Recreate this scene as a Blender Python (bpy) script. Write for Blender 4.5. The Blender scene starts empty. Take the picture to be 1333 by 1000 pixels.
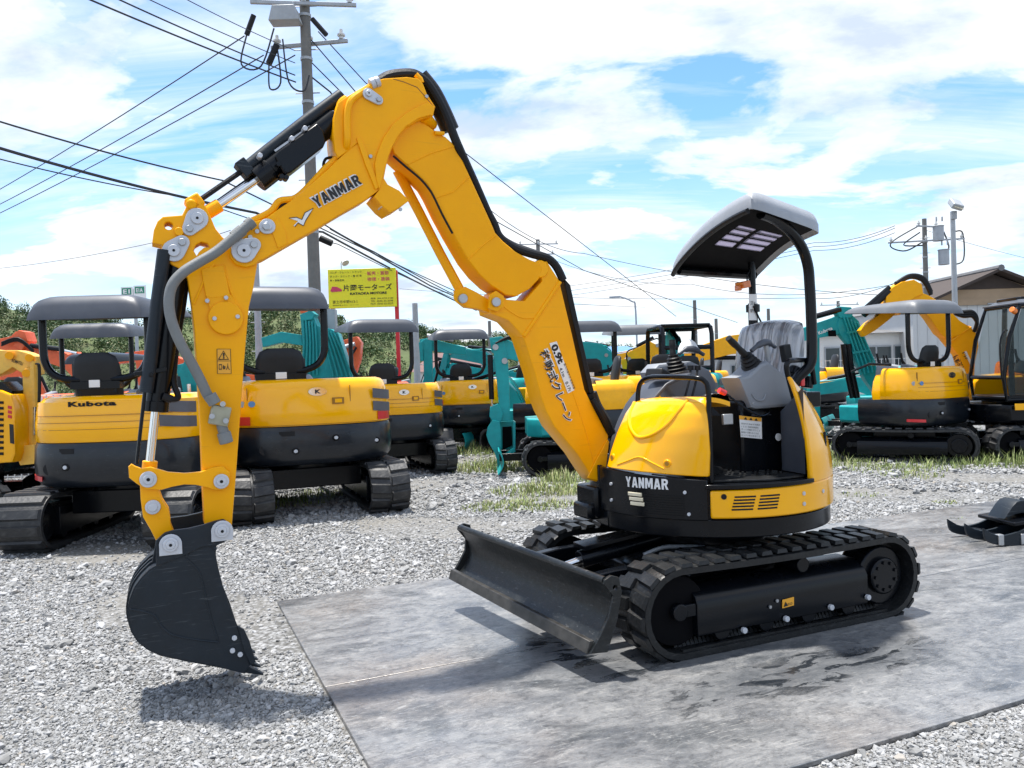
import bpy, math, random
import numpy as np
from mathutils import Vector, Matrix, Euler
R = math.radians
random.seed(7); rng = np.random.default_rng(7)
scene = bpy.context.scene
COL = scene.collection

# ---------------------------------------------------------------- camera, sky, sun, exposure
CAM_H = 1.60; FPX = 1046.0; PITCH = 0.0126; ROLL = 0.0323
fwd_v = Vector((0, math.cos(PITCH), -math.sin(PITCH)))
r0 = Vector((1, 0, 0)); u0 = r0.cross(fwd_v)
rt_v = r0 * math.cos(ROLL) - u0 * math.sin(ROLL)
up_v = r0 * math.sin(ROLL) + u0 * math.cos(ROLL)
cam_d = bpy.data.cameras.new('camera'); cam = bpy.data.objects.new('camera', cam_d); COL.objects.link(cam)
cam.matrix_world = Matrix((( rt_v.x, up_v.x, -fwd_v.x, 0), (rt_v.y, up_v.y, -fwd_v.y, 0), (rt_v.z, up_v.z, -fwd_v.z, CAM_H), (0, 0, 0, 1)))
cam_d.sensor_width = 36; cam_d.lens = 36 * FPX / 1333.0; cam_d.clip_end = 3000; cam_d.clip_start = 0.05
scene.camera = cam

SUN_DIR = Vector((-0.14, 0.12, 0.95)).normalized()
world = bpy.data.worlds.new('World'); scene.world = world; world.use_nodes = True
wn = world.node_tree; wn.nodes.clear()
def N(t, kind, **kw):
    n = t.nodes.new(kind)
    for k, v in kw.items():
        if k == 'ins':
            for i, val in v.items(): n.inputs[i].default_value = val
        else: setattr(n, k, v)
    return n
def Lk(t, a, ao, b, bi): t.links.new(a.outputs[ao], b.inputs[bi])
def MATH(t, op, a, b=None, clamp=False):
    n = t.nodes.new('ShaderNodeMath'); n.operation = op; n.use_clamp = clamp
    for i, v in enumerate((a, b)):
        if v is None: continue
        if isinstance(v, (int, float)): n.inputs[i].default_value = v
        else: t.links.new(v, n.inputs[i])
    return n.outputs[0]
def RAMP(t, src, stops, interp='LINEAR'):
    n = t.nodes.new('ShaderNodeValToRGB'); cr = n.color_ramp; cr.interpolation = interp
    while len(cr.elements) < len(stops): cr.elements.new(0.5)
    for e, (p, c) in zip(cr.elements, stops):
        e.position = p; e.color = (c, c, c, 1) if isinstance(c, (int, float)) else (*c, 1)
    t.links.new(src, n.inputs[0]); return n.outputs[0]
def MIX(t, fac, a, b, mode='MIX'):
    n = t.nodes.new('ShaderNodeMix'); n.data_type = 'RGBA'; n.blend_type = mode
    for i, v in ((0, fac), (6, a), (7, b)):
        if isinstance(v, (int, float)): n.inputs[i].default_value = v
        elif isinstance(v, tuple): n.inputs[i].default_value = (*v, 1)
        else: t.links.new(v, n.inputs[i])
    return n.outputs[2]
sky = N(wn, 'ShaderNodeTexSky', sky_type='NISHITA', sun_disc=False, sun_elevation=math.asin(SUN_DIR.z),
        sun_rotation=math.atan2(SUN_DIR.x, SUN_DIR.y), altitude=30, air_density=1.0, dust_density=0.6, ozone_density=1.6)
tc = N(wn, 'ShaderNodeTexCoord'); sep = N(wn, 'ShaderNodeSeparateXYZ'); Lk(wn, tc, 'Generated', sep, 0)
zz = MATH(wn, 'ADD', MATH(wn, 'MAXIMUM', sep.outputs[2], 0.0), 0.22)
cx = MATH(wn, 'DIVIDE', sep.outputs[0], zz); cy = MATH(wn, 'DIVIDE', sep.outputs[1], zz)
comb = N(wn, 'ShaderNodeCombineXYZ'); wn.links.new(cx, comb.inputs[0]); wn.links.new(cy, comb.inputs[1])
mp = N(wn, 'ShaderNodeMapping'); Lk(wn, comb, 0, mp, 0); mp.inputs['Location'].default_value = (12.4, 4.7, 0.0); mp.inputs['Rotation'].default_value = (0, 0, R(30)); mp.inputs['Scale'].default_value = (0.8, 1.15, 1)
n1 = N(wn, 'ShaderNodeTexNoise', ins={'Scale': 1.7, 'Detail': 10.0, 'Roughness': 0.56, 'Distortion': 0.35}); Lk(wn, mp, 0, n1, 'Vector')
mp2 = N(wn, 'ShaderNodeMapping'); Lk(wn, comb, 0, mp2, 0); mp2.inputs['Location'].default_value = (1.0, 6.0, 2.0); mp2.inputs['Rotation'].default_value = (0, 0, R(-28)); mp2.inputs['Scale'].default_value = (0.55, 2.3, 1)
n2 = N(wn, 'ShaderNodeTexNoise', ins={'Scale': 1.7, 'Detail': 11.0, 'Roughness': 0.62, 'Distortion': 0.8}); Lk(wn, mp2, 0, n2, 'Vector')
n3 = N(wn, 'ShaderNodeTexNoise', ins={'Scale': 1.6, 'Detail': 8.0, 'Roughness': 0.6}); Lk(wn, mp, 0, n3, 'Vector')
puff = RAMP(wn, n1.outputs[0], [(0.46, 0.0), (0.505, 0.75), (0.57, 1.0)])
wisp = RAMP(wn, n2.outputs[0], [(0.40, 0.0), (0.68, 0.9)])
cov = MATH(wn, 'MAXIMUM', puff, MATH(wn, 'MULTIPLY', wisp, 0.85))
hor = RAMP(wn, sep.outputs[2], [(0.0, 0.9), (0.10, 0.45), (0.26, 0.0)])
cov = MATH(wn, 'MAXIMUM', cov, hor, True)
ccol = RAMP(wn, n3.outputs[0], [(0.38, (5.0, 5.8, 7.2)), (0.48, (7.4, 7.9, 8.5)), (0.6, (8.6, 8.75, 8.9))])
skyb = MIX(wn, 1.0, sky.outputs[0], (1.10, 1.50, 1.85), 'MULTIPLY')
skyc = MIX(wn, cov, skyb, ccol)
bg = N(wn, 'ShaderNodeBackground', ins={'Strength': 0.078}); wn.links.new(skyc, bg.inputs[0])
wo = N(wn, 'ShaderNodeOutputWorld'); Lk(wn, bg, 0, wo, 0)
sun_d = bpy.data.lights.new('sun', 'SUN'); sun_d.energy = 4.2; sun_d.angle = R(2.2); sun_d.color = (1.0, 0.955, 0.89)
sun = bpy.data.objects.new('sun', sun_d); COL.objects.link(sun); sun.rotation_euler = SUN_DIR.to_track_quat('Z', 'Y').to_euler(); sun.location = (-8, 6, 30)
vs = scene.view_settings; vs.view_transform = 'Standard'; vs.look = 'None'; vs.exposure = 0.90; vs.gamma = 1.0; vs.use_curve_mapping = False
scene.cycles.max_bounces = 6; scene.cycles.diffuse_bounces = 3; scene.cycles.glossy_bounces = 3; scene.cycles.caustics_reflective = False

# ---------------------------------------------------------------- points: photograph pixel -> real place on a known plane
CP = Vector((0, 0, CAM_H))
def ray(x, y): return fwd_v * FPX + rt_v * (x - 666.5) - up_v * (y - 500)
def G(x, y, z=0.0):
    d = ray(x, y); return CP + d * ((z - CAM_H) / d.z)
def D(x, y, Y):
    d = ray(x, y); return CP + d * (Y / d.y)
MX, MY, TH = 1.275, 5.34, 0.416
FW = Vector((-math.cos(TH), -math.sin(TH), 0)); LF = Vector((math.sin(TH), -math.cos(TH), 0)); MO = Vector((MX, MY, 0))
def B(x, y, yl):           # onto the vertical plane at sideways offset yl of the front excavator (its own coordinates)
    d = ray(x, y); O = CP - MO; t = (yl - O.dot(LF)) / d.dot(LF); P = O + d * t
    return Vector((P.dot(FW), yl, P.z))

# ---------------------------------------------------------------- mesh helpers
class MB:
    def __init__(s): s.v = []; s.f = []
    def add(s, vs, fs):
        o = len(s.v); s.v += [tuple(v) for v in vs]; s.f += [tuple(i + o for i in f) for f in fs]; return s
    def box(s, c, d, rot=None, taper=1.0):
        vs = []
        for z in (-.5, .5):
            k = taper if z > 0 else 1.0
            for x, y in ((-.5, -.5), (.5, -.5), (.5, .5), (-.5, .5)): vs.append(Vector((x * d[0] * k, y * d[1] * k, z * d[2])))
        if rot is not None:
            m = Euler(rot).to_matrix(); vs = [m @ v for v in vs]
        c = Vector(c)
        return s.add([v + c for v in vs], [(3, 2, 1, 0), (4, 5, 6, 7), (0, 1, 5, 4), (1, 2, 6, 5), (2, 3, 7, 6), (3, 0, 4, 7)])
    def cyl(s, a, b, r, r2=None, n=16):
        a = Vector(a); b = Vector(b); r2 = r if r2 is None else r2; ax = (b - a).normalized()
        u = ax.orthogonal().normalized(); w = ax.cross(u); vs = []
        for P, q in ((a, r), (b, r2)):
            for i in range(n):
                t = 2 * math.pi * i / n; vs.append(P + u * (q * math.cos(t)) + w * (q * math.sin(t)))
        fs = [(i, (i + 1) % n, n + (i + 1) % n, n + i) for i in range(n)]
        return s.add(vs, fs + [tuple(range(n))[::-1], tuple(range(n, 2 * n))])
    def tube(s, pts, r, n=8, smooth=0):
        P = [Vector(p) for p in pts]
        if smooth: P = spline(P, smooth)
        rs = r if isinstance(r, (list, tuple)) else [r] * len(P)
        if len(rs) != len(P): rs = [rs[min(len(rs) - 1, int(i * len(rs) / len(P)))] for i in range(len(P))]
        vs = []; u = None
        for i, p in enumerate(P):
            t = (P[min(i + 1, len(P) - 1)] - P[max(i - 1, 0)]).normalized()
            u = t.orthogonal().normalized() if u is None else (u - t * u.dot(t)).normalized()
            w = t.cross(u)
            for k in range(n):
                a = 2 * math.pi * k / n; vs.append(p + u * (rs[i] * math.cos(a)) + w * (rs[i] * math.sin(a)))
        fs = [(i * n + k, i * n + (k + 1) % n, (i + 1) * n + (k + 1) % n, (i + 1) * n + k) for i in range(len(P) - 1) for k in range(n)]
        return s.add(vs, fs + [tuple(range(n))[::-1], tuple(range((len(P) - 1) * n, len(P) * n))])
    def loft(s, rings):      # closed rings of equal length, capped
        n = len(rings[0]); vs = [p for r_ in rings for p in r_]
        fs = [(i * n + k, i * n + (k + 1) % n, (i + 1) * n + (k + 1) % n, (i + 1) * n + k) for i in range(len(rings) - 1) for k in range(n)]
        return s.add(vs, fs + [tuple(range(n))[::-1], tuple(range((len(rings) - 1) * n, len(rings) * n))])
    def sheet(s, nu, nv, f, g):   # a solid between surfaces f(u,v) and g(u,v)
        vs = [f(i / nu, j / nv) for i in range(nu + 1) for j in range(nv + 1)] + [g(i / nu, j / nv) for i in range(nu + 1) for j in range(nv + 1)]
        m = (nu + 1) * (nv + 1); I = lambda i, j: i * (nv + 1) + j; fs = []
        for i in range(nu):
            for j in range(nv):
                q = (I(i, j), I(i + 1, j), I(i + 1, j + 1), I(i, j + 1)); fs += [q, tuple(m + k for k in q[::-1])]
        for i in range(nu):
            for j in (0, nv):
                a, b = I(i, j), I(i + 1, j); fs.append((a, b, m + b, m + a) if j else (b, a, m + a, m + b))
        for j in range(nv):
            for i in (0, nu):
                a, b = I(i, j), I(i, j + 1); fs.append((b, a, m + a, m + b) if i else (a, b, m + b, m + a))
        return s.add(vs, fs)
    def prism(s, poly, a, b, axis='y'):
        def P(p, h): return (p[0], h, p[1]) if axis == 'y' else ((p[0], p[1], h) if axis == 'z' else (h, p[0], p[1]))
        n = len(poly); return s.add([P(p, a) for p in poly] + [P(p, b) for p in poly], [(i, (i + 1) % n, n + (i + 1) % n, n + i) for i in range(n)] + [tuple(range(n))[::-1], tuple(range(n, 2 * n))])
    def mesh(s, name, ang=35):
        me = bpy.data.meshes.new(name); me.from_pydata([tuple(v) for v in s.v], [], s.f)
        finish(me, ang); return me
def finish(me, ang=35):
    import bmesh
    bm = bmesh.new(); bm.from_mesh(me); bmesh.ops.recalc_face_normals(bm, faces=bm.faces); bm.to_mesh(me); bm.free()
    if ang and len(me.polygons):
        me.polygons.foreach_set('use_smooth', [True] * len(me.polygons)); me.set_sharp_from_angle(angle=R(ang))
    me.update()
def spline(P, k=6):
    out = []
    for i in range(len(P) - 1):
        a = P[max(i - 1, 0)]; b = P[i]; c = P[i + 1]; d = P[min(i + 2, len(P) - 1)]
        for j in range(k):
            t = j / k; out.append(0.5 * ((2 * b) + (c - a) * t + (2 * a - 5 * b + 4 * c - d) * t * t + (3 * b - a - 3 * c + d) * t ** 3))
    return out + [P[-1]]
def tagit(o, label=None, cat=None, group=None, kind=None):
    for k, v in (('label', label), ('category', cat), ('group', group), ('kind', kind)):
        if v: o[k] = v
    return o
def link(name, me, mat, parent=None, label=None, kind=None, bevel=0.0, loc=None, rotz=None, mat4=None):
    o = bpy.data.objects.new(name, me); COL.objects.link(o)
    if mat is not None and not me.materials: me.materials.append(mat)
    if parent is not None: o.parent = parent
    if mat4 is not None: o.matrix_local = mat4
    if loc is not None: o.location = loc
    if rotz is not None: o.rotation_euler = (0, 0, rotz)
    if bevel:
        b = o.modifiers.new('edge_bevel', 'BEVEL'); b.width = bevel; b.segments = 2; b.limit_method = 'ANGLE'; b.angle_limit = R(40)
    return tagit(o, label, kind=kind)
def part(name, mb, mat, parent=None, **kw):
    ang = kw.pop('ang', 35); return link(name, mb.mesh(name, ang), mat, parent, **kw)
def thing(name, label, cat, loc=(0, 0, 0), rotz=0.0, group=None):
    o = bpy.data.objects.new(name, None); COL.objects.link(o); o.location = loc; o.rotation_euler = (0, 0, rotz); o.empty_display_size = 0.2
    return tagit(o, label, cat, group)
def plate_mesh(name, outlines, y0, y1, bev=0.004, res=1):
    """flat plate with rounded edges; outlines in (x, z), the first one the rim, the others holes"""
    cu = bpy.data.curves.new(name, 'CURVE'); cu.dimensions = '2D'; cu.fill_mode = 'BOTH'; cu.extrude = abs(y1 - y0) / 2 - bev; cu.bevel_depth = bev; cu.bevel_resolution = res; cu.offset = -bev
    for ol in outlines:
        sp = cu.splines.new('POLY'); sp.points.add(len(ol) - 1); sp.use_cyclic_u = True
        for p, q in zip(sp.points, ol): p.co = (q[0], q[1], 0, 1)
    o = bpy.data.objects.new(name, cu); me = bpy.data.meshes.new_from_object(o); bpy.data.objects.remove(o); bpy.data.curves.remove(cu)
    me.transform(Matrix.Translation((0, (y0 + y1) / 2, 0)) @ Matrix.Rotation(R(90), 4, 'X')); me.materials.clear(); finish(me, 40); return me
def plate(name, outlines, y0, y1, mat, parent=None, bev=0.004, **kw):
    if not isinstance(outlines[0][0], (list, tuple, Vector)): outlines = [outlines]
    return link(name, plate_mesh(name, outlines, y0, y1, bev), mat, parent, **kw)
BLOCK = {'Y': (.75, [[(0, 1), (.25, 1), (.38, .62), (.5, 1), (.75, 1), (.49, .42), (.49, 0), (.26, 0), (.26, .42)]]),
 'A': (.76, [[(0, 0), (.24, 1), (.52, 1), (.76, 0), (.52, 0), (.48, .2), (.28, .2), (.24, 0)], [(.32, .38), (.44, .38), (.38, .72)]]),
 'N': (.70, [[(0, 0), (0, 1), (.24, 1), (.46, .48), (.46, 1), (.70, 1), (.70, 0), (.46, 0), (.24, .52), (.24, 0)]]),
 'M': (.90, [[(0, 0), (0, 1), (.28, 1), (.45, .48), (.62, 1), (.90, 1), (.90, 0), (.67, 0), (.67, .58), (.52, .12), (.38, .12), (.23, .58), (.23, 0)]]),
 'R': (.74, [[(0, 0), (0, 1), (.45, 1), (.66, .9), (.70, .72), (.64, .52), (.52, .44), (.74, 0), (.49, 0), (.33, .40), (.24, .40), (.24, 0)], [(.24, .60), (.24, .82), (.42, .82), (.47, .71), (.42, .60)]])}
def text_mesh(name, body, offset=0.0, extrude=0.01, spacing=1.0, shear=0.0):
    if body == 'YANMAR':      # heavy block capitals
        cu = bpy.data.curves.new(name, 'CURVE'); cu.dimensions = '2D'; cu.fill_mode = 'BOTH'; cu.extrude = extrude; x = 0.0
        for ch in body:
            w_, ols = BLOCK[ch]
            for ol in ols:
                sp = cu.splines.new('POLY'); sp.points.add(len(ol) - 1); sp.use_cyclic_u = True
                for p, q in zip(sp.points, ol): p.co = (q[0] + x, q[1], 0, 1)
            x += w_ + .12
        if offset > .05: cu.offset = .07
        o = bpy.data.objects.new(name, cu); me = bpy.data.meshes.new_from_object(o); bpy.data.objects.remove(o); bpy.data.curves.remove(cu); me.materials.clear(); return me
    cu = bpy.data.curves.new(name, 'FONT'); cu.body = body; cu.extrude = extrude; cu.offset = offset; cu.space_character = spacing; cu.shear = shear; cu.resolution_u = 3
    o = bpy.data.objects.new(name, cu); COL.objects.link(o); bpy.context.view_layer.update()
    me = bpy.data.meshes.new_from_object(o); bpy.data.objects.remove(o); bpy.data.curves.remove(cu); me.materials.clear()
    return me
def lettering(body, P0, P1, upd, height, mat, parent, offset=0.02, lift=0.003, fill=True, name='lettering', spacing=1.0, shear=0.0, bold=0.02):
    """text whose line runs from P0 to P1; upd is roughly the direction of the letters' tops; out of the surface towards the reader"""
    P0 = Vector(P0); P1 = Vector(P1); u = (P1 - P0).normalized(); n = u.cross(Vector(upd)).normalized(); v = n.cross(u)
    me = text_mesh(name, body, bold, 0.006 / max(height, .05) * .2, spacing, shear)
    xs = [p.co.x for p in me.vertices]; ys = [p.co.y for p in me.vertices]
    if not xs: return None
    x0, x1, y0, y1 = min(xs), max(xs), min(ys), max(ys); w = (P1 - P0).length
    sx = w / (x1 - x0); sy = height / (y1 - y0) if height else sx
    T = Matrix(((u.x, v.x, n.x, P0.x + n.x * lift), (u.y, v.y, n.y, P0.y + n.y * lift), (u.z, v.z, n.z, P0.z + n.z * lift), (0, 0, 0, 1))) @ Matrix.Diagonal((sx, sy, 0.05 * sx, 1)) @ Matrix.Translation((-x0, -y0, 0))
    me.transform(T); return link(name, me, mat, parent)
def copy_tree(o, parent=None, **over):
    c = o.copy(); COL.objects.link(c)
    if parent is not None: c.parent = parent
    for k, v in over.items(): c[k] = v
    for ch in list(o.children): copy_tree(ch, c)
    return c

# ---------------------------------------------------------------- materials
def newmat(name):
    m = bpy.data.materials.new(name); m.use_nodes = True; t = m.node_tree; return m, t, t.nodes['Principled BSDF']
def paint(name, col, rough=0.35, metal=0.0, coat=0.0, var=0.12, scale=6.0, dirt=0.0, bump=0.0, dcol=(0.25, 0.22, 0.18), bscale=60.0, spec=0.5):
    m, t, b = newmat(name); tx = N(t, 'ShaderNodeTexCoord')
    n = N(t, 'ShaderNodeTexNoise', ins={'Scale': scale, 'Detail': 6.0, 'Roughness': 0.6}); Lk(t, tx, 'Object', n, 'Vector')
    f = RAMP(t, n.outputs[0], [(0.3, 0.0), (0.7, 1.0)])
    c = MIX(t, f, tuple(v * (1 - var) for v in col), tuple(min(1, v * (1 + var)) for v in col))
    if dirt:
        n2 = N(t, 'ShaderNodeTexNoise', ins={'Scale': scale * 2.3, 'Detail': 9.0, 'Roughness': 0.7}); Lk(t, tx, 'Object', n2, 'Vector')
        d = MATH(t, 'MULTIPLY', RAMP(t, n2.outputs[0], [(0.5, 0.0), (0.75, 1.0)]), dirt); c = MIX(t, d, c, dcol)
    t.links.new(c, b.inputs['Base Color'])
    rr = N(t, 'ShaderNodeMapRange', ins={3: max(0.03, rough - 0.08), 4: rough + 0.1}); Lk(t, n, 0, rr, 0); Lk(t, rr, 0, b, 'Roughness')
    b.inputs['Specular IOR Level'].default_value = spec; b.inputs['Metallic'].default_value = metal; b.inputs['Coat Weight'].default_value = coat; b.inputs['Coat Roughness'].default_value = 0.06
    if bump:
        nb = N(t, 'ShaderNodeTexNoise', ins={'Scale': bscale, 'Detail': 4.0}); Lk(t, tx, 'Object', nb, 'Vector')
        bp = N(t, 'ShaderNodeBump', ins={'Strength': bump, 'Distance': 0.01}); Lk(t, nb, 0, bp, 'Height'); Lk(t, bp, 0, b, 'Normal')
    return m
def scuff(mat, col, amt, sc=5.0, rot=30, th=(0.63, 0.70)):
    t = mat.node_tree; b = t.nodes['Principled BSDF']; src = b.inputs['Base Color'].links[0].from_socket; tx = N(t, 'ShaderNodeTexCoord'); o = src
    for r_ in (rot, rot + 70):
        mpn = N(t, 'ShaderNodeMapping'); Lk(t, tx, 'Object', mpn, 0); mpn.inputs['Rotation'].default_value = (0, R(r_), 0); mpn.inputs['Scale'].default_value = (1, 3, 16)
        nn = N(t, 'ShaderNodeTexNoise', ins={'Scale': sc, 'Detail': 4.0, 'Roughness': 0.65, 'Distortion': 0.4}); Lk(t, mpn, 0, nn, 'Vector')
        o = MIX(t, MATH(t, 'MULTIPLY', RAMP(t, nn.outputs[0], [(th[0], 0.0), (th[1], 1.0)]), amt), o, col)
    t.links.new(o, b.inputs['Base Color'])
YEL = (0.95, 0.42, 0.006)
M = {
 'yellow': paint('yellow_paint', (1.0, 0.43, 0.0), 0.30, coat=0.05, spec=0.3, var=0.04, dirt=0.05, dcol=(0.5, 0.25, 0.03)),
 'yellow_hood': paint('glossy_yellow_paint', (1.0, 0.46, 0.0), 0.16, coat=0.25, spec=0.4, var=0.03),
 'yellow_arm': paint('arm_yellow_paint', (1.0, 0.425, 0.0), 0.36, coat=0.0, spec=0.22, var=0.05, dirt=0.06, dcol=(0.5, 0.25, 0.03), bump=0.06, bscale=25),
 'yellow_old': paint('used_yellow_paint', (0.95, 0.45, 0.01), 0.38, coat=0.0, spec=0.3, var=0.08, dirt=0.18, dcol=(0.45, 0.27, 0.08)),
 'pale_yellow': paint('pale_yellow_paint', (0.85, 0.50, 0.07), 0.4, var=0.1, dirt=0.3, dcol=(0.3, 0.2, 0.1)),
 'teal': paint('teal_paint', (0.012, 0.32, 0.33), 0.36, coat=0.0, spec=0.3, var=0.12, dirt=0.12, dcol=(0.1, 0.25, 0.25)),
 'orange': paint('orange_paint', (0.78, 0.13, 0.035), 0.42, var=0.12, dirt=0.25, dcol=(0.3, 0.1, 0.05)),
 'black': paint('gloss_black_paint', (0.003, 0.004, 0.006), 0.24, coat=0.06, var=0.15, spec=0.22),
 'navy': paint('bucket_paint', (0.007, 0.013, 0.020), 0.45, var=0.2, dirt=0.10, dcol=(0.05, 0.06, 0.07), bump=0.05, spec=0.35),
 'cw': paint('counterweight_paint', (0.006, 0.009, 0.014), 0.3, coat=0.15, var=0.2, dirt=0.10, dcol=(0.05, 0.05, 0.05), bump=0.06, bscale=9, spec=0.4),
 'blade': paint('worn_blade_paint', (0.007, 0.009, 0.010), 0.36, var=0.3, dirt=0.2, dcol=(0.09, 0.09, 0.088), bump=0.25, bscale=30, scale=9, spec=0.4),
 'rubber': paint('track_rubber', (0.010, 0.011, 0.012), 0.40, var=0.35, dirt=0.25, dcol=(0.05, 0.05, 0.05), bump=0.35, bscale=40, scale=9, spec=0.32),
 'oldrubber': paint('dusty_track_rubber', (0.016, 0.017, 0.019), 0.5, var=0.35, dirt=0.45, dcol=(0.11, 0.11, 0.105), bump=0.4, bscale=35, scale=7),
 'hose': paint('hose_rubber', (0.006, 0.006, 0.007), 0.5, var=0.2, bump=0.2, bscale=90, spec=0.3),
 'greyhose': paint('grey_sleeved_hose', (0.19, 0.20, 0.20), 0.6, var=0.12, dirt=0.2, dcol=(0.09, 0.09, 0.09), bump=0.15, bscale=120),
 'chrome': paint('chrome_rod', (0.75, 0.74, 0.72), 0.12, metal=1.0, var=0.04),
 'zinc': paint('zinc_plate', (0.55, 0.57, 0.61), 0.45, metal=0.25, var=0.08, bump=0.05),
 'steel': paint('bare_steel', (0.42, 0.43, 0.44), 0.4, metal=0.8, var=0.15),
 'greyplastic': paint('grey_console_plastic', (0.22, 0.235, 0.26), 0.5, var=0.05),
 'canopygrey': paint('canopy_grey_plastic', (0.30, 0.315, 0.34), 0.45, var=0.08, scale=9, bump=0.05, bscale=8),
 'canopydark': paint('canopy_dark_plastic', (0.055, 0.062, 0.078), 0.42, var=0.2, scale=3, dirt=0.15, dcol=(0.12, 0.125, 0.135)),
 'canopymid': paint('canopy_mid_grey_plastic', (0.13, 0.14, 0.155), 0.45, var=0.15, scale=3),
 'seat': paint('black_seat_vinyl', (0.010, 0.011, 0.013), 0.45, var=0.2, bump=0.1, spec=0.35),
 'red': paint('red_plastic', (0.62, 0.025, 0.03), 0.3, coat=0.3, var=0.05),
 'redpost': paint('red_post_paint', (0.62, 0.02, 0.03), 0.4, var=0.06),
 'white': paint('white_vinyl', (0.80, 0.80, 0.79), 0.4, var=0.03),
 'signyellow': paint('sign_yellow', (0.83, 0.80, 0.012), 0.4, var=0.03),
 'ink': paint('black_ink', (0.008, 0.008, 0.009), 0.5, var=0.1),
 'redink': paint('red_ink', (0.60, 0.05, 0.12), 0.5, var=0.1),
 'orangeink': paint('orange_label', (0.85, 0.40, 0.03), 0.5, var=0.05),
 'green': paint('road_sign_green', (0.015, 0.22, 0.13), 0.4, var=0.05),
 'concrete': paint('pole_concrete', (0.17, 0.165, 0.155), 0.85, var=0.18, scale=5, dirt=0.3, dcol=(0.16, 0.155, 0.15), bump=0.15),
 'galv': paint('galvanised_steel', (0.36, 0.38, 0.40), 0.5, metal=0.3, var=0.12),
 'wire': paint('wire_black', (0.03, 0.032, 0.035), 0.6, var=0.1),
 'ceramic': paint('insulator_ceramic', (0.62, 0.62, 0.60), 0.3, var=0.06),
 'tan': paint('tan_plaster', (0.40, 0.29, 0.19), 0.9, var=0.08, scale=1.5),
 'brownroof': paint('brown_roof', (0.05, 0.036, 0.03), 0.8, var=0.2, scale=3),
 'rooftile': paint('red_brown_roof', (0.16, 0.085, 0.075), 0.8, var=0.2, scale=3),
 'greyroof': paint('grey_roof_tile', (0.14, 0.14, 0.145), 0.7, var=0.2, scale=4),
 'greysiding': paint('grey_siding', (0.52, 0.53, 0.53), 0.6, var=0.06, scale=0.7),
 'whitewall': paint('white_wall', (0.70, 0.70, 0.68), 0.7, var=0.05, scale=0.8, dirt=0.1),
 'blueroof': paint('blue_roof', (0.10, 0.24, 0.48), 0.5, var=0.1),
 'glassdark': paint('window_glass', (0.03, 0.045, 0.05), 0.08, var=0.2, scale=2),
 'lens': paint('lamp_lens', (0.75, 0.68, 0.5), 0.15, coat=1.0, var=0.1),
 'amber': paint('amber_lens', (0.80, 0.20, 0.02), 0.25, coat=0.6, var=0.05),
 'mattblack': paint('matt_black_lining', (0.003, 0.003, 0.004), 0.8, var=0.1, spec=0.1),
 'blackhole': paint('dark_opening', (0.004, 0.004, 0.005), 0.8, var=0.1),
 'mesh': paint('mesh_guard', (0.09, 0.09, 0.10), 0.55, var=0.2),
}
scuff(M['navy'], (.075, .085, .095), .55); scuff(M['blade'], (.10, .10, .10), .7, 7.0); scuff(M['yellow_arm'], (.62, .26, .02), .22, 3.0, 15); scuff(M['cw'], (.05, .055, .06), .5, 4.0, 80); scuff(M['rubber'], (.07, .07, .07), .5, 9.0, 60); scuff(M['yellow'], (.6, .27, .02), .3, 4.0); scuff(M['teal'], (.02, .18, .19), .4, 4.0)
# rippled clear plastic film over the seat
m, t, b = newmat('seat_film'); tx = N(t, 'ShaderNodeTexCoord'); mpp = N(t, 'ShaderNodeMapping'); Lk(t, tx, 'Object', mpp, 0); mpp.inputs['Scale'].default_value = (2.5, 26, 2.5)
mpp.inputs['Rotation'].default_value = (R(20), 0, 0)
n = N(t, 'ShaderNodeTexNoise', ins={'Scale': 1.4, 'Detail': 5.0, 'Distortion': 1.2}); Lk(t, mpp, 0, n, 'Vector')
t.links.new(MIX(t, RAMP(t, n.outputs[0], [(0.42, 0.0), (0.60, 1.0)]), (0.16, 0.165, 0.175), (0.50, 0.51, 0.53)), b.inputs['Base Color'])
b.inputs['Roughness'].default_value = 0.10; b.inputs['Coat Weight'].default_value = 0.8; bp = N(t, 'ShaderNodeBump', ins={'Strength': 0.7, 'Distance': 0.03}); Lk(t, n, 0, bp, 'Height'); Lk(t, bp, 0, b, 'Normal'); M['film'] = m
m, t, b = newmat('skylight_plastic'); tl = N(t, 'ShaderNodeBsdfTranslucent'); tl.inputs[0].default_value = (.42, .41, .50, 1); mx = N(t, 'ShaderNodeMixShader', ins={0: 0.85}); Lk(t, b, 0, mx, 1); Lk(t, tl, 0, mx, 2); b.inputs['Base Color'].default_value = (.8, .8, .9, 1)
Lk(t, mx, 0, t.nodes['Material Output'], 0); M['skylight'] = m
# steel road plates
m, t, b = newmat('steel_plate'); tx = N(t, 'ShaderNodeTexCoord')
def noise(t, tx, sc, scale3=(1, 1, 1), det=8.0, rough=0.6, dist=0.0, rot=0.0, loc=(0, 0, 0), out='Object'):
    mpn = N(t, 'ShaderNodeMapping'); Lk(t, tx, out, mpn, 0); mpn.inputs['Scale'].default_value = scale3; mpn.inputs['Rotation'].default_value = (0, 0, rot); mpn.inputs['Location'].default_value = loc
    nn = N(t, 'ShaderNodeTexNoise', ins={'Scale': sc, 'Detail': det, 'Roughness': rough, 'Distortion': dist}); Lk(t, mpn, 0, nn, 'Vector'); return nn.outputs[0]
big = noise(t, tx, 0.9, det=6, dist=0.6, loc=(3, 1, 0)); st = noise(t, tx, 2.0, (1, 1.9, 1), det=11, rough=0.7, dist=1.6, rot=R(18)); fine = noise(t, tx, 40, det=5)
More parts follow.
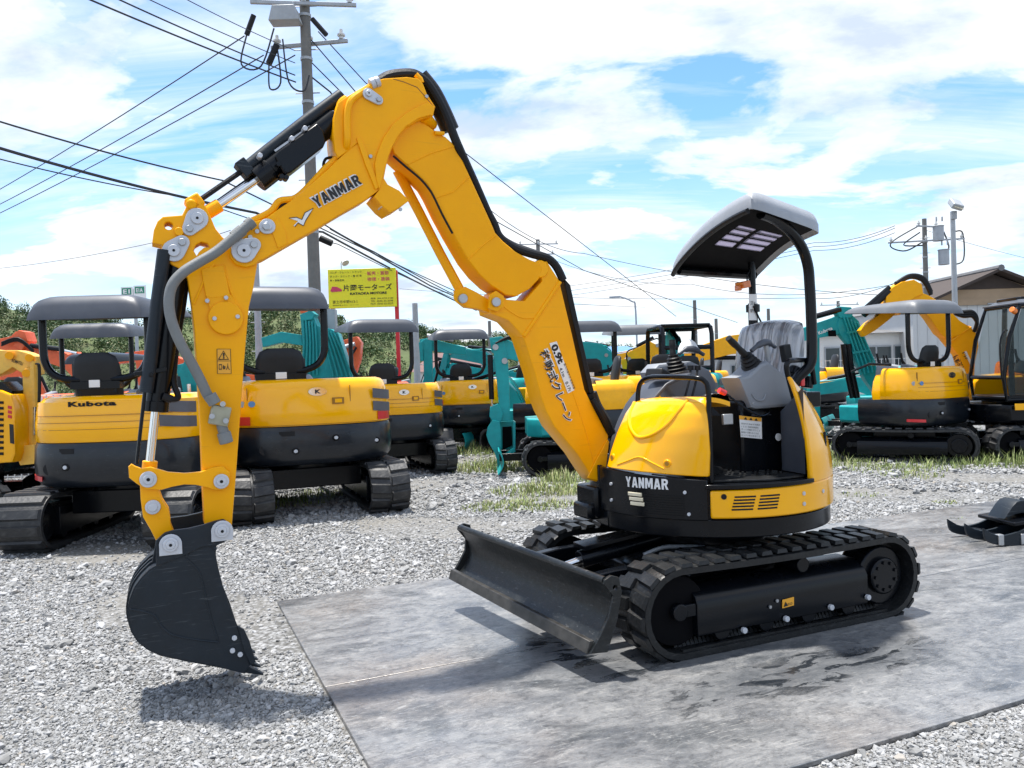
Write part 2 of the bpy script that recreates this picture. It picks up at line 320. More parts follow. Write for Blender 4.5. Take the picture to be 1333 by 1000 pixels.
sc1 = noise(t, tx, 9, (1, 24, 1), det=3, rough=0.6, dist=0.5, rot=R(38)); sc2 = noise(t, tx, 8, (1, 28, 1), det=3, rough=0.6, dist=0.7, rot=R(-31)); sc3 = noise(t, tx, 14, (1, 18, 1), det=3, rough=0.6, dist=0.9, rot=R(8)); mott = noise(t, tx, 5.5, (1, 1.7, 1), det=10, rough=0.78, dist=1.4, rot=R(20)); warm = noise(t, tx, 0.75, det=5, loc=(9, 4, 0)); dark = noise(t, tx, 1.5, (1, 1.8, 1), det=8, rough=0.6, dist=0.5, loc=(2, 7, 0))
c = MIX(t, RAMP(t, big, [(0.35, 0.0), (0.65, 1.0)]), (0.095, 0.105, 0.120), (0.205, 0.208, 0.215))
c = MIX(t, RAMP(t, st, [(0.38, 0.0), (0.68, 0.75)]), c, (0.33, 0.33, 0.325))
c = MIX(t, RAMP(t, warm, [(0.52, 0.0), (0.70, 0.45)]), c, (0.25, 0.20, 0.155))
c = MIX(t, RAMP(t, dark, [(0.56, 0.0), (0.66, 0.55)]), c, (0.038, 0.047, 0.056))
c = MIX(t, MATH(t, 'MULTIPLY', RAMP(t, sc1, [(0.61, 0.0), (0.68, 0.8)]), RAMP(t, big, [(0.4, 0.2), (0.6, 1.0)])), c, (0.50, 0.49, 0.46))
c = MIX(t, MATH(t, 'MULTIPLY', RAMP(t, sc2, [(0.62, 0.0), (0.68, 0.8)]), RAMP(t, warm, [(0.4, 0.1), (0.6, 1.0)])), c, (0.46, 0.46, 0.45))
# wet oil-dark patch where the machine has been washed down
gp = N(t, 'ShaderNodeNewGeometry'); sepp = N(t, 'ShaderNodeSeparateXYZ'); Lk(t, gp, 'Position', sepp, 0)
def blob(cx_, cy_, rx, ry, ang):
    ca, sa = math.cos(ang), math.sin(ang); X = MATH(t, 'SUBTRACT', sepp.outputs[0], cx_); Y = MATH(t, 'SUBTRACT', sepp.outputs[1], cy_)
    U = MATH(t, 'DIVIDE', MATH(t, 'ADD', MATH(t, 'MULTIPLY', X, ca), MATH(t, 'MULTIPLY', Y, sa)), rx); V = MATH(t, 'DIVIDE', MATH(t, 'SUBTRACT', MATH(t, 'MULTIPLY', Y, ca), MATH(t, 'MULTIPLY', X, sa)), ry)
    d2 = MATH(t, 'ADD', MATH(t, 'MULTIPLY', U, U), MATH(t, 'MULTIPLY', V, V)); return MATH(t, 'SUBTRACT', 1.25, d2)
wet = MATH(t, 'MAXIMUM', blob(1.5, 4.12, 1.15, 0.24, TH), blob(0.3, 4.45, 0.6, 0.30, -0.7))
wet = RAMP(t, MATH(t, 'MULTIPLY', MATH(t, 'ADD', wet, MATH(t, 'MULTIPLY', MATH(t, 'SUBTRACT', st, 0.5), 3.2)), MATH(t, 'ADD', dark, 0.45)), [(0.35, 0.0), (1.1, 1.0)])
c = MIX(t, RAMP(t, mott, [(0.30, 0.75), (0.46, 0.0)]), c, (0.055, 0.06, 0.066)); c = MIX(t, RAMP(t, mott, [(0.55, 0.0), (0.66, 0.7)]), c, (0.40, 0.395, 0.38)); c = MIX(t, MATH(t, 'MULTIPLY', RAMP(t, sc3, [(0.64, 0.0), (0.69, 0.8)]), RAMP(t, dark, [(0.4, 0.1), (0.6, 1.0)])), c, (0.50, 0.50, 0.49))
gr = noise(t, tx, 24, (1, 1.3, 1), det=8, rough=0.75, rot=R(30)); c = MIX(t, RAMP(t, gr, [(0.35, 0.55), (0.5, 0.0)]), c, (0.05, 0.053, 0.057)); c = MIX(t, RAMP(t, gr, [(0.58, 0.0), (0.72, 0.6)]), c, (0.42, 0.42, 0.41))
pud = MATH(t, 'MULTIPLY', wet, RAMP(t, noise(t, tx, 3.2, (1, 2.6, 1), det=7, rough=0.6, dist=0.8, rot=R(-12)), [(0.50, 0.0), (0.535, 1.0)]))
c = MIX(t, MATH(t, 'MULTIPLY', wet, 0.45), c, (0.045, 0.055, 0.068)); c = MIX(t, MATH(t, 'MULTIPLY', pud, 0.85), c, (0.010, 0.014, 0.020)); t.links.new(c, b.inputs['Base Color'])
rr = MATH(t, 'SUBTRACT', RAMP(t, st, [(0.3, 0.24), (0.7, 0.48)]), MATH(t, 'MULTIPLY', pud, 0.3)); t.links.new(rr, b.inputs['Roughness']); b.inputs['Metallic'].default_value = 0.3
bp = N(t, 'ShaderNodeBump', ins={'Strength': 0.25, 'Distance': 0.01}); t.links.new(MATH(t, 'ADD', st, MATH(t, 'MULTIPLY', fine, 0.3)), bp.inputs['Height']); Lk(t, bp, 0, b, 'Normal'); M['plate'] = m
# gravel ground
m, t, b = newmat('gravel_ground'); tx = N(t, 'ShaderNodeTexCoord')
v1 = N(t, 'ShaderNodeTexVoronoi', ins={'Scale': 34.0, 'Randomness': 1.0}); Lk(t, tx, 'Object', v1, 'Vector'); v2 = N(t, 'ShaderNodeTexVoronoi', ins={'Scale': 75.0}); Lk(t, tx, 'Object', v2, 'Vector')
big = noise(t, tx, 0.45, det=6, dist=0.5); mid = noise(t, tx, 2.6, det=8, rough=0.65); sv = N(t, 'ShaderNodeSeparateColor'); Lk(t, v1, 'Color', sv, 0)
c = MIX(t, RAMP(t, sv.outputs[0], [(0.0, 0.0), (1.0, 1.0)]), (0.15, 0.15, 0.145), (0.36, 0.365, 0.37))
c = MIX(t, RAMP(t, v1.outputs['Distance'], [(0.35, 0.0), (0.75, 0.8)]), c, (0.07, 0.068, 0.062))
c = MIX(t, RAMP(t, big, [(0.48, 0.0), (0.66, 0.75)]), c, (0.21, 0.20, 0.18)); c = MIX(t, RAMP(t, mid, [(0.55, 0.0), (0.8, 0.5)]), c, (0.13, 0.125, 0.11))
t.links.new(c, b.inputs['Base Color']); b.inputs['Roughness'].default_value = 0.9
bp = N(t, 'ShaderNodeBump', ins={'Strength': 0.9, 'Distance': 0.02}); t.links.new(MATH(t, 'SUBTRACT', 1.0, MATH(t, 'ADD', v1.outputs['Distance'], MATH(t, 'MULTIPLY', v2.outputs['Distance'], 0.4))), bp.inputs['Height']); Lk(t, bp, 0, b, 'Normal'); M['gravel'] = m
m, t, b = newmat('gravel_stone'); oi = N(t, 'ShaderNodeObjectInfo'); tx = N(t, 'ShaderNodeTexCoord'); nz = noise(t, tx, 1.8, det=5)
c = RAMP(t, oi.outputs['Random'], [(0.0, (0.17, 0.17, 0.165)), (0.45, (0.25, 0.253, 0.253)), (0.85, (0.34, 0.345, 0.35)), (0.95, (0.42, 0.425, 0.43)), (1.0, (0.26, 0.23, 0.19))]); c = MIX(t, RAMP(t, nz, [(0.4, 0.0), (0.7, 0.35)]), c, (0.33, 0.33, 0.33)); t.links.new(c, b.inputs['Base Color']); b.inputs['Roughness'].default_value = 0.8; M['stone'] = m
def leafmat(name, stops):
    m, t, b = newmat(name); gi = N(t, 'ShaderNodeNewGeometry'); tx = N(t, 'ShaderNodeTexCoord')
    nz = noise(t, tx, 0.14, det=4); c = RAMP(t, MATH(t, 'ADD', MATH(t, 'MULTIPLY', gi.outputs['Random Per Island'], 0.45), MATH(t, 'MULTIPLY', nz, 0.6)), stops)
    t.links.new(c, b.inputs['Base Color']); b.inputs['Roughness'].default_value = 0.6
    return m
M['leaf'] = leafmat('wood_foliage', [(0.22, (0.016, 0.048, 0.012)), (0.45, (0.032, 0.080, 0.018)), (0.62, (0.075, 0.125, 0.030)), (0.76, (0.15, 0.13, 0.055)), (0.9, (0.20, 0.15, 0.08))])
M['grass'] = leafmat('weed_grass', [(0.2, (0.13, 0.19, 0.04)), (0.5, (0.24, 0.30, 0.09)), (0.8, (0.40, 0.38, 0.20))])
M['hill'] = paint('hill_undergrowth', (0.075, 0.10, 0.035), 0.9, var=0.4, scale=0.15, dirt=0.5, dcol=(0.14, 0.11, 0.06))

# ---------------------------------------------------------------- the setting
gm = MB().box((0, 150, -0.1), (700, 700, 0.2)); part('ground', gm, M['gravel'], kind='structure', ang=0)
def hill():
    nx, ny = 90, 14; vs = []; fs = []
    for j in range(ny):
        for i in range(nx):
            x = -150 + i * 2.6; v = j / (ny - 1); top = 15.0 - max(0, (x + 75)) * 0.07 + 2.0 * math.sin(x * 0.11) + 1.3 * math.sin(x * 0.31 + 1)
            top *= max(0.18, min(1, (48 - x) / 60)); top = max(top, 1.5)
            z = -0.5 + top * math.sin(min(1.0, v * 1.25) * math.pi / 2) * (1 - max(0, v - .85) * 1.2); vs.append((x, 118 + v * 46, z))
    for j in range(ny - 1):
        for i in range(nx - 1): a = j * nx + i; fs.append((a, a + 1, a + nx + 1, a + nx))
    mb = MB(); mb.add(vs, fs); part('hill', mb, M['hill'], kind='structure'); return vs, nx
hv, hnx = hill()
def leafcloud(spheres, per, size):
    """leaf-sized faces spread through lumpy crowns"""
    V = []; F = []
    for (c, rx, rz, s) in spheres:
        n = int(per * s); p = rng.normal(size=(n, 3)); p /= np.linalg.norm(p, axis=1)[:, None]; rad = rng.uniform(0.55, 1.05, n)[:, None]; p = p * rad
        lump = 1 + 0.22 * np.sin(p[:, :1] * 5 + c[0]) * np.cos(p[:, 1:2] * 4 + c[1]); p = p * lump
        P = np.array(c) + p * np.array([rx, rx, rz]); a = rng.normal(size=(n, 3)); b_ = rng.normal(size=(n, 3))
        a /= np.linalg.norm(a, axis=1)[:, None]; b_ /= np.linalg.norm(b_, axis=1)[:, None]; sz = size * rng.uniform(0.6, 1.4, n)[:, None]
        V.append(np.stack([P - a * sz, P + b_ * sz * .8, P + a * sz, P - b_ * sz * .8], 1).reshape(-1, 3))
    V = np.concatenate(V); n = len(V) // 4; me = bpy.data.meshes.new('foliage'); me.vertices.add(len(V)); me.vertices.foreach_set('co', V.ravel().astype(np.float32))
    me.loops.add(4 * n); me.loops.foreach_set('vertex_index', np.arange(4 * n, dtype=np.int32)); me.polygons.add(n); me.polygons.foreach_set('loop_start', np.arange(0, 4 * n, 4, dtype=np.int32)); me.update(); me.validate(); return me
sp = []
for k in range(2400):
    p = hv[random.randrange(len(hv))]
    if p[0] > 20 and random.random() < .6: continue
    r_ = random.uniform(.8, 2.0); sp.append(((p[0] + random.uniform(-1.3, 1.3), p[1] + random.uniform(-1.5, 1.5), p[2] + r_ * .3), r_, r_ * random.uniform(.7, 1.2), r_ / 2))
tagit(link('wood', leafcloud(sp, 380, 0.15), M['leaf']), 'dark green wood covering the hill behind the yard', 'wood', kind='stuff')

# steel road plates under the front excavator (in its own axes)
MEO = dict(loc=MO, rotz=TH + math.pi)
def road_plate(x0, x1, y0, y1, label):
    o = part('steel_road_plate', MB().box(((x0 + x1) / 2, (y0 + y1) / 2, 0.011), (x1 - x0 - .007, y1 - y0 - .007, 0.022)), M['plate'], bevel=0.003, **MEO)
    return tagit(o, label, 'steel plate', 'steel road plates laid on the gravel')
part('ground_dirt', MB().box((-3.4, .16, .002), (11.9, 3.48, .008)), paint('dark_joint_dirt', (.03, .028, .025), .9), kind='structure', ang=0, **MEO)
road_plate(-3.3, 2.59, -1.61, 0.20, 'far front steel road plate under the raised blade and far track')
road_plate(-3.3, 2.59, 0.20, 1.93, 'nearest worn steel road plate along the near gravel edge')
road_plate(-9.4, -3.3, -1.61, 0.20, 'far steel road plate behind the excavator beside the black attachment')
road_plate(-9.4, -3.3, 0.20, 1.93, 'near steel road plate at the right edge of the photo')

def in_plate(X, Y):
    vx = X - MX; vy = Y - MY; a = vx * FW.x + vy * FW.y; l = vx * LF.x + vy * LF.y
    return (a < 2.60) & (a > -9.4) & (l > -1.62) & (l < 1.935)
def stone_points():
    P = []; S = []
    for (y0, y1, dens, s0) in ((2.2, 4.2, 10500, .0054), (4.2, 6.5, 5200, .0072), (6.5, 9.5, 2300, .0095), (9.5, 15, 560, .015), (15, 26, 90, .024)):
        w = y1 * .72 + .6; n = int(dens * 2 * w * (y1 - y0)); X = rng.uniform(-w, w, n); Y = rng.uniform(y0, y1, n); k = ~in_plate(X, Y); k &= np.abs(X) < Y * .72 + .4
        bare = np.sin(X * 1.1 + .8 * np.sin(Y * 1.3)) * np.sin(Y * 1.9 + 1.2 * np.sin(X * .7 + 2)); k &= rng.uniform(0, 1, n) < np.clip(1.0 - .95 * np.clip((bare - .15) * 2.5, 0, 1), .06, 1)
        X = X[k]; Y = Y[k]; s = s0 * rng.lognormal(0, .45, len(X)); P.append(np.stack([X, Y, s * .25], 1)); S.append(s)
    return np.concatenate(P), np.concatenate(S)
P, S = stone_points(); nP = len(P)
me = bpy.data.meshes.new('gravel_stones'); me.vertices.add(nP); me.vertices.foreach_set('co', P.ravel().astype(np.float32))
at = me.attributes.new('stone_scale', 'FLOAT_VECTOR', 'POINT'); at.data.foreach_set('vector', (S[:, None] * rng.uniform(.6, 1.25, (nP, 3)) * np.array([1.15, 1, .75])).ravel().astype(np.float32))
at = me.attributes.new('stone_rot', 'FLOAT_VECTOR', 'POINT'); at.data.foreach_set('vector', (rng.uniform(-1, 1, (nP, 3)) * np.array([.5, .5, 3.14])).ravel().astype(np.float32))
stones = link('gravel_stones', me, M['stone'])
gt = bpy.data.node_groups.new('stone_scatter', 'GeometryNodeTree'); gt.interface.new_socket('Geometry', in_out='INPUT', socket_type='NodeSocketGeometry'); gt.interface.new_socket('Geometry', in_out='OUTPUT', socket_type='NodeSocketGeometry')
gi = gt.nodes.new('NodeGroupInput'); go = gt.nodes.new('NodeGroupOutput'); ico = gt.nodes.new('GeometryNodeMeshIcoSphere'); ico.inputs['Radius'].default_value = 1; ico.inputs['Subdivisions'].default_value = 2
sp_ = gt.nodes.new('GeometryNodeSetPosition'); nt = gt.nodes.new('ShaderNodeTexNoise'); nt.inputs['Scale'].default_value = 1.1; pos = gt.nodes.new('GeometryNodeInputPosition'); sub = gt.nodes.new('ShaderNodeVectorMath'); sub.operation = 'SUBTRACT'; sub.inputs[1].default_value = (.5, .5, .5); mul = gt.nodes.new('ShaderNodeVectorMath'); mul.operation = 'MULTIPLY'; mul.inputs[1].default_value = (1.7, 1.7, 1.7)
gt.links.new(pos.outputs[0], nt.inputs['Vector']); gt.links.new(nt.outputs['Color'], sub.inputs[0]); gt.links.new(sub.outputs[0], mul.inputs[0]); gt.links.new(mul.outputs[0], sp_.inputs['Offset']); gt.links.new(ico.outputs[0], sp_.inputs[0])
iop = gt.nodes.new('GeometryNodeInstanceOnPoints'); a1 = gt.nodes.new('GeometryNodeInputNamedAttribute'); a1.data_type = 'FLOAT_VECTOR'; a1.inputs[0].default_value = 'stone_scale'; a2 = gt.nodes.new('GeometryNodeInputNamedAttribute'); a2.data_type = 'FLOAT_VECTOR'; a2.inputs[0].default_value = 'stone_rot'
smt = gt.nodes.new('GeometryNodeSetMaterial'); smt.inputs['Material'].default_value = M['stone']
gt.links.new(gi.outputs[0], iop.inputs['Points']); gt.links.new(sp_.outputs[0], smt.inputs[0]); gt.links.new(smt.outputs[0], iop.inputs['Instance']); gt.links.new(a1.outputs[0], iop.inputs['Scale']); gt.links.new(a2.outputs[0], iop.inputs['Rotation']); gt.links.new(iop.outputs[0], go.inputs[0])
md = stones.modifiers.new('scatter', 'NODES'); md.node_group = gt
tagit(stones, 'loose light grey crushed stones covering the yard', 'gravel', kind='stuff')

def grass(patches):
    V = []; F = []
    for (cx_, cy_, rx, ry, n, h) in patches:
        for k in range(n):
            a = random.uniform(0, 6.28); q = random.random() ** .6; x = cx_ + rx * q * math.cos(a); y = cy_ + ry * q * math.sin(a); hh = h * random.uniform(.35, 1.2) * (1.1 - .6 * q)
            b_ = random.uniform(0, 6.28); w = random.uniform(.004, .009); lean = hh * random.uniform(.2, .8); dx, dy = math.cos(b_), math.sin(b_); o = len(V)
            V += [(x - dy * w, y + dx * w, 0), (x + dy * w, y - dx * w, 0), (x + dx * lean * .4 + dy * w * .7, y + dy * lean * .4 - dx * w * .7, hh * .6), (x + dx * lean * .4 - dy * w * .7, y + dy * lean * .4 + dx * w * .7, hh * .6), (x + dx * lean, y + dy * lean, hh)]
            F += [(o, o + 1, o + 2, o + 3), (o + 3, o + 2, o + 4)]
    mb = MB(); mb.v = V; mb.f = F; me = bpy.data.meshes.new('grass'); me.from_pydata(V, [], F); me.update(); return me
gpt = []
def gp_(x, y, rx, ry, n, h): g = G(x, y); gpt.append((g.x, g.y, rx, ry, n, h))
gp_(680, 660, .75, .45, 900, .10); gp_(700, 640, .7, .6, 800, .13); gp_(735, 628, .5, .4, 500, .22); gp_(640, 612, .8, .6, 900, .25); gp_(765, 640, .6, .4, 350, .13)
gp_(1110, 606, .8, .5, 420, .13); gp_(1150, 612, .7, .5, 380, .11); gp_(1210, 610, .7, .5, 300, .12); gp_(1290, 600, 1.4, .6, 1300, .22); gp_(1325, 605, 1.0, .6, 600, .22); gp_(1270, 590, .9, .5, 700, .42); gp_(1095, 598, .5, .4, 300, .34)
gp_(118, 668, .28, .2, 160, .24); gp_(375, 655, .6, .5, 350, .16); gp_(430, 645, .5, .3, 200, .14); gp_(610, 590, .9, .9, 700, .28); gp_(1120, 645, .3, .2, 60, .05); gp_(1180, 620, .5, .4, 200, .09); gp_(1232, 655, .18, .1, 70, .05); gp_(1245, 678, .15, .08, 50, .04); gp_(760, 600, 1.2, .7, 700, .22)
tagit(link('weeds', grass(gpt), M['grass']), 'thin green and straw coloured weeds growing out of the gravel', 'weeds', kind='stuff')
# ---------------------------------------------------------------- the yellow excavator in front
def BP(lst, y): return [(B(x, z, y).x, B(x, z, y).z) for x, z in lst]
def circ(c, r, n=20, a0=0, a1=360): return [(c[0] + r * math.cos(R(a0 + (a1 - a0) * i / n)), c[1] + r * math.sin(R(a0 + (a1 - a0) * i / n))) for i in range(n)]
def teardrop(c1, r1, c2, r2, n=10):
    c1 = Vector(c1); c2 = Vector(c2); d = c2 - c1; L_ = d.length; a = math.atan2(d.y, d.x); b = math.acos((r1 - r2) / L_)
    P = [(c1.x + r1 * math.cos(a + b + (2 * math.pi - 2 * b) * i / n), c1.y + r1 * math.sin(a + b + (2 * math.pi - 2 * b) * i / n)) for i in range(n + 1)]
    return P + [(c2.x + r2 * math.cos(a - b + 2 * b * i / n), c2.y + r2 * math.sin(a - b + 2 * b * i / n)) for i in range(n + 1)]
def stadium(a, r, s):      # point and outward direction on a track path by arc length
    L1 = 2 * a; Lc = math.pi * r; T = 2 * L1 + 2 * Lc; s %= T
    if s < L1: return (-a + s, r, 0, 1)
    s -= L1
    if s < Lc: t = math.pi / 2 - s / r; return (a + r * math.cos(t), r * math.sin(t), math.cos(t), math.sin(t))
    s -= Lc
    if s < L1: return (a - s, -r, 0, -1)
    s -= L1; t = -math.pi / 2 - s / r; return (-a + r * math.cos(t), r * math.sin(t), math.cos(t), math.sin(t))
LUGS = {}
def lug_mesh(w, ln, th, skew, mat):
    k = (round(w, 3), round(ln, 3), round(th, 3), round(skew, 3), mat.name)
    if k not in LUGS:
        mb = MB(); lo = [(-ln / 2, 0), (ln / 2, 0), (ln / 2 + skew, w), (-ln / 2 + skew, w)]; cx_ = sum(p[0] for p in lo) / 4; cy_ = w / 2
        hi = [(cx_ + (p[0] - cx_) * .80, cy_ + (p[1] - cy_) * .93) for p in lo]
        mb.add([(p[0], p[1], 0) for p in lo] + [(p[0], p[1], th) for p in hi], [(3, 2, 1, 0), (4, 5, 6, 7), (0, 1, 5, 4), (1, 2, 6, 5), (2, 3, 7, 6), (3, 0, 4, 7)])
        LUGS[k] = mb.mesh('track_lug', 0); LUGS[k].materials.append(mat)
    return LUGS[k]
def make_track(parent, yc, w, a, r, zc, rubber, nlug, lugth=.022, flat=False, out=1, detail=True, xoff=0.0, bar=False):
    """rubber crawler: belt as the part; lugs, frame, sprocket, idler and rollers below it"""
    T = 4 * a + 2 * math.pi * r; ri = r - lugth; n = 72; vs = []; fs = []; prof = [(-w / 2, -.035), (-w / 2, 0), (-w / 2 + .012, .006), (w / 2 - .012, .006), (w / 2, 0), (w / 2, -.035)]
    for i in range(n):
        x, z, nx, nz = stadium(a, ri, (4 * a + 2 * math.pi * ri) * i / n); sag = -.012 * math.sin((x + a) / (2 * a) * math.pi) if z > ri * .95 and abs(x) < a else 0
        for (py, pn) in prof: vs.append((xoff + x + nx * pn, yc + py, zc + z + nz * pn + sag))
    m_ = len(prof); fs = [(i * m_ + k, i * m_ + (k + 1) % m_, ((i + 1) % n) * m_ + (k + 1) % m_, ((i + 1) % n) * m_ + k) for i in range(n) for k in range(m_)]
    tr = part('track', MB().add(vs, fs), rubber, parent)
    pitch = (4 * a + 2 * math.pi * ri) / nlug
    for i in range(nlug):
        for side in ((-1, 1) if not bar else (0,)):
            s = pitch * (i + (.5 if side > 0 else 0)); x, z, nx, nz = stadium(a, ri, s); tx_ = Vector((nz, 0, -nx)); nn = Vector((nx, 0, nz)); yy = Vector((0, 1, 0))
            if side == 0: me = lug_mesh(w * .97, pitch * .70, lugth, 0, rubber); o = Vector((xoff + x, yc - w * .485, zc + z))
            else: me = lug_mesh(w * .485, pitch * .70, lugth, pitch * .14 * (1 if side > 0 else -1), rubber); o = Vector((xoff + x, yc + (.008 if side > 0 else -w * .485 - .008), zc + z)) - tx_ * (0 if side > 0 else -pitch * .14)
            o = o + nn * .003
            link('track_lug', me, rubber, tr, mat4=Matrix(((tx_.x, yy.x, nn.x, o.x), (tx_.y, yy.y, nn.y, o.y), (tx_.z, yy.z, nn.z, o.z), (0, 0, 0, 1))))
    yo = yc + out * w * .5
    part('sprocket', MB().cyl((xoff - a, yc - w * .3, zc), (xoff - a, yc + w * .3, zc), ri * .74, n=24).cyl((xoff - a, yo - out * .10, zc), (xoff - a, yo - out * .028, zc), ri * .46, n=24), M['black'], tr, bevel=.012)
    idl = part('idler', MB().cyl((xoff + a, yc - w * .25, zc), (xoff + a, yc + w * .25, zc), ri * .78, n=28), M['mattblack'], tr, bevel=.006)
    part('idler_yoke', MB().box((xoff + a - .06, yo - out * .05, zc), (.20, .03, .07)).cyl((xoff + a, yo - out * .07, zc), (xoff + a, yo - out * .025, zc), .048, n=16), M['black'], tr, bevel=.006)
    sb_ = MB()
    for k_ in range(9): q_ = k_ * math.pi * 2 / 9; sb_.cyl((xoff - a + ri * .34 * math.cos(q_), yo - out * .03, zc + ri * .34 * math.sin(q_)), (xoff - a + ri * .34 * math.cos(q_), yo - out * .018, zc + ri * .34 * math.sin(q_)), .011, n=8)
    if detail: part('hub_bolts', sb_, M['black'], tr, kind='stuff', ang=20)
    if detail:
        g = MB(); ng = int(4 * a / .055)
        for i in range(ng):
            x = -a + 2 * a * (i + .5) / ng; g.box((xoff + x, yc, zc - ri + .05), (.026, .10, .035), taper=.6); g.box((xoff + x, yc + out * (w / 2 - .03), zc - ri + .041), (.03, .022, .014))
        part('guide_teeth', g, M['rubber'], tr, kind='stuff', ang=0)
        for i in range(4):
            x = xoff - a * .62 + a * 1.24 * i / 3; part('roller', MB().cyl((x, yc - w * .34, zc - ri + .10), (x, yc + w * .34, zc - ri + .10), .055, n=14), M['black'], tr, bevel=.004)
        part('carrier_roller', MB().cyl((xoff - .12, yc - w * .3, zc + ri - .10), (xoff - .12, yc + w * .36, zc + ri - .10), .045, n=14), M['black'], tr, bevel=.004)
    part('track_frame', MB().prism([(yc - out * w * .42, zc - ri + .10), (yc + out * w * .40, zc - ri + .10), (yc + out * w * .42, zc - ri + .12), (yc + out * w * .42, zc + .03), (yc + out * w * .36, zc + .065), (yc + out * w * .10, zc + .115), (yc - out * w * .42, zc + .115)], xoff - a * .80, xoff + a * .86, axis='x'), M['black'], tr, bevel=.005)
    return tr
def arc_panel(name, f0, f1, z0, z1, mat, parent, r0=.775, th=.03, n=14, nz=3, rtop=None, ztop=None, **kw):
    """curved body panel between the angles f0 and f1 (degrees from straight ahead, turning to the left side)"""
    def S(k):
        def f(u, v):
            ph = f0 + (f1 - f0) * u; zt = ztop(ph) if ztop else z1; z = z0 + (zt - z0) * v; rr = r0 - k + ((rtop - r0) * v ** 2.2 if rtop else 0); return Vector((rr * math.cos(R(ph)), rr * math.sin(R(ph)), z))
        return f
    return part(name, MB().sheet(n, nz, S(0), S(th)), mat, parent, **kw)
def CY(ph, r, z): return Vector((r * math.cos(R(ph)), r * math.sin(R(ph)), z))

EX = thing('mini_excavator', 'large yellow excavator in front on steel plates with its boom arched high', 'excavator', MO, TH + math.pi)
# undercarriage
near_track = make_track(EX, .625, .30, .765, .270, .272, M['rubber'], 42)
far_track = make_track(EX, -.625, .30, .765, .270, .272, M['rubber'], 42, out=-1)
for px_, py_ in ((967, 820), (1022, 805), (1080, 790), (1128, 777)):
    p = B(px_, py_, .775 - .019); part('bolt', MB().cyl(p, p + Vector((0, .022, 0)), .017, n=10), M['zinc'], near_track, bevel=.002)
for px_, py_ in ((1002, 790), (1011, 782)):
    p = B(px_, py_, .756); part('bolt', MB().cyl(p, p + Vector((0, .008, 0)), .010, n=8), M['steel'], near_track)
yt = .751 + .0035
lab = plate('warning_label', BP([(1018, 781), (1033, 777), (1033, 788), (1018, 792)], yt), yt, yt + .004, M['orangeink'], near_track, bev=.001)
lettering('▲▭', B(1020, 790, yt + .004), B(1031, 787, yt + .004), (0, 0, 1), .028, M['ink'], near_track)
uc = part('undercarriage_frame', MB().box((0, 0, .40), (.86, .72, .20)).box((0, 0, .33), (1.0, .96, .12)).box((.45, 0, .36), (.5, .8, .08)).box((-.42, 0, .36), (.4, .8, .08)), M['black'], EX, bevel=.015)
part('turntable', MB().cyl((0, 0, .49), (0, 0, .625), .36, n=36).cyl((0, 0, .50), (0, 0, .55), .40, n=36), M['black'], uc, bevel=.006)
# dozer blade: leans on two arms, its cylinder between them
nb, ntp, fb, ftp = Vector((1.318, .775, .166)), Vector((1.262, .775, .517)), Vector((1.516, -.775, .236)), Vector((1.483, -.775, .562))
def bl(k):
    def f(u, v):
        p = (nb.lerp(fb, u)).lerp(ntp.lerp(ftp, u), v); cc = -.085 * math.sin(math.pi * min(1, v * 1.0)) ; lip = .045 * max(0, 1 - v / .16); return p + Vector((cc + lip - k, 0, 0))
    return f
blade = part('dozer_blade', MB().sheet(10, 14, bl(0), bl(.02)), M['blade'], EX, bevel=.003)
part('cutting_edge', MB().sheet(6, 2, lambda u, v: (nb.lerp(fb, u)) + Vector((.052 - .02 * v, 0, .062 * v - .006)), lambda u, v: (nb.lerp(fb, u)) + Vector((.024 - .02 * v, 0, .062 * v - .006))), paint('worn_edge_steel', (.05, .048, .045), .42, metal=.4, var=.5, scale=14), blade, bevel=.003)
part('top_rail', MB().tube([ntp + Vector((-.012, 0, .004)), ftp + Vector((-.012, 0, .004))], .021, 12), M['blade'], blade)
for q, (bb, tt) in enumerate(((nb, ntp), (fb, ftp))):
    s = 1 if q == 0 else -1; pl = [(bb.x + .04, bb.z), (bb.x - .02, bb.z + .08), (bb.x - .075, bb.z + .17), (tt.x - .05, tt.z - .08), (tt.x + .005, tt.z - .01), (tt.x + .0, tt.z + .012), (tt.x - .04, tt.z + .03), (tt.x - .085, tt.z + .015), (tt.x - .10, tt.z - .06), (bb.x - .125, bb.z + .15), (bb.x - .06, bb.z - .01)]
    plate('end_plate', [pl, circ((tt.x - .06, tt.z - .035), .014, 10)], bb.y + (-.002 if s > 0 else -.022), bb.y + (.022 if s > 0 else .002), M['blade'], blade, bev=.003)
for y in (-.34, .34): part('blade_arm', MB().prism([(1.24, .22), (1.26, .42), (.95, .45), (.40, .46), (.40, .32), (.95, .28)], y - .035, y + .035), M['black'], EX, bevel=.008)
bcy = part('blade_cylinder', MB().cyl((.38, 0, .52), (.98, 0, .44), .055, n=18).box((.72, 0, .55), (.52, .15, .03), rot=(0, R(6), 0)), M['black'], EX, bevel=.004)
part('rod', MB().cyl((.9, 0, .45), (1.25, 0, .38), .025, n=14), M['chrome'], bcy); part('rod_mount', MB().box((1.24, 0, .38), (.08, .16, .14)), M['black'], bcy, bevel=.01)
part('steel_hose', MB().tube([(.62, .17, .46), (.50, .21, .50), (.36, .27, .50), (.22, .31, .49), (.10, .34, .53)], .013, 10, smooth=5), M['galv'], EX)
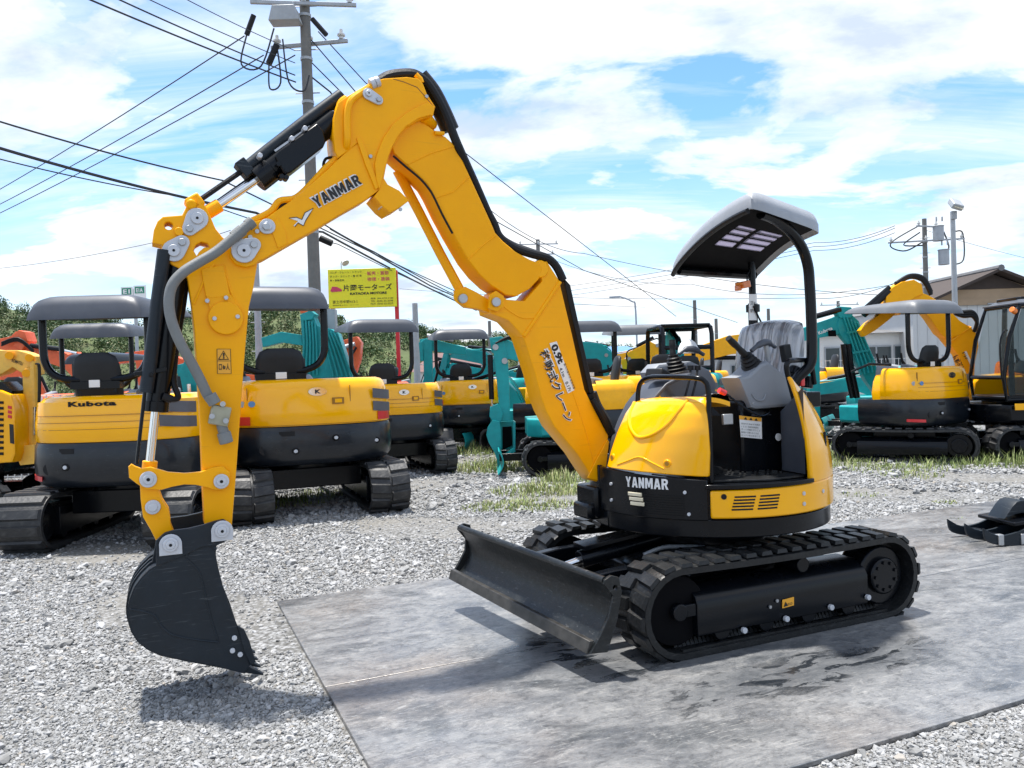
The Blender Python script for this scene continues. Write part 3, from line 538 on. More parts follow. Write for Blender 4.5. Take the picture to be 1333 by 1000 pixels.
# revolving body
lower = arc_panel('bumper_ring', 0, 359.9, .62, .728, M['black'], EX, r0=.762, th=.2, n=72, nz=2, bevel=.008)
part('body_floor', MB().cyl((0, 0, .625), (0, 0, .66), .70, n=48), M['black'], EX)
body = arc_panel('inner_body', 0, 359.9, .70, .925, M['black'], EX, r0=.742, th=.15, n=60, nz=1)
fp = arc_panel('front_panel', -6, 53, .722, .99, M['black'], EX, r0=.775, th=.03, n=16, nz=3, ztop=lambda p: .995 - .00075 * max(0, p), bevel=.006)
arc_panel('right_panel', -115, -7, .722, 1.0, M['black'], EX, r0=.775, th=.03, n=20, nz=2, bevel=.006)
sb = arc_panel('side_band', 54, 208, .735, .895, M['yellow_hood'], EX, r0=.782, th=.03, n=40, nz=4, ztop=lambda p: .895 + .0002 * (p - 54), bevel=.010)
rc = arc_panel('rear_cover', 103, 208, .90, 1.5, M['yellow_hood'], EX, r0=.782, th=.035, n=26, nz=10, rtop=.66, ztop=lambda p: 1.535 - .17 * min(1, max(0, (p - 103) / 26)) ** .8, bevel=.012)
part('lift_slot', MB().box(CY(122, .760, 1.12), (.012, .035, .13), rot=(0, 0, R(122))), M['blackhole'], rc, bevel=.004)
for a0, a1 in ((62.5, 71.5), (73.5, 82.5)):
    for k in range(5):
        z = .782 + k * .018; arc_panel('vent_slot', a0 - k * -.35, a1 - k * -.35, z, z + .0095, M['blackhole'], sb, r0=.7835, th=.004, n=5, nz=1)
p = CY(59.5, .780, .862); part('key_hole', MB().cyl(p, p + CY(59.5, .006, 0), .016, n=14), M['blackhole'], sb)
for a_, z_ in ((97, .85), (97, .79), (112, .84)):
    p = CY(a_, .778, z_); part('bolt', MB().cyl(p, p + CY(a_, .010, 0), .012, n=10), M['zinc'], sb)
arc_panel('floor_edge', 52, 104, .905, .93, M['black'], EX, r0=.79, th=.06, n=16, nz=1, bevel=.004)
fl = part('floor_plate', MB().loft([[CY(a_, .76, z_) for a_ in range(0, 360, 8)] for z_ in (.90, .928)]), M['black'], EX)
part('floor_mat', MB().prism([(.50, .10), (.44, .55), (.10, .72), (-.18, .70), (-.20, .10)], .93, .945, axis='z'), M['rubber'], fl, bevel=.004)
mt = MB()
for i in range(11):
    for j in range(8): mt.box((-.14 + i * .05, .16 + j * .055 - (.0 if i < 7 else .12), .949), (.034, .012, .010), rot=(0, 0, R(45 if (i + j) % 2 else -45)))
part('mat_treads', mt, M['rubber'], fl, kind='stuff', ang=0)
part('foot_rest', MB().box((.30, .34, .975), (.26, .17, .07), rot=(0, R(-12), R(20))), M['rubber'], fl, bevel=.02)
# lettering, lamp and grille on the black front panel
P0 = CY(13, .776, .962); P1 = CY(36.5, .776, .955)
def arc_text(body, a0, a1, z, h, mat, parent, r=.777, bold=.03, name='lettering'):
    me = text_mesh(name, body, bold, .01, 1.18); xs = [p.co.x for p in me.vertices]; ys = [p.co.y for p in me.vertices]; x0, x1, y0, y1 = min(xs), max(xs), min(ys), max(ys)
    for v in me.vertices:
        t_ = (v.co.x - x0) / (x1 - x0); q = CY(a0 + (a1 - a0) * t_, r + .0015 + v.co.z * .05, z + (v.co.y - y0) / (y1 - y0) * h); v.co = q
    me.update(); return link(name, me, mat, parent)
arc_text('YANMAR', 15, 36.5, .897, .062, M['white'], fp, bold=.02)
for k in range(3): arc_panel('lamp_louvre', 16.5 + k * .6, 23.8 + k * .6, .868 - k * .028 - .022, .868 - k * .028, M['lens'], fp, r0=.787, th=.012, n=4, nz=1, bevel=.003)
for k in range(9): arc_panel('grille_slat', 25, 43, .745 + k * .014, .750 + k * .014, M['greyplastic'] if k == 99 else M['black'], fp, r0=.782, th=.010, n=6, nz=1)
for a_, z_ in ((43.5, .885), (45, .76), (5, .90), (5, .80)):
    p = CY(a_, .773, z_); part('bolt', MB().cyl(p, p + CY(a_, .012, 0), .010, n=10), M['zinc'], fp)
# bulging yellow hood in front of the seat
hl = [B(790, 608, .0), B(795, 587, .0), B(803, 563, .0), B(814, 538, -.02), B(824, 524, -.04), B(834, 519, -.06)]
hr = [B(922, 621, .60), B(923, 590, .605), B(921.5, 560, .60), B(920.5, 540, .59), B(919.5, 526, .57), B(917, 517, .53)]
def interp(P, v):
    v = v * (len(P) - 1); i = min(int(v), len(P) - 2); return P[i].lerp(P[i + 1], v - i)
def hoodf(k):
    def f(u, v):
        l = interp(hl, v); r_ = interp(hr, v); p = l.lerp(r_, u); bul = (.115 - .03 * v) * (math.sin(math.pi * min(1, max(0, u))) ** .75); e = 1 - (2 * u - 1) ** 10
        top = max(0, (v - .85) / .15); return p + Vector((math.cos(R(28)), math.sin(R(28)), 0)) * (bul * (1 - .2 * top) - k) + Vector((0, 0, .008 * math.sin(math.pi * u)))
    return f
hood = part('front_hood', MB().sheet(22, 20, hoodf(0), hoodf(.03)), M['yellow_hood'], EX, ang=50, bevel=.008)
hb = hr[-1] + Vector((-.20, -.02, .0)); hb2 = hl[-1] + Vector((-.16, .05, .0))
part('hood_top', MB().sheet(10, 5, lambda u, v: hoodf(.004)(u, 1).lerp(hb2.lerp(hb, u), v) + Vector((0, 0, -.035 * v * v - .002)), lambda u, v: hoodf(.004)(u, 1).lerp(hb2.lerp(hb, u), v) + Vector((0, 0, -.035 * v * v - .03))), M['yellow_hood'], hood, ang=50)
def hoodpt(px_, py_, k=.0):    # nearest place on the hood surface seen at that point
    best = None; d = ray(px_, py_); O = CP - MO; O = Vector((O.dot(FW), O.dot(LF), O.z)); dd = Vector((d.dot(FW), d.dot(LF), d.z)).normalized()
    for i in range(45):
        for j in range(41):
            q = hoodf(0)(i / 44, j / 40); w = q - O; e_ = (w - dd * w.dot(dd)).length
            if best is None or e_ < best[0]: best = (e_, q, i / 44, j / 40)
    return best[1] + Vector((math.cos(R(28)), math.sin(R(28)), 0)) * k
part('styling_ridge', MB().tube([hoodpt(*q) for q in ((826, 524), (819, 540), (820, 556), (829, 567), (843, 569), (857, 562), (872, 549), (886, 533), (896, 521))], .011, 10, smooth=5), M['yellow_hood'], hood)
part('styling_arch', MB().tube([hoodpt(*q) for q in ((803, 606), (815, 599), (832, 596), (850, 601), (863, 611))], .005, 8, smooth=5), M['yellow_hood'], hood)
nrm = Vector((math.cos(R(28)), math.sin(R(28)), .12)).normalized()
for q in ((797.5, 595), (869, 602)):
    p = hoodpt(*q); d_ = Vector((p.x * .9 + .1, p.y, 0)).normalized(); part('hood_fastener', MB().cyl(p - d_ * .01, p + d_ * .006, .026, .022, n=20), M['yellow'], hood, bevel=.003); part('fastener_socket', MB().cyl(p + d_ * .004, p + d_ * .0075, .013, n=14), paint('shaded_socket_yellow', (.45, .2, .01), .4), hood)  # darker yellow disc paints in the shade of the round hollow
# grab rail round the hood
part('grab_rail', MB().tube([B(926, 628, .585), B(925, 590, .585), B(923, 540, .585), B(922, 508, .585), B(917, 496, .57), B(905, 492, .53), B(875, 491, .34), B(848, 491, .12), B(836, 496, .03), B(831, 508, .0), B(830, 535, .0)], .0155, 12, smooth=4), M['black'], EX)
# dark fender between boom and hood
fo = [B(791, 600, -.24), B(795, 572, -.24), B(803, 548, -.24), B(816, 522, -.24), B(836, 500, -.24), B(866, 488, -.24)]
def ff(k):
    def f(u, v):
        p = interp(fo, u); return p + Vector((-.04 * v - k * .6, .24 * v, .01 * v - k))
    return f
part('boom_fender', MB().sheet(14, 4, ff(0), ff(.02)), M['canopydark'], EX, bevel=.006)
# engine cover, seat and consoles
eng = part('seat_base', MB().box((-.22, .02, 1.16), (.54, .80, .46)).box((-.28, .0, 1.30), (.42, .80, .2)), M['black'], EX, bevel=.02)
p0 = B(945, 538, .43)
part('latch', MB().box(B(947, 546, .43), (.075, .02, .065)), M['steel'], eng, bevel=.005)
yl_ = .445
plate('instruction_label', BP([(962, 541), (991, 544), (991.5, 571.5), (964, 569)], yl_), yl_, yl_ + .004, M['white'], eng, bev=.001)
plate('label_header', BP([(962, 541), (991, 544), (991, 549), (962.3, 546)], yl_ + .004), yl_ + .004, yl_ + .006, M['orangeink'], eng, bev=.0005)
lettering('▲  ▲  ▲', B(968, 546, yl_ + .007), B(986, 548, yl_ + .007), (0, 0, 1), .016, M['ink'], eng)
for k in range(5): lettering(('安全のため必ずお読み', 'ください取扱説明書を', '守って作業を行うこと', '機械から離れるときは', 'エンジンを止めること')[k], B(964.5, 552.5 + k * 3.7, yl_ + .005), B(989 - (k % 2) * 2, 554.5 + k * 3.7, yl_ + .005), (0, 0, 1), .011, M['ink'], eng, bold=0)
plate('round_label', circ((B(1013, 569, yl_).x, B(1013, 569, yl_).z), .024, 18), yl_, yl_ + .004, M['white'], eng, bev=.001)
for q in ((1040, 584), (1036, 591), (1041, 591)):
    p = B(*q, .5); part('bolt', MB().cyl(p, p + Vector((0, .015, 0)), .011, n=10), M['zinc'], eng)
part('side_wall', MB().box((-.44, .35, 1.18), (.04, .20, .50)), M['black'], eng, bevel=.01)
SR = R(16)
seat = part('seat', MB().box((0, 0, 0), (.02, .02, .02)), M['seat'], EX, loc=(-.20, .16, 1.33), rotz=SR)
def cushion(l, w, h, pw=5.0, nx=14, ny=12):
    q_ = lambda u, v: 1 - .13 * (abs(2 * u - 1) * abs(2 * v - 1)) ** 2.2
    top = lambda u, v: Vector(((u - .5) * l * q_(u, v), (v - .5) * w * q_(u, v), h * (1 - abs(2 * u - 1) ** pw) ** .5 * (1 - abs(2 * v - 1) ** pw) ** .5 * (1 - .10 * math.sin(math.pi * v))))
    bot = lambda u, v: Vector(((u - .5) * l * q_(u, v), (v - .5) * w * q_(u, v), 0)); return MB().sheet(nx, ny, top, bot)
part('cushion', cushion(.48, .50, .13), M['seat'], seat, ang=60, loc=(.02, 0, -.04))
bk = part('backrest', cushion(.60, .50, .13), M['film'], seat, ang=60, mat4=Matrix.Translation((-.22, 0, .02)) @ Matrix.Rotation(R(-90 - 12), 4, 'Y') @ Matrix.Translation((.28, 0, -.10)) @ Matrix.Rotation(R(180), 4, 'X') @ Matrix.Translation((0, 0, -.13)))
part('cushion_film', MB().sheet(12, 12, lambda u, v: Vector((-.20 + .47 * u, -.24 + .48 * v, .096 + .012 * math.sin(u * 23 + v * 9) * math.sin(v * 17) - .05 * abs(2 * v - 1) ** 4)), lambda u, v: Vector((-.20 + .47 * u, -.24 + .48 * v, .094 + .012 * math.sin(u * 23 + v * 9) * math.sin(v * 17) - .05 * abs(2 * v - 1) ** 4))), M['film'], seat, ang=60)
def bellows(parent, base, top, r0_, r1_, rings=5):
    base = Vector(base); top = Vector(top); mb = MB(); ax = (top - base).normalized(); u = ax.orthogonal().normalized(); w = ax.cross(u); rr_ = []
    for i in range(rings * 2 + 1):
        t_ = i / (rings * 2); q = (r0_ + (r1_ - r0_) * t_) * (1.0 if i % 2 == 0 else .80); rr_.append([base.lerp(top, t_) + u * (q * math.cos(k * math.pi / 8)) + w * (q * math.sin(k * math.pi / 8)) for k in range(16)])
    mb.loft(rr_); return part('bellows', mb, M['hose'], parent, ang=20)
# near console with raised lever
yc_ = .46
con = plate('near_console', BP([(962, 492), (975, 488), (990, 474), (1000, 470), (1012, 479), (1022, 488), (1030, 492), (1036, 527), (1024, 530), (985, 533), (978, 531)], yc_), yc_ - .19, yc_, M['greyplastic'], EX, bev=.02)
part('console_trim', MB().tube([B(979, 513, yc_ + .002), B(984, 520, yc_ + .002), B(993, 521, yc_ + .002), B(997, 513, yc_ + .002)], .006, 8, smooth=4), M['greyplastic'], con)
bellows(con, B(981, 482, .38), B(971, 463, .40), .078, .038); g0, g1 = B(970, 462, .40), B(948, 440, .42)
part('lever_grip', MB().tube([g0, g0.lerp(g1, .3), g0.lerp(g1, .7), g1], [.022, .019, .022, .020], 12, smooth=4), M['hose'], con)
part('arm_rest', MB().tube([B(978, 457, .40), B(988, 449, .40), B(998, 446, .38), B(1009, 452, .36)], [.014, .022, .024, .012], 10, smooth=4), M['canopydark'], con)
part('arm_rest_post', MB().tube([B(997, 449, .38), B(1000, 470, .37)], .016, 10), M['galv'], con)
part('safety_lever', MB().tube([B(936, 508, .47), B(944, 512, .47)], .017, 12), M['red'], con); part('safety_lever_rod', MB().tube([B(943, 511, .47), B(965, 528, .47), B(988, 541, .47), B(1000, 538, .44), B(1004, 530, .43)], .007, 8, smooth=4), M['black'], con)
# far console
yf = -.22
fc = plate('far_console', BP([(848, 485), (858, 474), (900, 470), (925, 482), (934, 500), (930, 522), (880, 522), (866, 505), (852, 498)], yf), yf - .16, yf, M['greyplastic'], EX, bev=.02)
bellows(fc, B(880, 484, yf), B(876, 462, yf), .088, .036); g0, g1 = B(876, 463, yf), B(875, 443, yf - .02)
part('lever_grip', MB().tube([g0, g0.lerp(g1, .3), g0.lerp(g1, .7), g1], [.022, .020, .024, .022], 12, smooth=4), M['hose'], fc)
part('arm_rest', MB().tube([B(884, 461, yf), B(893, 455, yf), B(904, 455, yf), B(916, 462, yf)], [.012, .021, .023, .014], 10, smooth=4), M['canopydark'], fc)
part('display_box', MB().box(B(856, 487, yf + .12), (.09, .14, .055), rot=(0, R(-20), R(15))), M['seat'], fc, bevel=.01)
for k, q in enumerate(((899, 476), (908, 476))): part('small_lever', MB().tube([B(q[0] - 8, q[1] + 44, yf + .16), B(q[0] - 2, q[1] + 20, yf + .15), B(q[0], q[1] + 4, yf + .12)], .008, 8, smooth=4).tube([B(q[0], q[1] + 6, yf + .12), B(q[0], q[1], yf + .12)], .021, 12), M['seat'], fc)
part('white_cap', MB().loft([[B(896, 460, -.3) + Vector((.075 * math.cos(a_) * math.cos(e_), .075 * math.sin(a_) * math.cos(e_), .10 * math.sin(e_))) for a_ in [i * math.pi / 8 for i in range(16)]] for e_ in (0, .4, .8, 1.15, 1.45)]), M['white'], fc, ang=60)
# side rail and red handle right of the seat
part('side_rail', MB().tube([B(1046, 580, .56), B(1040, 545, .56), B(1030, 505, .56), B(1024, 480, .56), B(1026, 471, .56), B(1034, 469, .54), B(1050, 469, .45), B(1056, 474, .42), B(1060, 500, .40)], .017, 10, smooth=4), M['black'], EX)
part('clamp_lever', MB().box(B(1023, 460, .40), (.055, .05, .11), rot=(0, R(10), 0)), M['seat'], EX, bevel=.006)
part('red_handle', MB().box(B(1043, 494, .47), (.032, .035, .085)), M['red'], EX, bevel=.006)
part('valve_cluster', MB().cyl(B(1033, 490, .33), B(1038, 480, .33), .05, n=12).cyl(B(1050, 505, .3), B(1052, 490, .3), .04, n=12).box(B(1045, 520, .3), (.16, .16, .1)), M['black'], EX, bevel=.008)
part('rear_guard', MB().sheet(8, 8, lambda u, v: CY(103 + 8 * u, .74 - .2 * u, .95 + .52 * v * (1 - .3 * u)), lambda u, v: CY(104 + 8 * u, .73 - .2 * u, .95 + .52 * v * (1 - .3 * u))), M['canopydark'], EX)
# canopy with two posts
cA, cB, cC, cD = Vector((-.10, -.50, 2.285)), Vector((.23, .78, 2.50)), Vector((-.52, .56, 2.425)), Vector((-.92, -.54, 2.27))
def cbase(u, v):
    p = (cB.lerp(cA, u)).lerp(cC.lerp(cD, u), v); p = p + Vector((0, 0, .055 * math.sin(math.pi * u) - .03 * (2 * v - 1) ** 4 * 0))
    # rounded corners in plan
    c_ = (cA + cB + cC + cD) / 4; k = 1 - .055 * (abs(2 * u - 1) ** 5) * (abs(2 * v - 1) ** 5); return Vector((c_.x + (p.x - c_.x) * k, c_.y + (p.y - c_.y) * k, p.z))
us = [0, .03, .08, .16, .25, .30, .35, .375, .435, .465, .53, .56, .625, .68, .78, .88, .95, .98, 1]; vs_ = [0, .03, .08, .14, .20, .42, .48, .80, .86, .92, .97, 1]
holes = {(i, j) for i in (6, 8, 10, 12) for j in (4, 6)}
holes = {(5, 4), (5, 6), (7, 4), (7, 6), (9, 4), (9, 6), (11, 4), (11, 6)}
def holed(f, g):
    nu, nv = len(us) - 1, len(vs_) - 1; vv = [f(u, v) for u in us for v in vs_] + [g(u, v) for u in us for v in vs_]; m_ = (nu + 1) * (nv + 1); I = lambda i, j: i * (nv + 1) + j; fs = []
    solid = lambda i, j: 0 <= i < nu and 0 <= j < nv and (i, j) not in holes
    for i in range(nu):
        for j in range(nv):
            if not solid(i, j): continue
            q = (I(i, j), I(i + 1, j), I(i + 1, j + 1), I(i, j + 1)); fs += [q, tuple(m_ + k for k in q[::-1])]
            for (di, dj, a_, b_) in ((-1, 0, q[0], q[3]), (1, 0, q[1], q[2]), (0, -1, q[0], q[1]), (0, 1, q[3], q[2])):
                if not solid(i + di, j + dj): fs.append((a_, b_, m_ + b_, m_ + a_))
    return MB().add(vv, fs)
def ctop(u, v):
    p = cbase(u, v); e = (1 - abs(2 * u - 1) ** 14) * (1 - abs(2 * v - 1) ** 9); return p + Vector((0, 0, .052 + .075 * max(0, e) ** .5))
cano = part('canopy_roof', holed(ctop, lambda u, v: cbase(u, v) + Vector((0, 0, -.005 + .040 * min(1, max(0, (1 - abs(2 * u - 1) ** 14) * (1 - abs(2 * v - 1) ** 9)))))), M['canopygrey'], EX, ang=50)
us_k, vs_k = us, vs_
part('roof_lining', holed(lambda u, v: cbase(.03 + .94 * u, .04 + .92 * v) + Vector((0, 0, .03)), lambda u, v: cbase(.03 + .94 * u, .04 + .92 * v) + Vector((0, 0, .018)), ), M['mattblack'], cano, ang=40)
for (i, j) in sorted(holes):
    part('skylight', MB().sheet(1, 1, lambda u, v: cbase(.03 + .94 * (us[i] + (us[i + 1] - us[i]) * u), .04 + .92 * (vs_[j] + (vs_[j + 1] - vs_[j]) * v)) + Vector((0, 0, .019)), lambda u, v: cbase(.03 + .94 * (us[i] + (us[i + 1] - us[i]) * u), .04 + .92 * (vs_[j] + (vs_[j + 1] - vs_[j]) * v)) + Vector((0, 0, .014))), M['skylight'], cano, ang=0)
part('rim_seal', MB().tube([cbase(u, 0) + Vector((.006, .004, -.012)) for u in [i / 16 * .96 + .03 for i in range(17)]], .017, 8), M['hose'], cano)
part('roof_beam', MB().tube([cbase(.93, .05) + Vector((0, 0, -.01)), cbase(.93, .95) + Vector((0, 0, -.01))], .03, 8), M['black'], cano)
ppx = (-.46, .50)
part('canopy_post', MB().tube([Vector((-.34, .44, 1.45)), Vector((-.38, .46, 1.52)), Vector((-.445, .495, 1.60)), Vector((-.46, .50, 1.72)), Vector((-.46, .50, 1.95)), Vector((-.455, .50, 2.10)), Vector((-.44, .505, 2.22)), Vector((-.38, .52, 2.33)), Vector((-.26, .55, 2.42)), Vector((-.10, .60, 2.475)), Vector((.04, .64, 2.495))], .033, 16, smooth=6), M['black'], EX)
fpx = B(980, 400, -.30); fx = fpx.x
fpost = part('canopy_post', MB().tube([(fx, -.30, 1.0), (fx, -.30, 1.6), (fx, -.30, 2.06)], .0345, 14).tube([(fx, -.30, 2.02), (fx, -.30, 2.40)], .026, 14).cyl((fx, -.30, 1.995), (fx, -.30, 2.05), .05, n=16), M['black'], EX, bevel=.003)
lp = [B(975, 383, -.26), B(985, 383, -.26), B(985, 417, -.26), B(975, 417, -.26)]
plate('post_label', [(p.x, p.z) for p in lp], -.262, -.258, M['white'], fpost, bev=.001); lettering('注意 ▲', B(976.5, 397, -.255), B(983.5, 397, -.255), (0, 0, 1), .03, M['ink'], fpost, bold=0); lettering('警告', B(976.5, 407, -.255), B(983.5, 407, -.255), (0, 0, 1), .025, M['ink'], fpost, bold=0)
part('work_lamp', MB().box(B(967, 371, -.26), (.07, .09, .05), rot=(0, R(10), 0)).box(B(961, 375, -.26), (.03, .05, .04)), M['amber'], fpost, bevel=.006)
part('lamp_cable', MB().tube([B(972, 372, -.28), B(973, 358, -.28), B(976, 352, -.29)], .006, 6), M['hose'], fpost)
part('antenna_rod', MB().tube([B(981, 398, -.25), B(987, 412, -.25), B(994, 426, -.25)], .007, 6), M['black'], fpost)

# boom: foot part, sideways-shifting middle part, top bracket and front part
part('boom_bracket', MB().box((.70, -.22, .76), (.20, .26, .20)).box((.78, -.22, .70), (.12, .22, .1)), M['black'], EX, bevel=.02)
Y1 = -.13
lb = plate('foot_boom', BP([(646, 379), (660, 390), (683, 392), (706, 366), (699, 341), (712, 340), (728, 365), (745, 436), (761, 507), (775, 535), (792, 567), (790, 600), (785, 629), (776, 627), (768, 617), (752, 592), (722, 556), (711, 535), (704, 516), (697, 487), (681, 438), (662, 417), (639, 408), (636, 392)], Y1), Y1 - .19, Y1, M['yellow_arm'], EX, bev=.006)
part('weld_rib', MB().tube([B(682, 438, Y1), B(706, 402, Y1), B(729, 367, Y1)], .013, 8).tube([B(682, 438, Y1), B(669, 440, Y1 - .18)], .012, 8), M['yellow_arm'], lb)
part('seam_line', MB().tube([B(742, 500, Y1), B(762, 560, Y1), B(775, 612, Y1)], .0035, 6), M['yellow_arm'], lb)
part('curved_weld', MB().tube([B(648, 392, Y1), B(662, 404, Y1), B(680, 414, Y1), B(698, 413, Y1)], .005, 6, smooth=4), M['yellow_arm'], lb)
part('foot_web', MB().prism(BP([(764, 622), (776, 597), (790, 572), (792, 575), (786, 628)], Y1 + .001), Y1, Y1 + .012), M['yellow_arm'], lb, bevel=.003)
part('cross_tube', MB().cyl(B(704, 350, Y1 + .01), B(704, 350, Y1 + .01) + Vector((0, -.26, 0)), .055, n=20), M['yellow_arm'], lb, bevel=.006)
lug1 = plate('link_lug', BP([(636, 384), (644, 379), (654, 386), (654, 400), (645, 406), (634, 402)], Y1 + .005), Y1 + .005, Y1 + .03, M['yellow_arm'], lb, bev=.004)
p = B(645, 393.5, Y1 + .03); part('pin', MB().cyl(p, p + Vector((0, .02, 0)), .028, n=20), M['steel'], lb, bevel=.003)
for (q, rr_) in (((602, 389), .028),):
    p = B(q[0], q[1], Y1 + .0); part('pin', MB().cyl(p + Vector((0, -.04, 0)), p + Vector((0, .02, 0)), rr_, n=20), M['steel'], lb, bevel=.003)
plate('link_fork', BP([(594, 378), (606, 373), (622, 381), (640, 392), (639, 408), (622, 402), (607, 400), (597, 392)], Y1 - .03), Y1 - .09, Y1 - .03, M['yellow_arm'], lb, bev=.006)
mid = [(537, 152), (553, 160), (568, 172), (580, 178), (592, 189), (600, 204), (607, 219), (624, 256), (640, 291), (645, 303), (655, 314), (672, 328), (690, 338), (701, 342), (706, 350), (703, 362), (690, 376), (672, 386), (658, 384), (640, 372), (625, 358), (610, 339), (600, 322), (589, 303), (575, 277), (563, 252), (556, 240), (545, 229), (528, 214), (513, 200), (508, 186), (516, 168)]
yl = lambda py: -.03 - .10 * min(1, max(0, (py - 150) / 230))
nr = [B(x, y, yl(y)) for x, y in mid]; fr = [p + Vector((0, -.20, 0)) for p in nr]; n = len(mid)
mb = MB(); mb.add(nr + fr, [(i, (i + 1) % n, n + (i + 1) % n, n + i) for i in range(n)] + [tuple(range(n))[::-1], tuple(range(n, 2 * n))])
mbm = part('middle_boom', mb, M['yellow_arm'], EX, bevel=.007)
for q in (((531, 214), (560, 200), (592, 190)), ((566, 258), (590, 250), (611, 230)), ((609, 338), (628, 320), (646, 306))):
    part('weld_bead', MB().tube([B(x, y, yl(y)) + Vector((0, .0, 0)) for x, y in q], .0045, 6), M['yellow_arm'], mbm)
part('underside_line', MB().tube([B(512, 203, -.045), B(528, 217, -.05), B(545, 231, -.055), B(556, 243, -.06), B(564, 255, -.065), B(576, 280, -.08), B(589, 304, -.095)], .0065, 6, smooth=3), M['blackhole'], mbm)  # thin black tube tracing the corner of near face and underside
part('lifting_ring', MB().tube([B(669, 331, -.2), B(669, 324, -.2), B(673, 322, -.2), B(676, 326, -.2), B(675, 333, -.2)], .007, 8, smooth=3), M['yellow_arm'], mbm)
part('parallel_link', MB().tube([B(517, 222, -.24), B(545, 275, -.26), B(573, 330, -.27), B(600, 380, -.22)], .030, 10).cyl(B(600, 386, -.30), B(600, 386, -.13), .045, n=18), M['yellow_arm'], EX)
Y2 = .0
tb = plate('front_boom', BP([(298, 318), (308, 302), (327, 289), (345, 285), (360, 274), (378, 262), (400, 244), (425, 222), (450, 198), (466, 186), (480, 215), (493, 248), (475, 261), (450, 275), (410, 299), (370, 322), (344, 337), (338, 339), (331, 345), (320, 348), (307, 344), (299, 334)], Y2), Y2 - .15, Y2, M['yellow_arm'], EX, bev=.006)
tk = plate('top_bracket', BP([(466, 186), (456, 194), (440, 206), (436, 196), (434, 176), (435, 152), (440, 134), (448, 128), (466, 117), (485, 106), (500, 102), (530, 100), (545, 102), (551, 109), (556, 122), (567, 139), (564, 150), (561, 152), (546, 156), (529, 166), (519, 178), (511, 192), (506, 205), (503, 216), (500, 232), (505, 240), (520, 248), (533, 261), (520, 271), (508, 277), (499, 270), (487, 256), (493, 248), (480, 215)], Y2 + .004), Y2 - .19, Y2 + .004, M['yellow_arm'], EX, bev=.006)
plate('bracket_band', BP([(490, 234), (488, 214), (491, 200), (499, 180), (511, 162), (529, 147), (547, 137), (558, 133), (566, 139), (564, 151), (560, 150), (545, 154), (528, 165), (518, 177), (510, 192), (505, 205), (500, 225), (494, 246)], Y2 + .018), Y2 + .003, Y2 + .018, M['yellow_arm'], tk, bev=.004)
plate('edge_strip', BP([(464, 180), (470, 178), (480, 205), (494, 243), (489, 247), (476, 215)], Y2 + .012), Y2, Y2 + .012, M['yellow_arm'], tk, bev=.003)
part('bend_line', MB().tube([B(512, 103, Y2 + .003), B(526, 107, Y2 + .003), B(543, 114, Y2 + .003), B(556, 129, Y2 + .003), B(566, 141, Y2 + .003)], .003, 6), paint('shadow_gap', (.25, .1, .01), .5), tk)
part('boom_lamp', MB().box(B(503, 264, Y2 - .05), (.10, .10, .035), rot=(0, R(55), 0)), M['lens'], tk, bevel=.006)
for q in ((482, 204), (555, 126), (521, 273)):
    p = B(*q, Y2 + .006); part('bolt', MB().cyl(p, p + Vector((0, .010, 0)), .010, n=10), M['steel'], tk)
def pinplate(a, b, r1, r2, y, parent, th=.014):
    A = B(a[0], a[1], y); C_ = B(b[0], b[1], y); k = .0042
    pp = plate('pin_plate', teardrop((A.x, A.z), r1, (C_.x, C_.z), r2), y, y + th, M['zinc'], parent, bev=.003)
    part('pin_head', MB().cyl(A + Vector((0, th - .002, 0)), A + Vector((0, th + .012, 0)), r1 * .56, n=20), M['zinc'], pp, bevel=.003); part('grease_hole', MB().cyl(A + Vector((0, th + .011, 0)), A + Vector((0, th + .0135, 0)), r1 * .13, n=10), M['blackhole'], pp)
    part('bolt', MB().cyl(C_ + Vector((0, th - .002, 0)), C_ + Vector((0, th + .014, 0)), r2 * .55, n=6), M['steel'], pp, bevel=.002); return pp
pinplate((479, 123), (492, 131), .032, .026, Y2 + .006, tk)
pinplate((317, 327), (330, 319), .062, .036, Y2 + .006, tb); pinplate((348, 295), (346, 296), .040, .036, Y2 + .002, tb)
for q in ((325.5, 309), (334.5, 301.5)):
    p = B(*q, Y2 + .002); part('bolt', MB().cyl(p, p + Vector((0, .012, 0)), .011, n=10), M['zinc'], tb)
plate('reinforcement', BP([(352, 296), (362, 283), (372, 302), (374, 317), (362, 323)], Y2 + .008), Y2, Y2 + .006, M['yellow_arm'], tb, bev=.002)
lettering('YANMAR', B(411.5, 273, Y2 + .002), B(472.5, 240, Y2 + .002), (0, 0, 1), .070, M['white'], tb, bold=.06, lift=.002, name='lettering_outline', spacing=1.24)
lettering('YANMAR', B(412.5, 271, Y2 + .004), B(471.5, 239.2, Y2 + .004), (0, 0, 1), .058, M['ink'], tb, bold=.022, lift=.004, spacing=1.24)
plate('bird_emblem', BP([(376, 284), (386, 283), (393, 286), (397, 277), (408, 271), (403, 279), (398, 287), (395, 294), (388, 290), (384, 295), (382, 294), (388, 288)], Y2 + .003), Y2 + .001, Y2 + .004, M['white'], tb, bev=.0008)
part('bird_outline', MB().tube([B(x, y, Y2 + .004) for x, y in ((376, 284), (386, 283), (393, 286), (397, 277), (408, 271), (403, 279), (398, 287), (395, 294), (388, 290), (384, 295))], .0022, 6), M['ink'], tb)
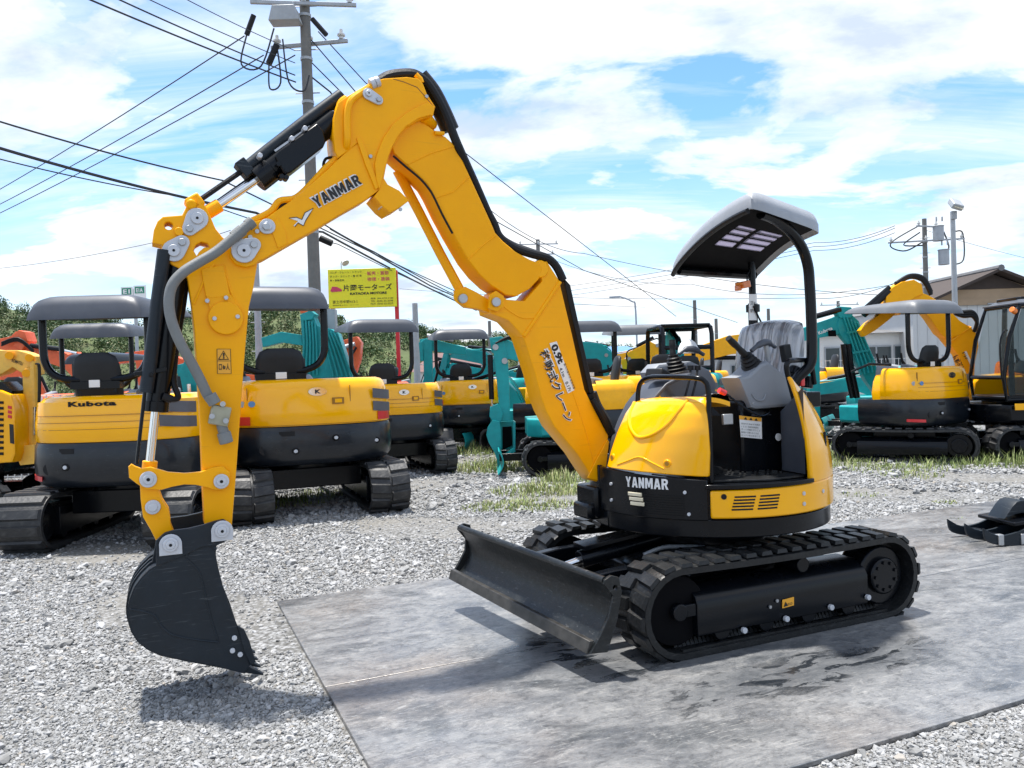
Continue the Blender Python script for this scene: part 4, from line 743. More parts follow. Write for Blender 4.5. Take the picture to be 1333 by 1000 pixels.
# painted hose pipes along the top of the front boom
part('hose_pipe', MB().tube([B(326, 289, -.04), B(352, 276, -.04), B(364, 262, -.04), B(385, 258, -.04), B(405, 240, -.04), B(425, 218, -.04), B(446, 200, -.04), B(452, 185, .02), B(452, 160, .02), B(453, 142, .02), B(458, 130, .02), B(470, 121, .0), B(484, 112, .0)], .019, 10, smooth=5), M['yellow_arm'], tb)
part('guard_rail', MB().tube([B(440, 200, -.06), B(444, 160, -.06), B(444, 138, -.06), B(452, 130, -.06)], .028, 10, smooth=4), M['yellow_arm'], tb)
for q in ((484, 109), (490, 107), (487, 108)): part('hose_fitting', MB().cyl(B(q[0] - 2, q[1] + 1, .0), B(q[0] + 3, q[1] - 1, .0), .030 if q[0] != 487 else .024, n=12), M['zinc'], tb, bevel=.002)
part('hose_loop', MB().tube([B(426, 222, -.1), B(421, 216, -.1), B(424, 207, -.1), B(432, 205, -.1)], .008, 8, smooth=4).tube([B(360, 278, -.06), B(372, 264, -.06), B(384, 262, -.06)], .03, 8, smooth=3), M['hose'], tb)
# crane lettering on the foot boom
ys = Y1 + .002
plate('capacity_sticker', BP([(715, 447), (724.5, 444.5), (747.5, 508), (739, 512.5)], ys), ys, ys + .003, M['white'], lb, bev=.001)
def down(body, a, b, h, m_='ink', bold=.03, lift=.004, name='lettering'): return lettering(body, B(a[0], a[1], ys), B(b[0], b[1], ys), (1, 0, .35) if False else (-1, 0, .3), h, M[m_], lb, bold=bold, lift=lift, name=name)
down('0.9t', (716, 451), (726.5, 475), .050, bold=.05); down('4.1m    0.17t', (727.5, 480), (740, 510), .022, bold=.02); down('最大作業半径 定格荷重', (733, 474), (746, 507), .018, bold=0)
down('移動式クレーン', (700, 458), (735, 552.5), .078, 'white', .06, .002, 'lettering_outline'); down('移動式クレーン', (701, 459.5), (735.5, 551), .066, bold=.012, lift=.004)
# arm (stick)
Y3 = -.03
hole1 = [(B(220, 294, Y3).x, B(220, 294, Y3).z)]
arm = plate('arm', [BP([(198, 316), (200, 300), (205, 288), (212, 282), (237, 280), (242, 270), (254, 262), (268, 268), (275, 284), (281, 298), (290, 309), (302, 318), (318, 330), (336, 338), (330, 375), (324, 400), (318, 470), (313.5, 532), (306.6, 628), (302, 683), (290, 704), (276, 700), (266, 682), (264, 640), (261, 560), (257, 490), (253, 430), (249, 395), (244, 362), (236, 351), (224, 345), (214, 335), (210, 319)], Y3),
     circ((B(219.5, 294, Y3).x, B(219.5, 294, Y3).z), .020, 14), BP([(252, 326), (255, 319), (262, 315), (270, 317), (273, 322), (266, 322), (259, 328), (256, 333)], Y3)], Y3 - .135, Y3, M['yellow_arm'], EX, bev=.006)
part('weld_rib', MB().tube([B(252, 396, Y3), B(262, 374, Y3), B(270, 352, Y3), B(279, 345, Y3)], .007, 8).tube([B(291, 345, Y3), B(300, 378, Y3), B(310, 400, Y3)], .006, 8, smooth=3), M['yellow_arm'], arm)
plate('cover_plate', BP([(262, 352), (268, 349), (291, 345), (297, 372), (300, 386), (276, 388), (268, 386), (265, 370)], Y3 + .012), Y3, Y3 + .012, M['yellow_arm'], arm, bev=.004)
cc = B(294, 414, Y3 + .02); rc_ = plate('round_cover', circ((cc.x, cc.z), .086, 32), Y3, Y3 + .022, M['yellow_arm'], arm, bev=.006)
plate('cover_neck', BP([(268, 384), (301, 384), (312, 402), (298, 420), (276, 412)], Y3 + .010), Y3, Y3 + .010, M['yellow_arm'], arm, bev=.004)
for q in ((269.5, 392), (294, 388), (279, 415), (309, 412.5)):
    p = B(*q, Y3 + .012); part('bolt', MB().cyl(p, p + Vector((0, .02, 0)), .012, n=6), M['zinc'], arm, bevel=.002)
pinplate((256.5, 285), (246.5, 298.5), .054, .034, Y3 + .001, arm); pinplate((226, 327), (237, 316), .054, .036, Y3 + .001, arm)
p = B(233, 302, Y3); part('boss', MB().cyl(p, p + Vector((0, .014, 0)), .022, n=16), M['yellow_arm'], arm, bevel=.003)
wp = [(282.5, 454.5), (300, 454.5), (301, 486.5), (283, 486.5)]
plate('caution_sticker', BP(wp, Y3 + .001), Y3 + .0005, Y3 + .003, M['orangeink'], arm, bev=.0008)
part('sticker_frame', MB().tube([B(x, y, Y3 + .003) for x, y in wp + [wp[0]]], .0016, 4).tube([B(282.6, 470, Y3 + .003), B(300.4, 470, Y3 + .003)], .0016, 4).tube([B(x, y, Y3 + .003) for x, y in ((284.5, 468), (291, 457), (297.5, 468), (284.5, 468))], .003, 4), M['ink'], arm)
lettering('!', B(290, 467, Y3 + .003), B(292.5, 467, Y3 + .003), (0, 0, 1), .030, M['ink'], arm, bold=.03); lettering('□⇐人', B(285, 482, Y3 + .003), B(299, 482, Y3 + .003), (0, 0, 1), .035, M['ink'], arm, bold=.02)
# cylinders
def cylpart(name, a, b, r, mat, **kw): return part(name, MB().cyl(a, b, r, n=24), mat, EX, bevel=.004, **kw)
ya = -.10
bc = cylpart('bucket_cylinder', B(231, 335, ya), B(203, 533, ya), .056, M['black']); part('gland', MB().cyl(B(204, 522, ya), B(202.7, 536, ya), .060, n=24), M['black'], bc, bevel=.003)
part('rod', MB().cyl(B(203, 530, ya), B(194, 612, ya), .021, n=18), M['chrome'], bc); part('rod_eye', MB().cyl(B(195.5, 600, ya), B(193.5, 622, ya), .036, n=18), M['yellow_arm'], bc, bevel=.004)
part('cylinder_guard', MB().tube([B(214, 326, ya + .07), B(205, 395, ya + .07), B(196, 470, ya + .07), B(190, 511, ya + .07)], .034, 12), M['navy'], bc); part('guard_rod', MB().tube([B(189, 505, ya + .07), B(178, 604, ya + .07)], .009, 8), M['black'], bc)
part('clamp', MB().box(B(196, 484, ya + .05), (.15, .06, .022), rot=(0, R(8), 0)).cyl(B(197, 488, ya + .08), B(197, 488, ya + .11), .012, n=8), M['black'], bc, bevel=.003)
part('cylinder_hose', MB().tube([B(222, 520, ya + .06), B(232, 517, ya + .04), B(226, 495, ya), B(230, 450, ya - .02), B(238, 400, ya - .02), B(243, 362, ya - .02)], .016, 8, smooth=5).cyl(B(212, 516, ya + .06), B(224, 520, ya + .06), .02, n=10), M['hose'], bc)
ac = cylpart('arm_cylinder', B(349, 223, ya), B(437, 155, ya), .062, M['black']); part('gland', MB().cyl(B(334, 235, ya), B(352, 221, ya), .068, n=24), M['black'], ac, bevel=.004)
part('rod', MB().cyl(B(284, 268, ya), B(345, 226, ya), .0225, n=18), M['chrome'], ac); part('rod_eye', MB().cyl(B(263, 281, ya), B(286, 267, ya), .036, n=18), M['yellow_arm'], ac, bevel=.004)
part('valve_block', MB().prism(BP([(357, 205), (362, 198), (412, 162), (420, 172), (423, 186), (420, 193), (378, 226), (370, 229), (366, 222)], ya + .06), ya - .05, ya + .085), M['black'], ac, bevel=.008)
part('cylinder_guard', MB().tube([B(318, 222, ya), B(350, 196, ya), B(400, 157, ya), B(445, 124, ya)], .036, 12).box(B(318, 220, ya), (.06, .09, .09), rot=(0, R(40), 0)), M['navy'], ac, bevel=.004)
part('guide_rod', MB().tube([B(258, 262, ya), B(316, 222, ya)], .014, 8).tube([B(282, 262, ya - .03), B(330, 228, ya - .03)], .007, 6), M['hose'], ac)
for q in ((337, 206), (378, 184), (395, 171), (361, 217), (372, 225), (365, 233), (371, 234)):
    p = B(q[0], q[1], ya + .03); part('bolt', MB().cyl(p, p + Vector((0, .06, 0)), .014, n=8), M['zinc'] if q[1] < 210 else M['black'], ac, bevel=.002)
part('spacer_plate', MB().tube([B(358, 198, ya + .03), B(404, 166, ya + .03)], .012, 6), M['steel'], ac)
part('tab_bracket', MB().box(B(253, 265, ya + .02), (.08, .10, .07), rot=(0, R(35), 0)).cyl(B(249, 266, Y3), B(249, 266, Y3 + .02), .026, n=16), M['yellow_arm'], ac, bevel=.012)
# black hoses over the top of the boom
for k, (dy, dr) in enumerate(((-.05, .027), (-.10, .026), (-.15, .025))):
    part('boom_hose', MB().tube([B(492, 108 - k, dy), B(505, 100 - k, dy), B(522, 97 - k, dy), B(540, 98 - k, dy), B(556, 108, dy), B(572, 133, dy), B(583, 157, dy), B(592, 180, dy), B(598, 194, dy), B(606, 212, dy - .03), B(620, 243, dy - .06), B(634, 275, dy - .08), B(643, 292, dy - .09), B(650, 308, dy - .09), B(668, 322 - k, dy - .09), B(690, 330 - k, dy - .09), B(712, 336, dy - .09), B(724, 347, dy - .09), B(733, 365, dy - .09)], dr, 10, smooth=5), M['hose'], EX)
part('hose_sleeve', MB().tube([B(546, 100, -.1), B(562, 120, -.1), B(575, 145, -.1), B(586, 170, -.1)], .055, 12, smooth=4), M['hose'], EX)
part('hose_cover', MB().prism(BP([(730, 362), (739, 372), (745, 400), (756, 450), (765, 490), (772, 520), (763, 512), (752, 462), (737, 398)], -.20), -.30, -.16), M['hose'], EX, bevel=.006)
part('foot_hose', MB().tube([B(768, 512, -.18), B(775, 530, -.18), B(786, 548, -.18), B(793, 566, -.18)], .045, 10, smooth=5).tube([B(772, 520, -.12), B(784, 540, -.10), B(794, 563, -.12)], .02, 8, smooth=4), M['hose'], EX)
part('hose_clip', MB().tube([B(541, 97, -.02), B(547, 103, -.02), B(549, 108, -.02)], .016, 8).tube([B(566, 173, -.03), B(578, 174, -.03)], .012, 8).cyl(B(553, 152, -.02), B(562, 163, -.1), .035, n=12), M['yellow_arm'], EX)
# grey sleeved hose down the arm to its valve
gh = part('grey_hose', MB().tube([B(325, 291, .045), B(300, 313, .05), B(280, 329, .06), B(258, 342, .07), B(238, 355, .08), B(224, 372, .085), B(220, 395, .085), B(224, 420, .08), B(235, 447, .07), B(250, 474, .05), B(262, 497, .03), B(270, 514, .02), B(277, 523, .015)], .026, 14, smooth=6), M['greyhose'], EX)
for a_, b_ in (((329, 288), (322, 294)), ((316, 299), (304, 309)), ((273, 514), (280, 526))): part('hose_end', MB().cyl(B(*a_, .04), B(*b_, .04), .031, n=16), M['greyhose'], gh, bevel=.003)
vb = B(286, 541, Y3 + .04); part('shutoff_valve', MB().box(vb, (.095, .06, .10), rot=(0, R(-14), 0)), paint('zinc_olive', (.36, .35, .26), .5, metal=.3, var=.2), gh, bevel=.006)
part('valve_outlet', MB().cyl(B(288, 552, Y3 + .04), B(292, 566, Y3 + .04), .026, n=14).cyl(B(291, 563, Y3 + .04), B(295, 577, Y3 + .04), .034, n=14), M['greyhose'], gh, bevel=.004)
for q in ((276, 542), (290, 526), (294, 548)): part('valve_bolt', MB().cyl(B(q[0], q[1], Y3 + .05), B(q[0], q[1], Y3 + .085), .014, n=10), M['steel'], gh)
# linkage
lk = plate('dog_bone_link', BP([(176, 607), (185, 610), (196, 608), (207, 611), (219, 614.5), (240, 616), (261, 614.5), (276, 609), (290, 607), (299, 615), (299, 631), (291, 638), (280, 638), (270, 635), (255, 631.5), (240, 631), (224, 634), (210, 638), (190, 637), (178, 630), (168, 622), (167, 608), (171, 604)], Y3 + .028), Y3 + .003, Y3 + .028, M['yellow'], EX, bev=.004)
link2 = plate('bucket_link', BP([(182, 628), (190, 620), (203, 625), (207, 638), (212, 652), (220, 664), (222, 674), (222, 682), (227, 695), (226, 706), (214, 712), (203, 704), (196, 690), (186, 673), (183, 650)], Y3 + .002), Y3 - .12, Y3 + .002, M['yellow'], EX, bev=.005)
def pinround(q, r, y, parent, hole=True):
    p = B(q[0], q[1], y); part('pin_head', MB().cyl(p, p + Vector((0, .014, 0)), r, n=28).cyl(p + Vector((0, .012, 0)), p + Vector((0, .02, 0)), r * .62, n=24), M['zinc'], parent, bevel=.003)
    if hole: part('grease_hole', MB().cyl(p + Vector((0, .019, 0)), p + Vector((0, .0215, 0)), r * .22, n=12), M['blackhole'], parent)
pinround((193, 624), .040, Y3 + .028, lk); pinround((288, 626.5), .038, Y3 + .028, lk); pinround((199, 660), .036, Y3 + .003, link2, False)
# bucket
yb = .09; wb = .44
bkt = thing('x', '', '') if False else None
side = [(203, 704), (214, 694), (225, 690.5), (245, 688), (264, 683.5), (279, 678.5), (291, 676), (300, 682), (302, 692), (299, 702), (282, 710.5), (281, 722), (283.5, 736), (290, 762), (297, 784), (309, 814), (319, 845), (326, 866), (318, 877), (300, 873), (282, 868), (246, 861), (210, 853), (194, 846), (180, 835), (172, 822), (168, 807), (167.5, 795), (170, 781), (175, 768), (184, 755), (195, 744), (205, 737), (203, 720)]
bucket = plate('bucket', BP(side, yb), yb - .02, yb, M['navy'], EX, bev=.004)
sf = [(p[0], p[1]) for p in BP(side, yb)]; me = plate_mesh('side_plate', [sf], yb - wb, yb - wb + .02); link('side_plate', me, M['navy'], bucket)
back = BP([(246, 722), (228, 727), (210, 734), (195, 743), (184, 754), (175, 767), (170, 781), (167.5, 795), (168, 807), (172, 822), (180, 835), (194, 846), (210, 853), (246, 861), (282, 868), (318, 876)], yb); bv = [Vector((p[0], 0, p[1])) for p in back]
cen = sum(bv, Vector()) / len(bv)
def bsh(k): 
    def f(u, v):
        p = interp(bv, u); q = p + (cen - p).normalized() * k; return Vector((q.x, yb - .004 - (wb - .008) * v, q.z))
    return f
part('bucket_shell', MB().sheet(40, 3, bsh(-.006), bsh(.012)), M['navy'], bucket, ang=50)
for yy in (yb - .10, yb - .19, yb - .28): part('wear_strip', MB().sheet(20, 1, lambda u, v: Vector((interp(bv, .1 + .5 * u).x, yy - .03 * v, interp(bv, .1 + .5 * u).z)) + (interp(bv, .1 + .5 * u) - cen).normalized() * .016, lambda u, v: Vector((interp(bv, .1 + .5 * u).x, yy - .03 * v, interp(bv, .1 + .5 * u).z)) + (interp(bv, .1 + .5 * u) - cen).normalized() * .0), M['navy'], bucket)
ear = [(203, 704), (214, 694), (225, 690.5), (245, 688), (264, 683.5), (279, 678.5), (291, 676), (300, 682), (302, 692), (299, 702), (282, 710.5), (270, 716), (255, 722), (243, 727), (225, 731), (205, 738), (196, 742), (200, 720)]
for y in (yb - .095, yb - .285): plate('bucket_ear', BP(ear, y), y - .022, y, M['navy'], bucket, bev=.004)
plate('ear_plate', BP(ear[:11] + [(262, 712), (240, 723), (214, 733), (203, 737)], yb + .008), yb + .001, yb + .012, M['navy'], bucket, bev=.003)
part('side_ridge', MB().tube([B(x, y, yb) for x, y in ((169, 793), (190, 797), (203, 803), (210, 815), (224, 826), (250, 832), (285, 836))], .0055, 8, smooth=4).tube([B(x, y, yb) for x, y in ((243, 724), (246, 712), (258, 703), (271, 705), (281, 716))], .008, 8, smooth=4).tube([B(x, y, yb) for x, y in ((242, 727), (256, 740), (262, 752), (272, 795), (284, 834))], .005, 8, smooth=3), M['navy'], bucket)
for q in ((305, 830), (302.5, 846.5), (312.5, 851.5)):
    p = B(*q, yb + .001); part('bolt', MB().cyl(p, p + Vector((0, .014, 0)), .013, n=10), M['zinc'], bucket, bevel=.002)
plate('side_cutter', BP([(309, 815), (318, 820), (325, 835), (333, 862), (326, 866), (318, 848)], yb + .01), yb - .012, yb + .01, M['navy'], bucket, bev=.003)
tip = B(343, 878.5, yb - .02); rootp = B(318, 870, yb - .02); dt = tip - rootp
for k in range(4):
    y = yb - .035 - k * (wb - .07) / 3; c_ = Vector((rootp.x, y, rootp.z)); mbt = MB(); e = Vector((dt.z, 0, -dt.x)).normalized() * .024
    mbt.add([c_ + e + Vector((0, .03, 0)) - dt * .3, c_ - e + Vector((0, .03, 0)) - dt * .3, c_ - e + Vector((0, -.03, 0)) - dt * .3, c_ + e + Vector((0, -.03, 0)) - dt * .3, c_ + dt + e * .15 + Vector((0, .018, 0)), c_ + dt - e * .15 + Vector((0, .018, 0)), c_ + dt - e * .15 + Vector((0, -.018, 0)), c_ + dt + e * .15 + Vector((0, -.018, 0))], [(0, 1, 2, 3), (7, 6, 5, 4), (0, 4, 5, 1), (1, 5, 6, 2), (2, 6, 7, 3), (3, 7, 4, 0)])
    part('tooth', mbt, M['navy'], bucket, bevel=.003)
def ppl(q, r, y):
    p = B(q[0], q[1], y); a_ = [(p.x + r * math.cos(R(t_)), p.z + r * math.sin(R(t_))) for t_ in range(-10, 191, 15)] + [(p.x - r, p.z - r * .95), (p.x + r, p.z - r * .95)]
    plate('pin_plate', a_, y, y + .012, M['zinc'], bucket, bev=.003); pinround(q, r * .66, y + .012, bucket)
ppl((222, 709), .052, yb + .012); ppl((289, 691), .052, yb + .012)
# ---------------------------------------------------------------- excavators parked behind
def beam(P, W):
    P = [Vector(p) for p in P]; L_ = []; R_ = []
    for i, p in enumerate(P):
        d = (P[min(i + 1, len(P) - 1)] - P[max(i - 1, 0)]).normalized(); n = Vector((-d.y, d.x)); L_.append(p + n * W[i] / 2); R_.append(p - n * W[i] / 2)
    return [(p.x, p.y) for p in L_ + R_[::-1]]
def rounded(P, k=3):
    P = [Vector((p[0], p[1], 0)) for p in P]; o = [(q.x, q.y) for q in spline(P, k)]; return o
def canopy(e, x0, x1, w, yo, z0, h, mat, front=.09, ux=0.0):
    def hh(u): return front + (h - front) * (1 - u) ** .8
    def top(u, v):
        u = .5 - .5 * math.cos(math.pi * u); v = .5 - .5 * math.cos(math.pi * v); ex = (1 - abs(2 * u - 1) ** 12); ey = (1 - abs(2 * v - 1) ** 8); k = max(0, ex * ey) ** .45; c = 1 - .05 * (abs(2 * u - 1) * abs(2 * v - 1)) ** 4
        inx = .06 * k; return Vector(((x0 + (x1 - x0) * (u * (1 - 0) )) * 1.0, yo + (v - .5) * w * c * (1 - .04 * k), z0 + (1 - u) * 0 + hh(u) * k + .10 * u * (1 - k * .0) - .0))
    def bot(u, v):
        p = top(.04 + .92 * u, .04 + .92 * v); return Vector((p.x, p.y, z0 + .10 * u + max(0, (p.z - z0 - .10 * u) - .05) * .8 - .004))
    return part('canopy_roof', MB().sheet(14, 16, top, bot), mat, e, ang=50, rotz=ux)
def digger(label, x, y, head, upper=0, s=1.0, hood='yellow_hood', skirt='cw', boom='yellow', top='canopy', yo=.25, roofmat='canopydark', lugs=34, bar=False, pose=None, swing=0, text=None, texth=.06, extras='', grouptag='excavators parked in the yard', rubber='oldrubber', roofz=2.33, small=False, hoodtop=1.50, hw=.50, rw=1.20, rh=.23, tw=.36, gauge=.62):
    e = thing('parked_excavator', label, 'excavator', (x, y, 0), R(head), grouptag); e.scale = s if isinstance(s, tuple) else (s, s, s); up = R(upper)
    for sd in (1, -1):
        if lugs: make_track(e, sd * gauge, tw, .78, .275, .277, M[rubber], lugs, out=sd, bar=bar, detail=not small)
        else:
            tr = MB(); a = .78; ri = .25; n = 60
            for i in range(n):
                for k_ in (0,): pass
            path = [stadium(a, ri, (4 * a + 2 * math.pi * ri) * i / n) for i in range(n)]; vv = []
            for i, (px_, pz_, nx_, nz_) in enumerate(path):
                q = .024 if (i // 2) % 2 else 0.0
                for (py_, pn_) in ((-.18, -.03), (-.18, q), (.18, q), (.18, -.03)): vv.append((px_ + nx_ * pn_, sd * .62 + py_, .277 + pz_ + nz_ * pn_))
            t_ = part('track', tr.add(vv, [(i * 4 + k, i * 4 + (k + 1) % 4, ((i + 1) % n) * 4 + (k + 1) % 4, ((i + 1) % n) * 4 + k) for i in range(n) for k in range(4)]), M[rubber], e, ang=20)
            part('track_frame', MB().prism(rounded([(-.75, .1), (.75, .1), (.85, .27), (.6, .42), (-.6, .42), (-.85, .27), (-.75, .1)]), sd * .62 - .14, sd * .62 + .14), M['black'], t_)
    part('undercarriage_frame', MB().box((0, 0, .40), (.9, .9, .22)).cyl((0, 0, .48), (0, 0, .60), .4, n=24), M['black'], e, bevel=.01)
    def bl_(k):
        return lambda u, v: Vector((1.42 - .07 * math.sin(math.pi * v) - k + .02 * (1 - v), (u - .5) * 1.56, .06 + .36 * v))
    bd = part('dozer_blade', MB().sheet(2, 8, bl_(0), bl_(.02)), M['blade'] if boom != 'teal' else M['teal'], e, bevel=.003); part('blade_arm', MB().box((1.0, .3, .28), (.8, .07, .12)), M['black'], bd, bevel=.01); part('blade_arm', MB().box((1.0, -.3, .28), (.8, .07, .12)), M['black'], bd, bevel=.01)
    # revolving body: plan outline, rear half
    ax, w, cx_ = .72, .78, -.12
    def plan(th, k=1.0, n=3.2):
        c, s_ = math.cos(th), math.sin(th); return (cx_ + k * ax * math.copysign(abs(c) ** (2 / n), c), k * w * math.copysign(abs(s_) ** (2 / n), s_))
    def ring(z, k, xf=.55, n=3.0, m_=30):
        o = []
        for i in range(m_ + 1):
            p = plan(math.pi / 2 + math.pi * i / m_, k, n); o.append((p[0], p[1], z))
        return [(xf, o[0][1], z)] + o + [(xf, o[-1][1], z)]
    cw = part('counterweight', MB().loft([ring(z, k, .30) for z, k in ((.58, .90), (.60, .95), (.66, 1.0), (.80, 1.015), (.95, 1.005), (1.0, .985))]), M['cw'] if skirt == 'cw' or skirt == 'teal' else M[skirt], e, ang=30, rotz=up, bevel=.006 if not small else 0)
    fs = part('front_skirt', MB().loft([[(xx, yy * k, z) for xx, yy in ((.28, .76), (.74, .70), (.94, .44), (.94, -.40), (.62, -.66), (.28, -.76))] for z, k in ((.60, .94), (.64, 1.0), (.86, 1.0), (.88, .98))]), M['teal'] if skirt == 'teal' else M['black'], e, rotz=up, bevel=.01)
    hm = M[hood]
    hd = part('engine_hood', MB().loft([ring(z, k, -.22 if k > .5 else -.25, 2.9) for z, k in ((1.003, .985), (1.02, 1.0), (1.15, 1.0), (1.28, .985), (1.38, .965), (1.45 * hoodtop / 1.5, .94), (1.485 * hoodtop / 1.5, .90), (hoodtop, .84))]), hm, e, ang=40, rotz=up)
    part('side_cover', MB().loft([[(.70 * k + (1 - k) * .1, -.78 * k, z), (.70 * k, -.36, z), (-.2, -.36, z), (-.2, -.775 * k, z)] for z, k in ((.90, .97), (1.05, 1.0), (1.2, .96), (1.30, .82))]), hm, e, ang=30, rotz=up, bevel=.03)
    part('side_cover', MB().loft([[(.05 * k, .78 * k, z), (-.2, .77 * k, z), (-.2, .40, z), (.0, .42, z)] for z, k in ((.90, .98), (1.1, 1.0), (1.28, .95), (1.40, .86))]), hm, e, ang=30, rotz=up, bevel=.03)
    def rear(yy, z, k=1.0, out=.004):     # a spot on the rear surface
        c = (-1) * max(0.02, 1 - abs(yy / (w * k)) ** 2.9) ** (1 / 2.9); return Vector((cx_ + k * ax * c - out, yy, z))
    def strip(name, y0, y1, z0, z1, mat, k=1.0, par=None, out=.004, th=.012, slant=0.0, n=6):
        f = lambda q: (lambda u, v: rear((y0 + (y1 - y0) * u), z0 + (z1 - z0) * v + slant * u, k, out - q) )
        return part(name, MB().sheet(n, 1, f(0), f(th)), mat, par)
    def retext(body, y0, y1, z, h, mat, k, par, bold=.03, sp=1.1):
        me = text_mesh('lettering', body, bold, .01, sp); xs = [q.co.x for q in me.vertices]; ys = [q.co.y for q in me.vertices]
        for q in me.vertices:
            t_ = (q.co.x - min(xs)) / (max(xs) - min(xs)) if False else (q.co.x - X0_) / (X1_ - X0_) if False else 0
        X0_, X1_, Y0_, Y1_ = min(xs), max(xs), min(ys), max(ys)
        for q in me.vertices: q.co = rear(y0 + (y1 - y0) * (q.co.x - X0_) / (X1_ - X0_), z + h * (q.co.y - Y0_) / (Y1_ - Y0_), k, .006)
        me.update(); return link('lettering', me, mat, par)
    if not small:
        for z in ((1.12, 1.185, 1.25) if 'uplamp' not in extras else (1.012,)): strip('panel_line', .62, -.62, z, z + .004, paint('panel_gap', (.30, .13, .004), .5) if 'panel_gap' not in bpy.data.materials else bpy.data.materials['panel_gap'], 1.0, hd, .0015, .008, n=14)
        for yy, z in ((.30, .78), (-.42, .80)) if 'three' not in extras else ((.22, .74), (-.15, .86), (-.55, .80)):
            p = rear(yy, z, 1.0, .0); part('bolt', MB().cyl(p + Vector((.0, 0, 0)), p + Vector((-.022, 0, 0)), .035, n=18), M['black'], cw, bevel=.003); part('bolt_head', MB().cyl(p + Vector((-.02, 0, 0)), p + Vector((-.032, 0, 0)), .018, n=12), M['zinc'], cw)
        for yy in (.48,): p = rear(yy, .76, 1.0, .0); part('recess', MB().cyl(p + Vector((.02, 0, 0)), p + Vector((-.006, 0, 0)), .055, n=18), M['blackhole'], cw)
        strip('recess', .36, .22, .90, .95, M['blackhole'], 1.0, cw, .008)
        strip('reflector', .73, .56, .655, .70, M['red'], 1.015, cw, .010, slant=-.010) if 'lowred' in extras else None
        if 'uplamp' in extras:
            for a_, b_ in ((.735, .60), (-.58, -.73)): strip('tail_lamp', a_, b_, 1.025, 1.115, M['red'], 1.0, hd, .012)
        for z in (1.27, 1.13):
            strip('mesh_vent', -.53, -.757, z, z + .105, M['mesh'], 1.0, hd, .014, slant=-.03)
    if 'badge' in extras:
        p = rear(.0, 1.36, .965, .008); bdg = part('badge', MB().loft([[p + Vector((dx, .085 * math.cos(t_ * math.pi / 10), .045 * math.sin(t_ * math.pi / 10))) for t_ in range(20)] for dx in (.01, -.006)]), M['chrome'], hd)
        lettering('K', p + Vector((-.006, .025, -.022)), p + Vector((-.006, -.03, -.022)), (0, 0, 1), .045, M['ink'], bdg, bold=.05)
        for q in (.27, .0): strip('panel_seam', -.30 + q * 0 + (.0 if q else .92), -.306 + (.0 if q else .92), 1.02, 1.42, bpy.data.materials['panel_gap'], .975, hd, .010, n=1)
        strip('latch_recess', -.13, -.24, 1.22, 1.29, bpy.data.materials['panel_gap'], 1.0, hd, .004); strip('latch_plate', -.155, -.22, 1.235, 1.275, hm, 1.0, hd, .006)
        for q in (.66, .58):
            p = rear(q, 1.25, .99, .004); part('round_sticker', MB().cyl(p, p + Vector((-.006, .002, 0)), .032, n=16), M['blueroof'] if q < .6 else M['galv'], hd)
    if text: retext(text, text_y[0], text_y[1], 1.335, texth, M['ink'] if hood != 'orange' else M['white'], .97, hd, bold=.05)
    # operator station
    st_ = part('seat', MB().box((-.30, yo, 1.34), (.34, .44, .12)), M['seat'], e, rotz=up, bevel=.03)
    part('backrest', MB().loft([[(-.52 + dx, yo + (.24 if z < 1.8 else .19) * math.copysign(abs(math.cos(t_ * math.pi / 8)) ** .6, math.cos(t_ * math.pi / 8)), z + 0 * t_) if False else (-.50 + dx * math.sin(t_ * math.pi / 8) - (z - 1.4) * .18, yo + ww * math.copysign(abs(math.cos(t_ * math.pi / 8)) ** .6, math.cos(t_ * math.pi / 8)), z) for t_ in range(16)] for z, ww, dx in ((1.36, .22, .05), (1.55, .235, .06), (1.72, .22, .05), (1.80, .19, .045), (1.84, .12, .02))]), M['seat'], st_, ang=50)
    for sd in (1, -1):
        c_ = part('console', MB().box((-.05, yo + sd * .30, 1.42), (.42, .14, .20), rot=(0, R(-12), 0)), M['greyplastic'], e, rotz=up, bevel=.03)
        part('control_lever', MB().cyl((.10, yo + sd * .30, 1.50), (.14, yo + sd * .30, 1.60), .05, .02, n=12).tube([(.14, yo + sd * .30, 1.58), (.17, yo + sd * .30, 1.74)], .02, 8), M['hose'], c_)
    pr = .036; xb = -.55
    if top == 'canopy':
        fr_ = part('canopy_frame', MB().tube([(xb, yo + hw, roofz + .06), (xb, yo + hw, 1.95), (xb, yo + hw - .01, 1.78), (xb, yo + hw - .07, 1.66), (xb, yo + hw - .18, 1.60), (xb, yo + .15, 1.585), (xb, yo - .15, 1.585), (xb, yo - hw + .18, 1.60), (xb, yo - hw + .07, 1.66), (xb, yo - hw + .01, 1.78), (xb, yo - hw, 1.95), (xb, yo - hw, roofz + .06)], pr, 10, smooth=3).box((xb + .02, yo + .16, 1.52), (.06, .05, .12)).box((xb + .02, yo - .16, 1.52), (.06, .05, .12)).box((xb, yo, 1.53), (.10, .46, .07)), M['black'], e, rotz=up)
        part('frame_label', MB().box((xb - .056, yo - .0, 1.545), (.006, .10, .07)), M['white'], fr_)
        canopy(e, xb - .22, xb + 1.12, rw, yo, roofz, rh, M[roofmat], ux=up)
    elif top == 'frame':
        f_ = MB(); hw = .48
        for yy in (hw, -hw): f_.tube([(xb, yo + yy, 1.0), (xb, yo + yy, 2.25), (xb + .06, yo + yy, 2.38), (xb + .16, yo + yy, 2.42), (xb + 1.0, yo + yy, 2.42), (xb + 1.1, yo + yy, 2.36), (xb + 1.14, yo + yy, 2.2), (xb + 1.2, yo + yy, .9)], .045, 8)
        for xx, zz in ((xb, 2.0), (xb + .12, 2.42), (xb + 1.05, 2.40), (xb, 1.6)): f_.tube([(xx, yo + hw, zz), (xx, yo - hw, zz)], .045, 8)
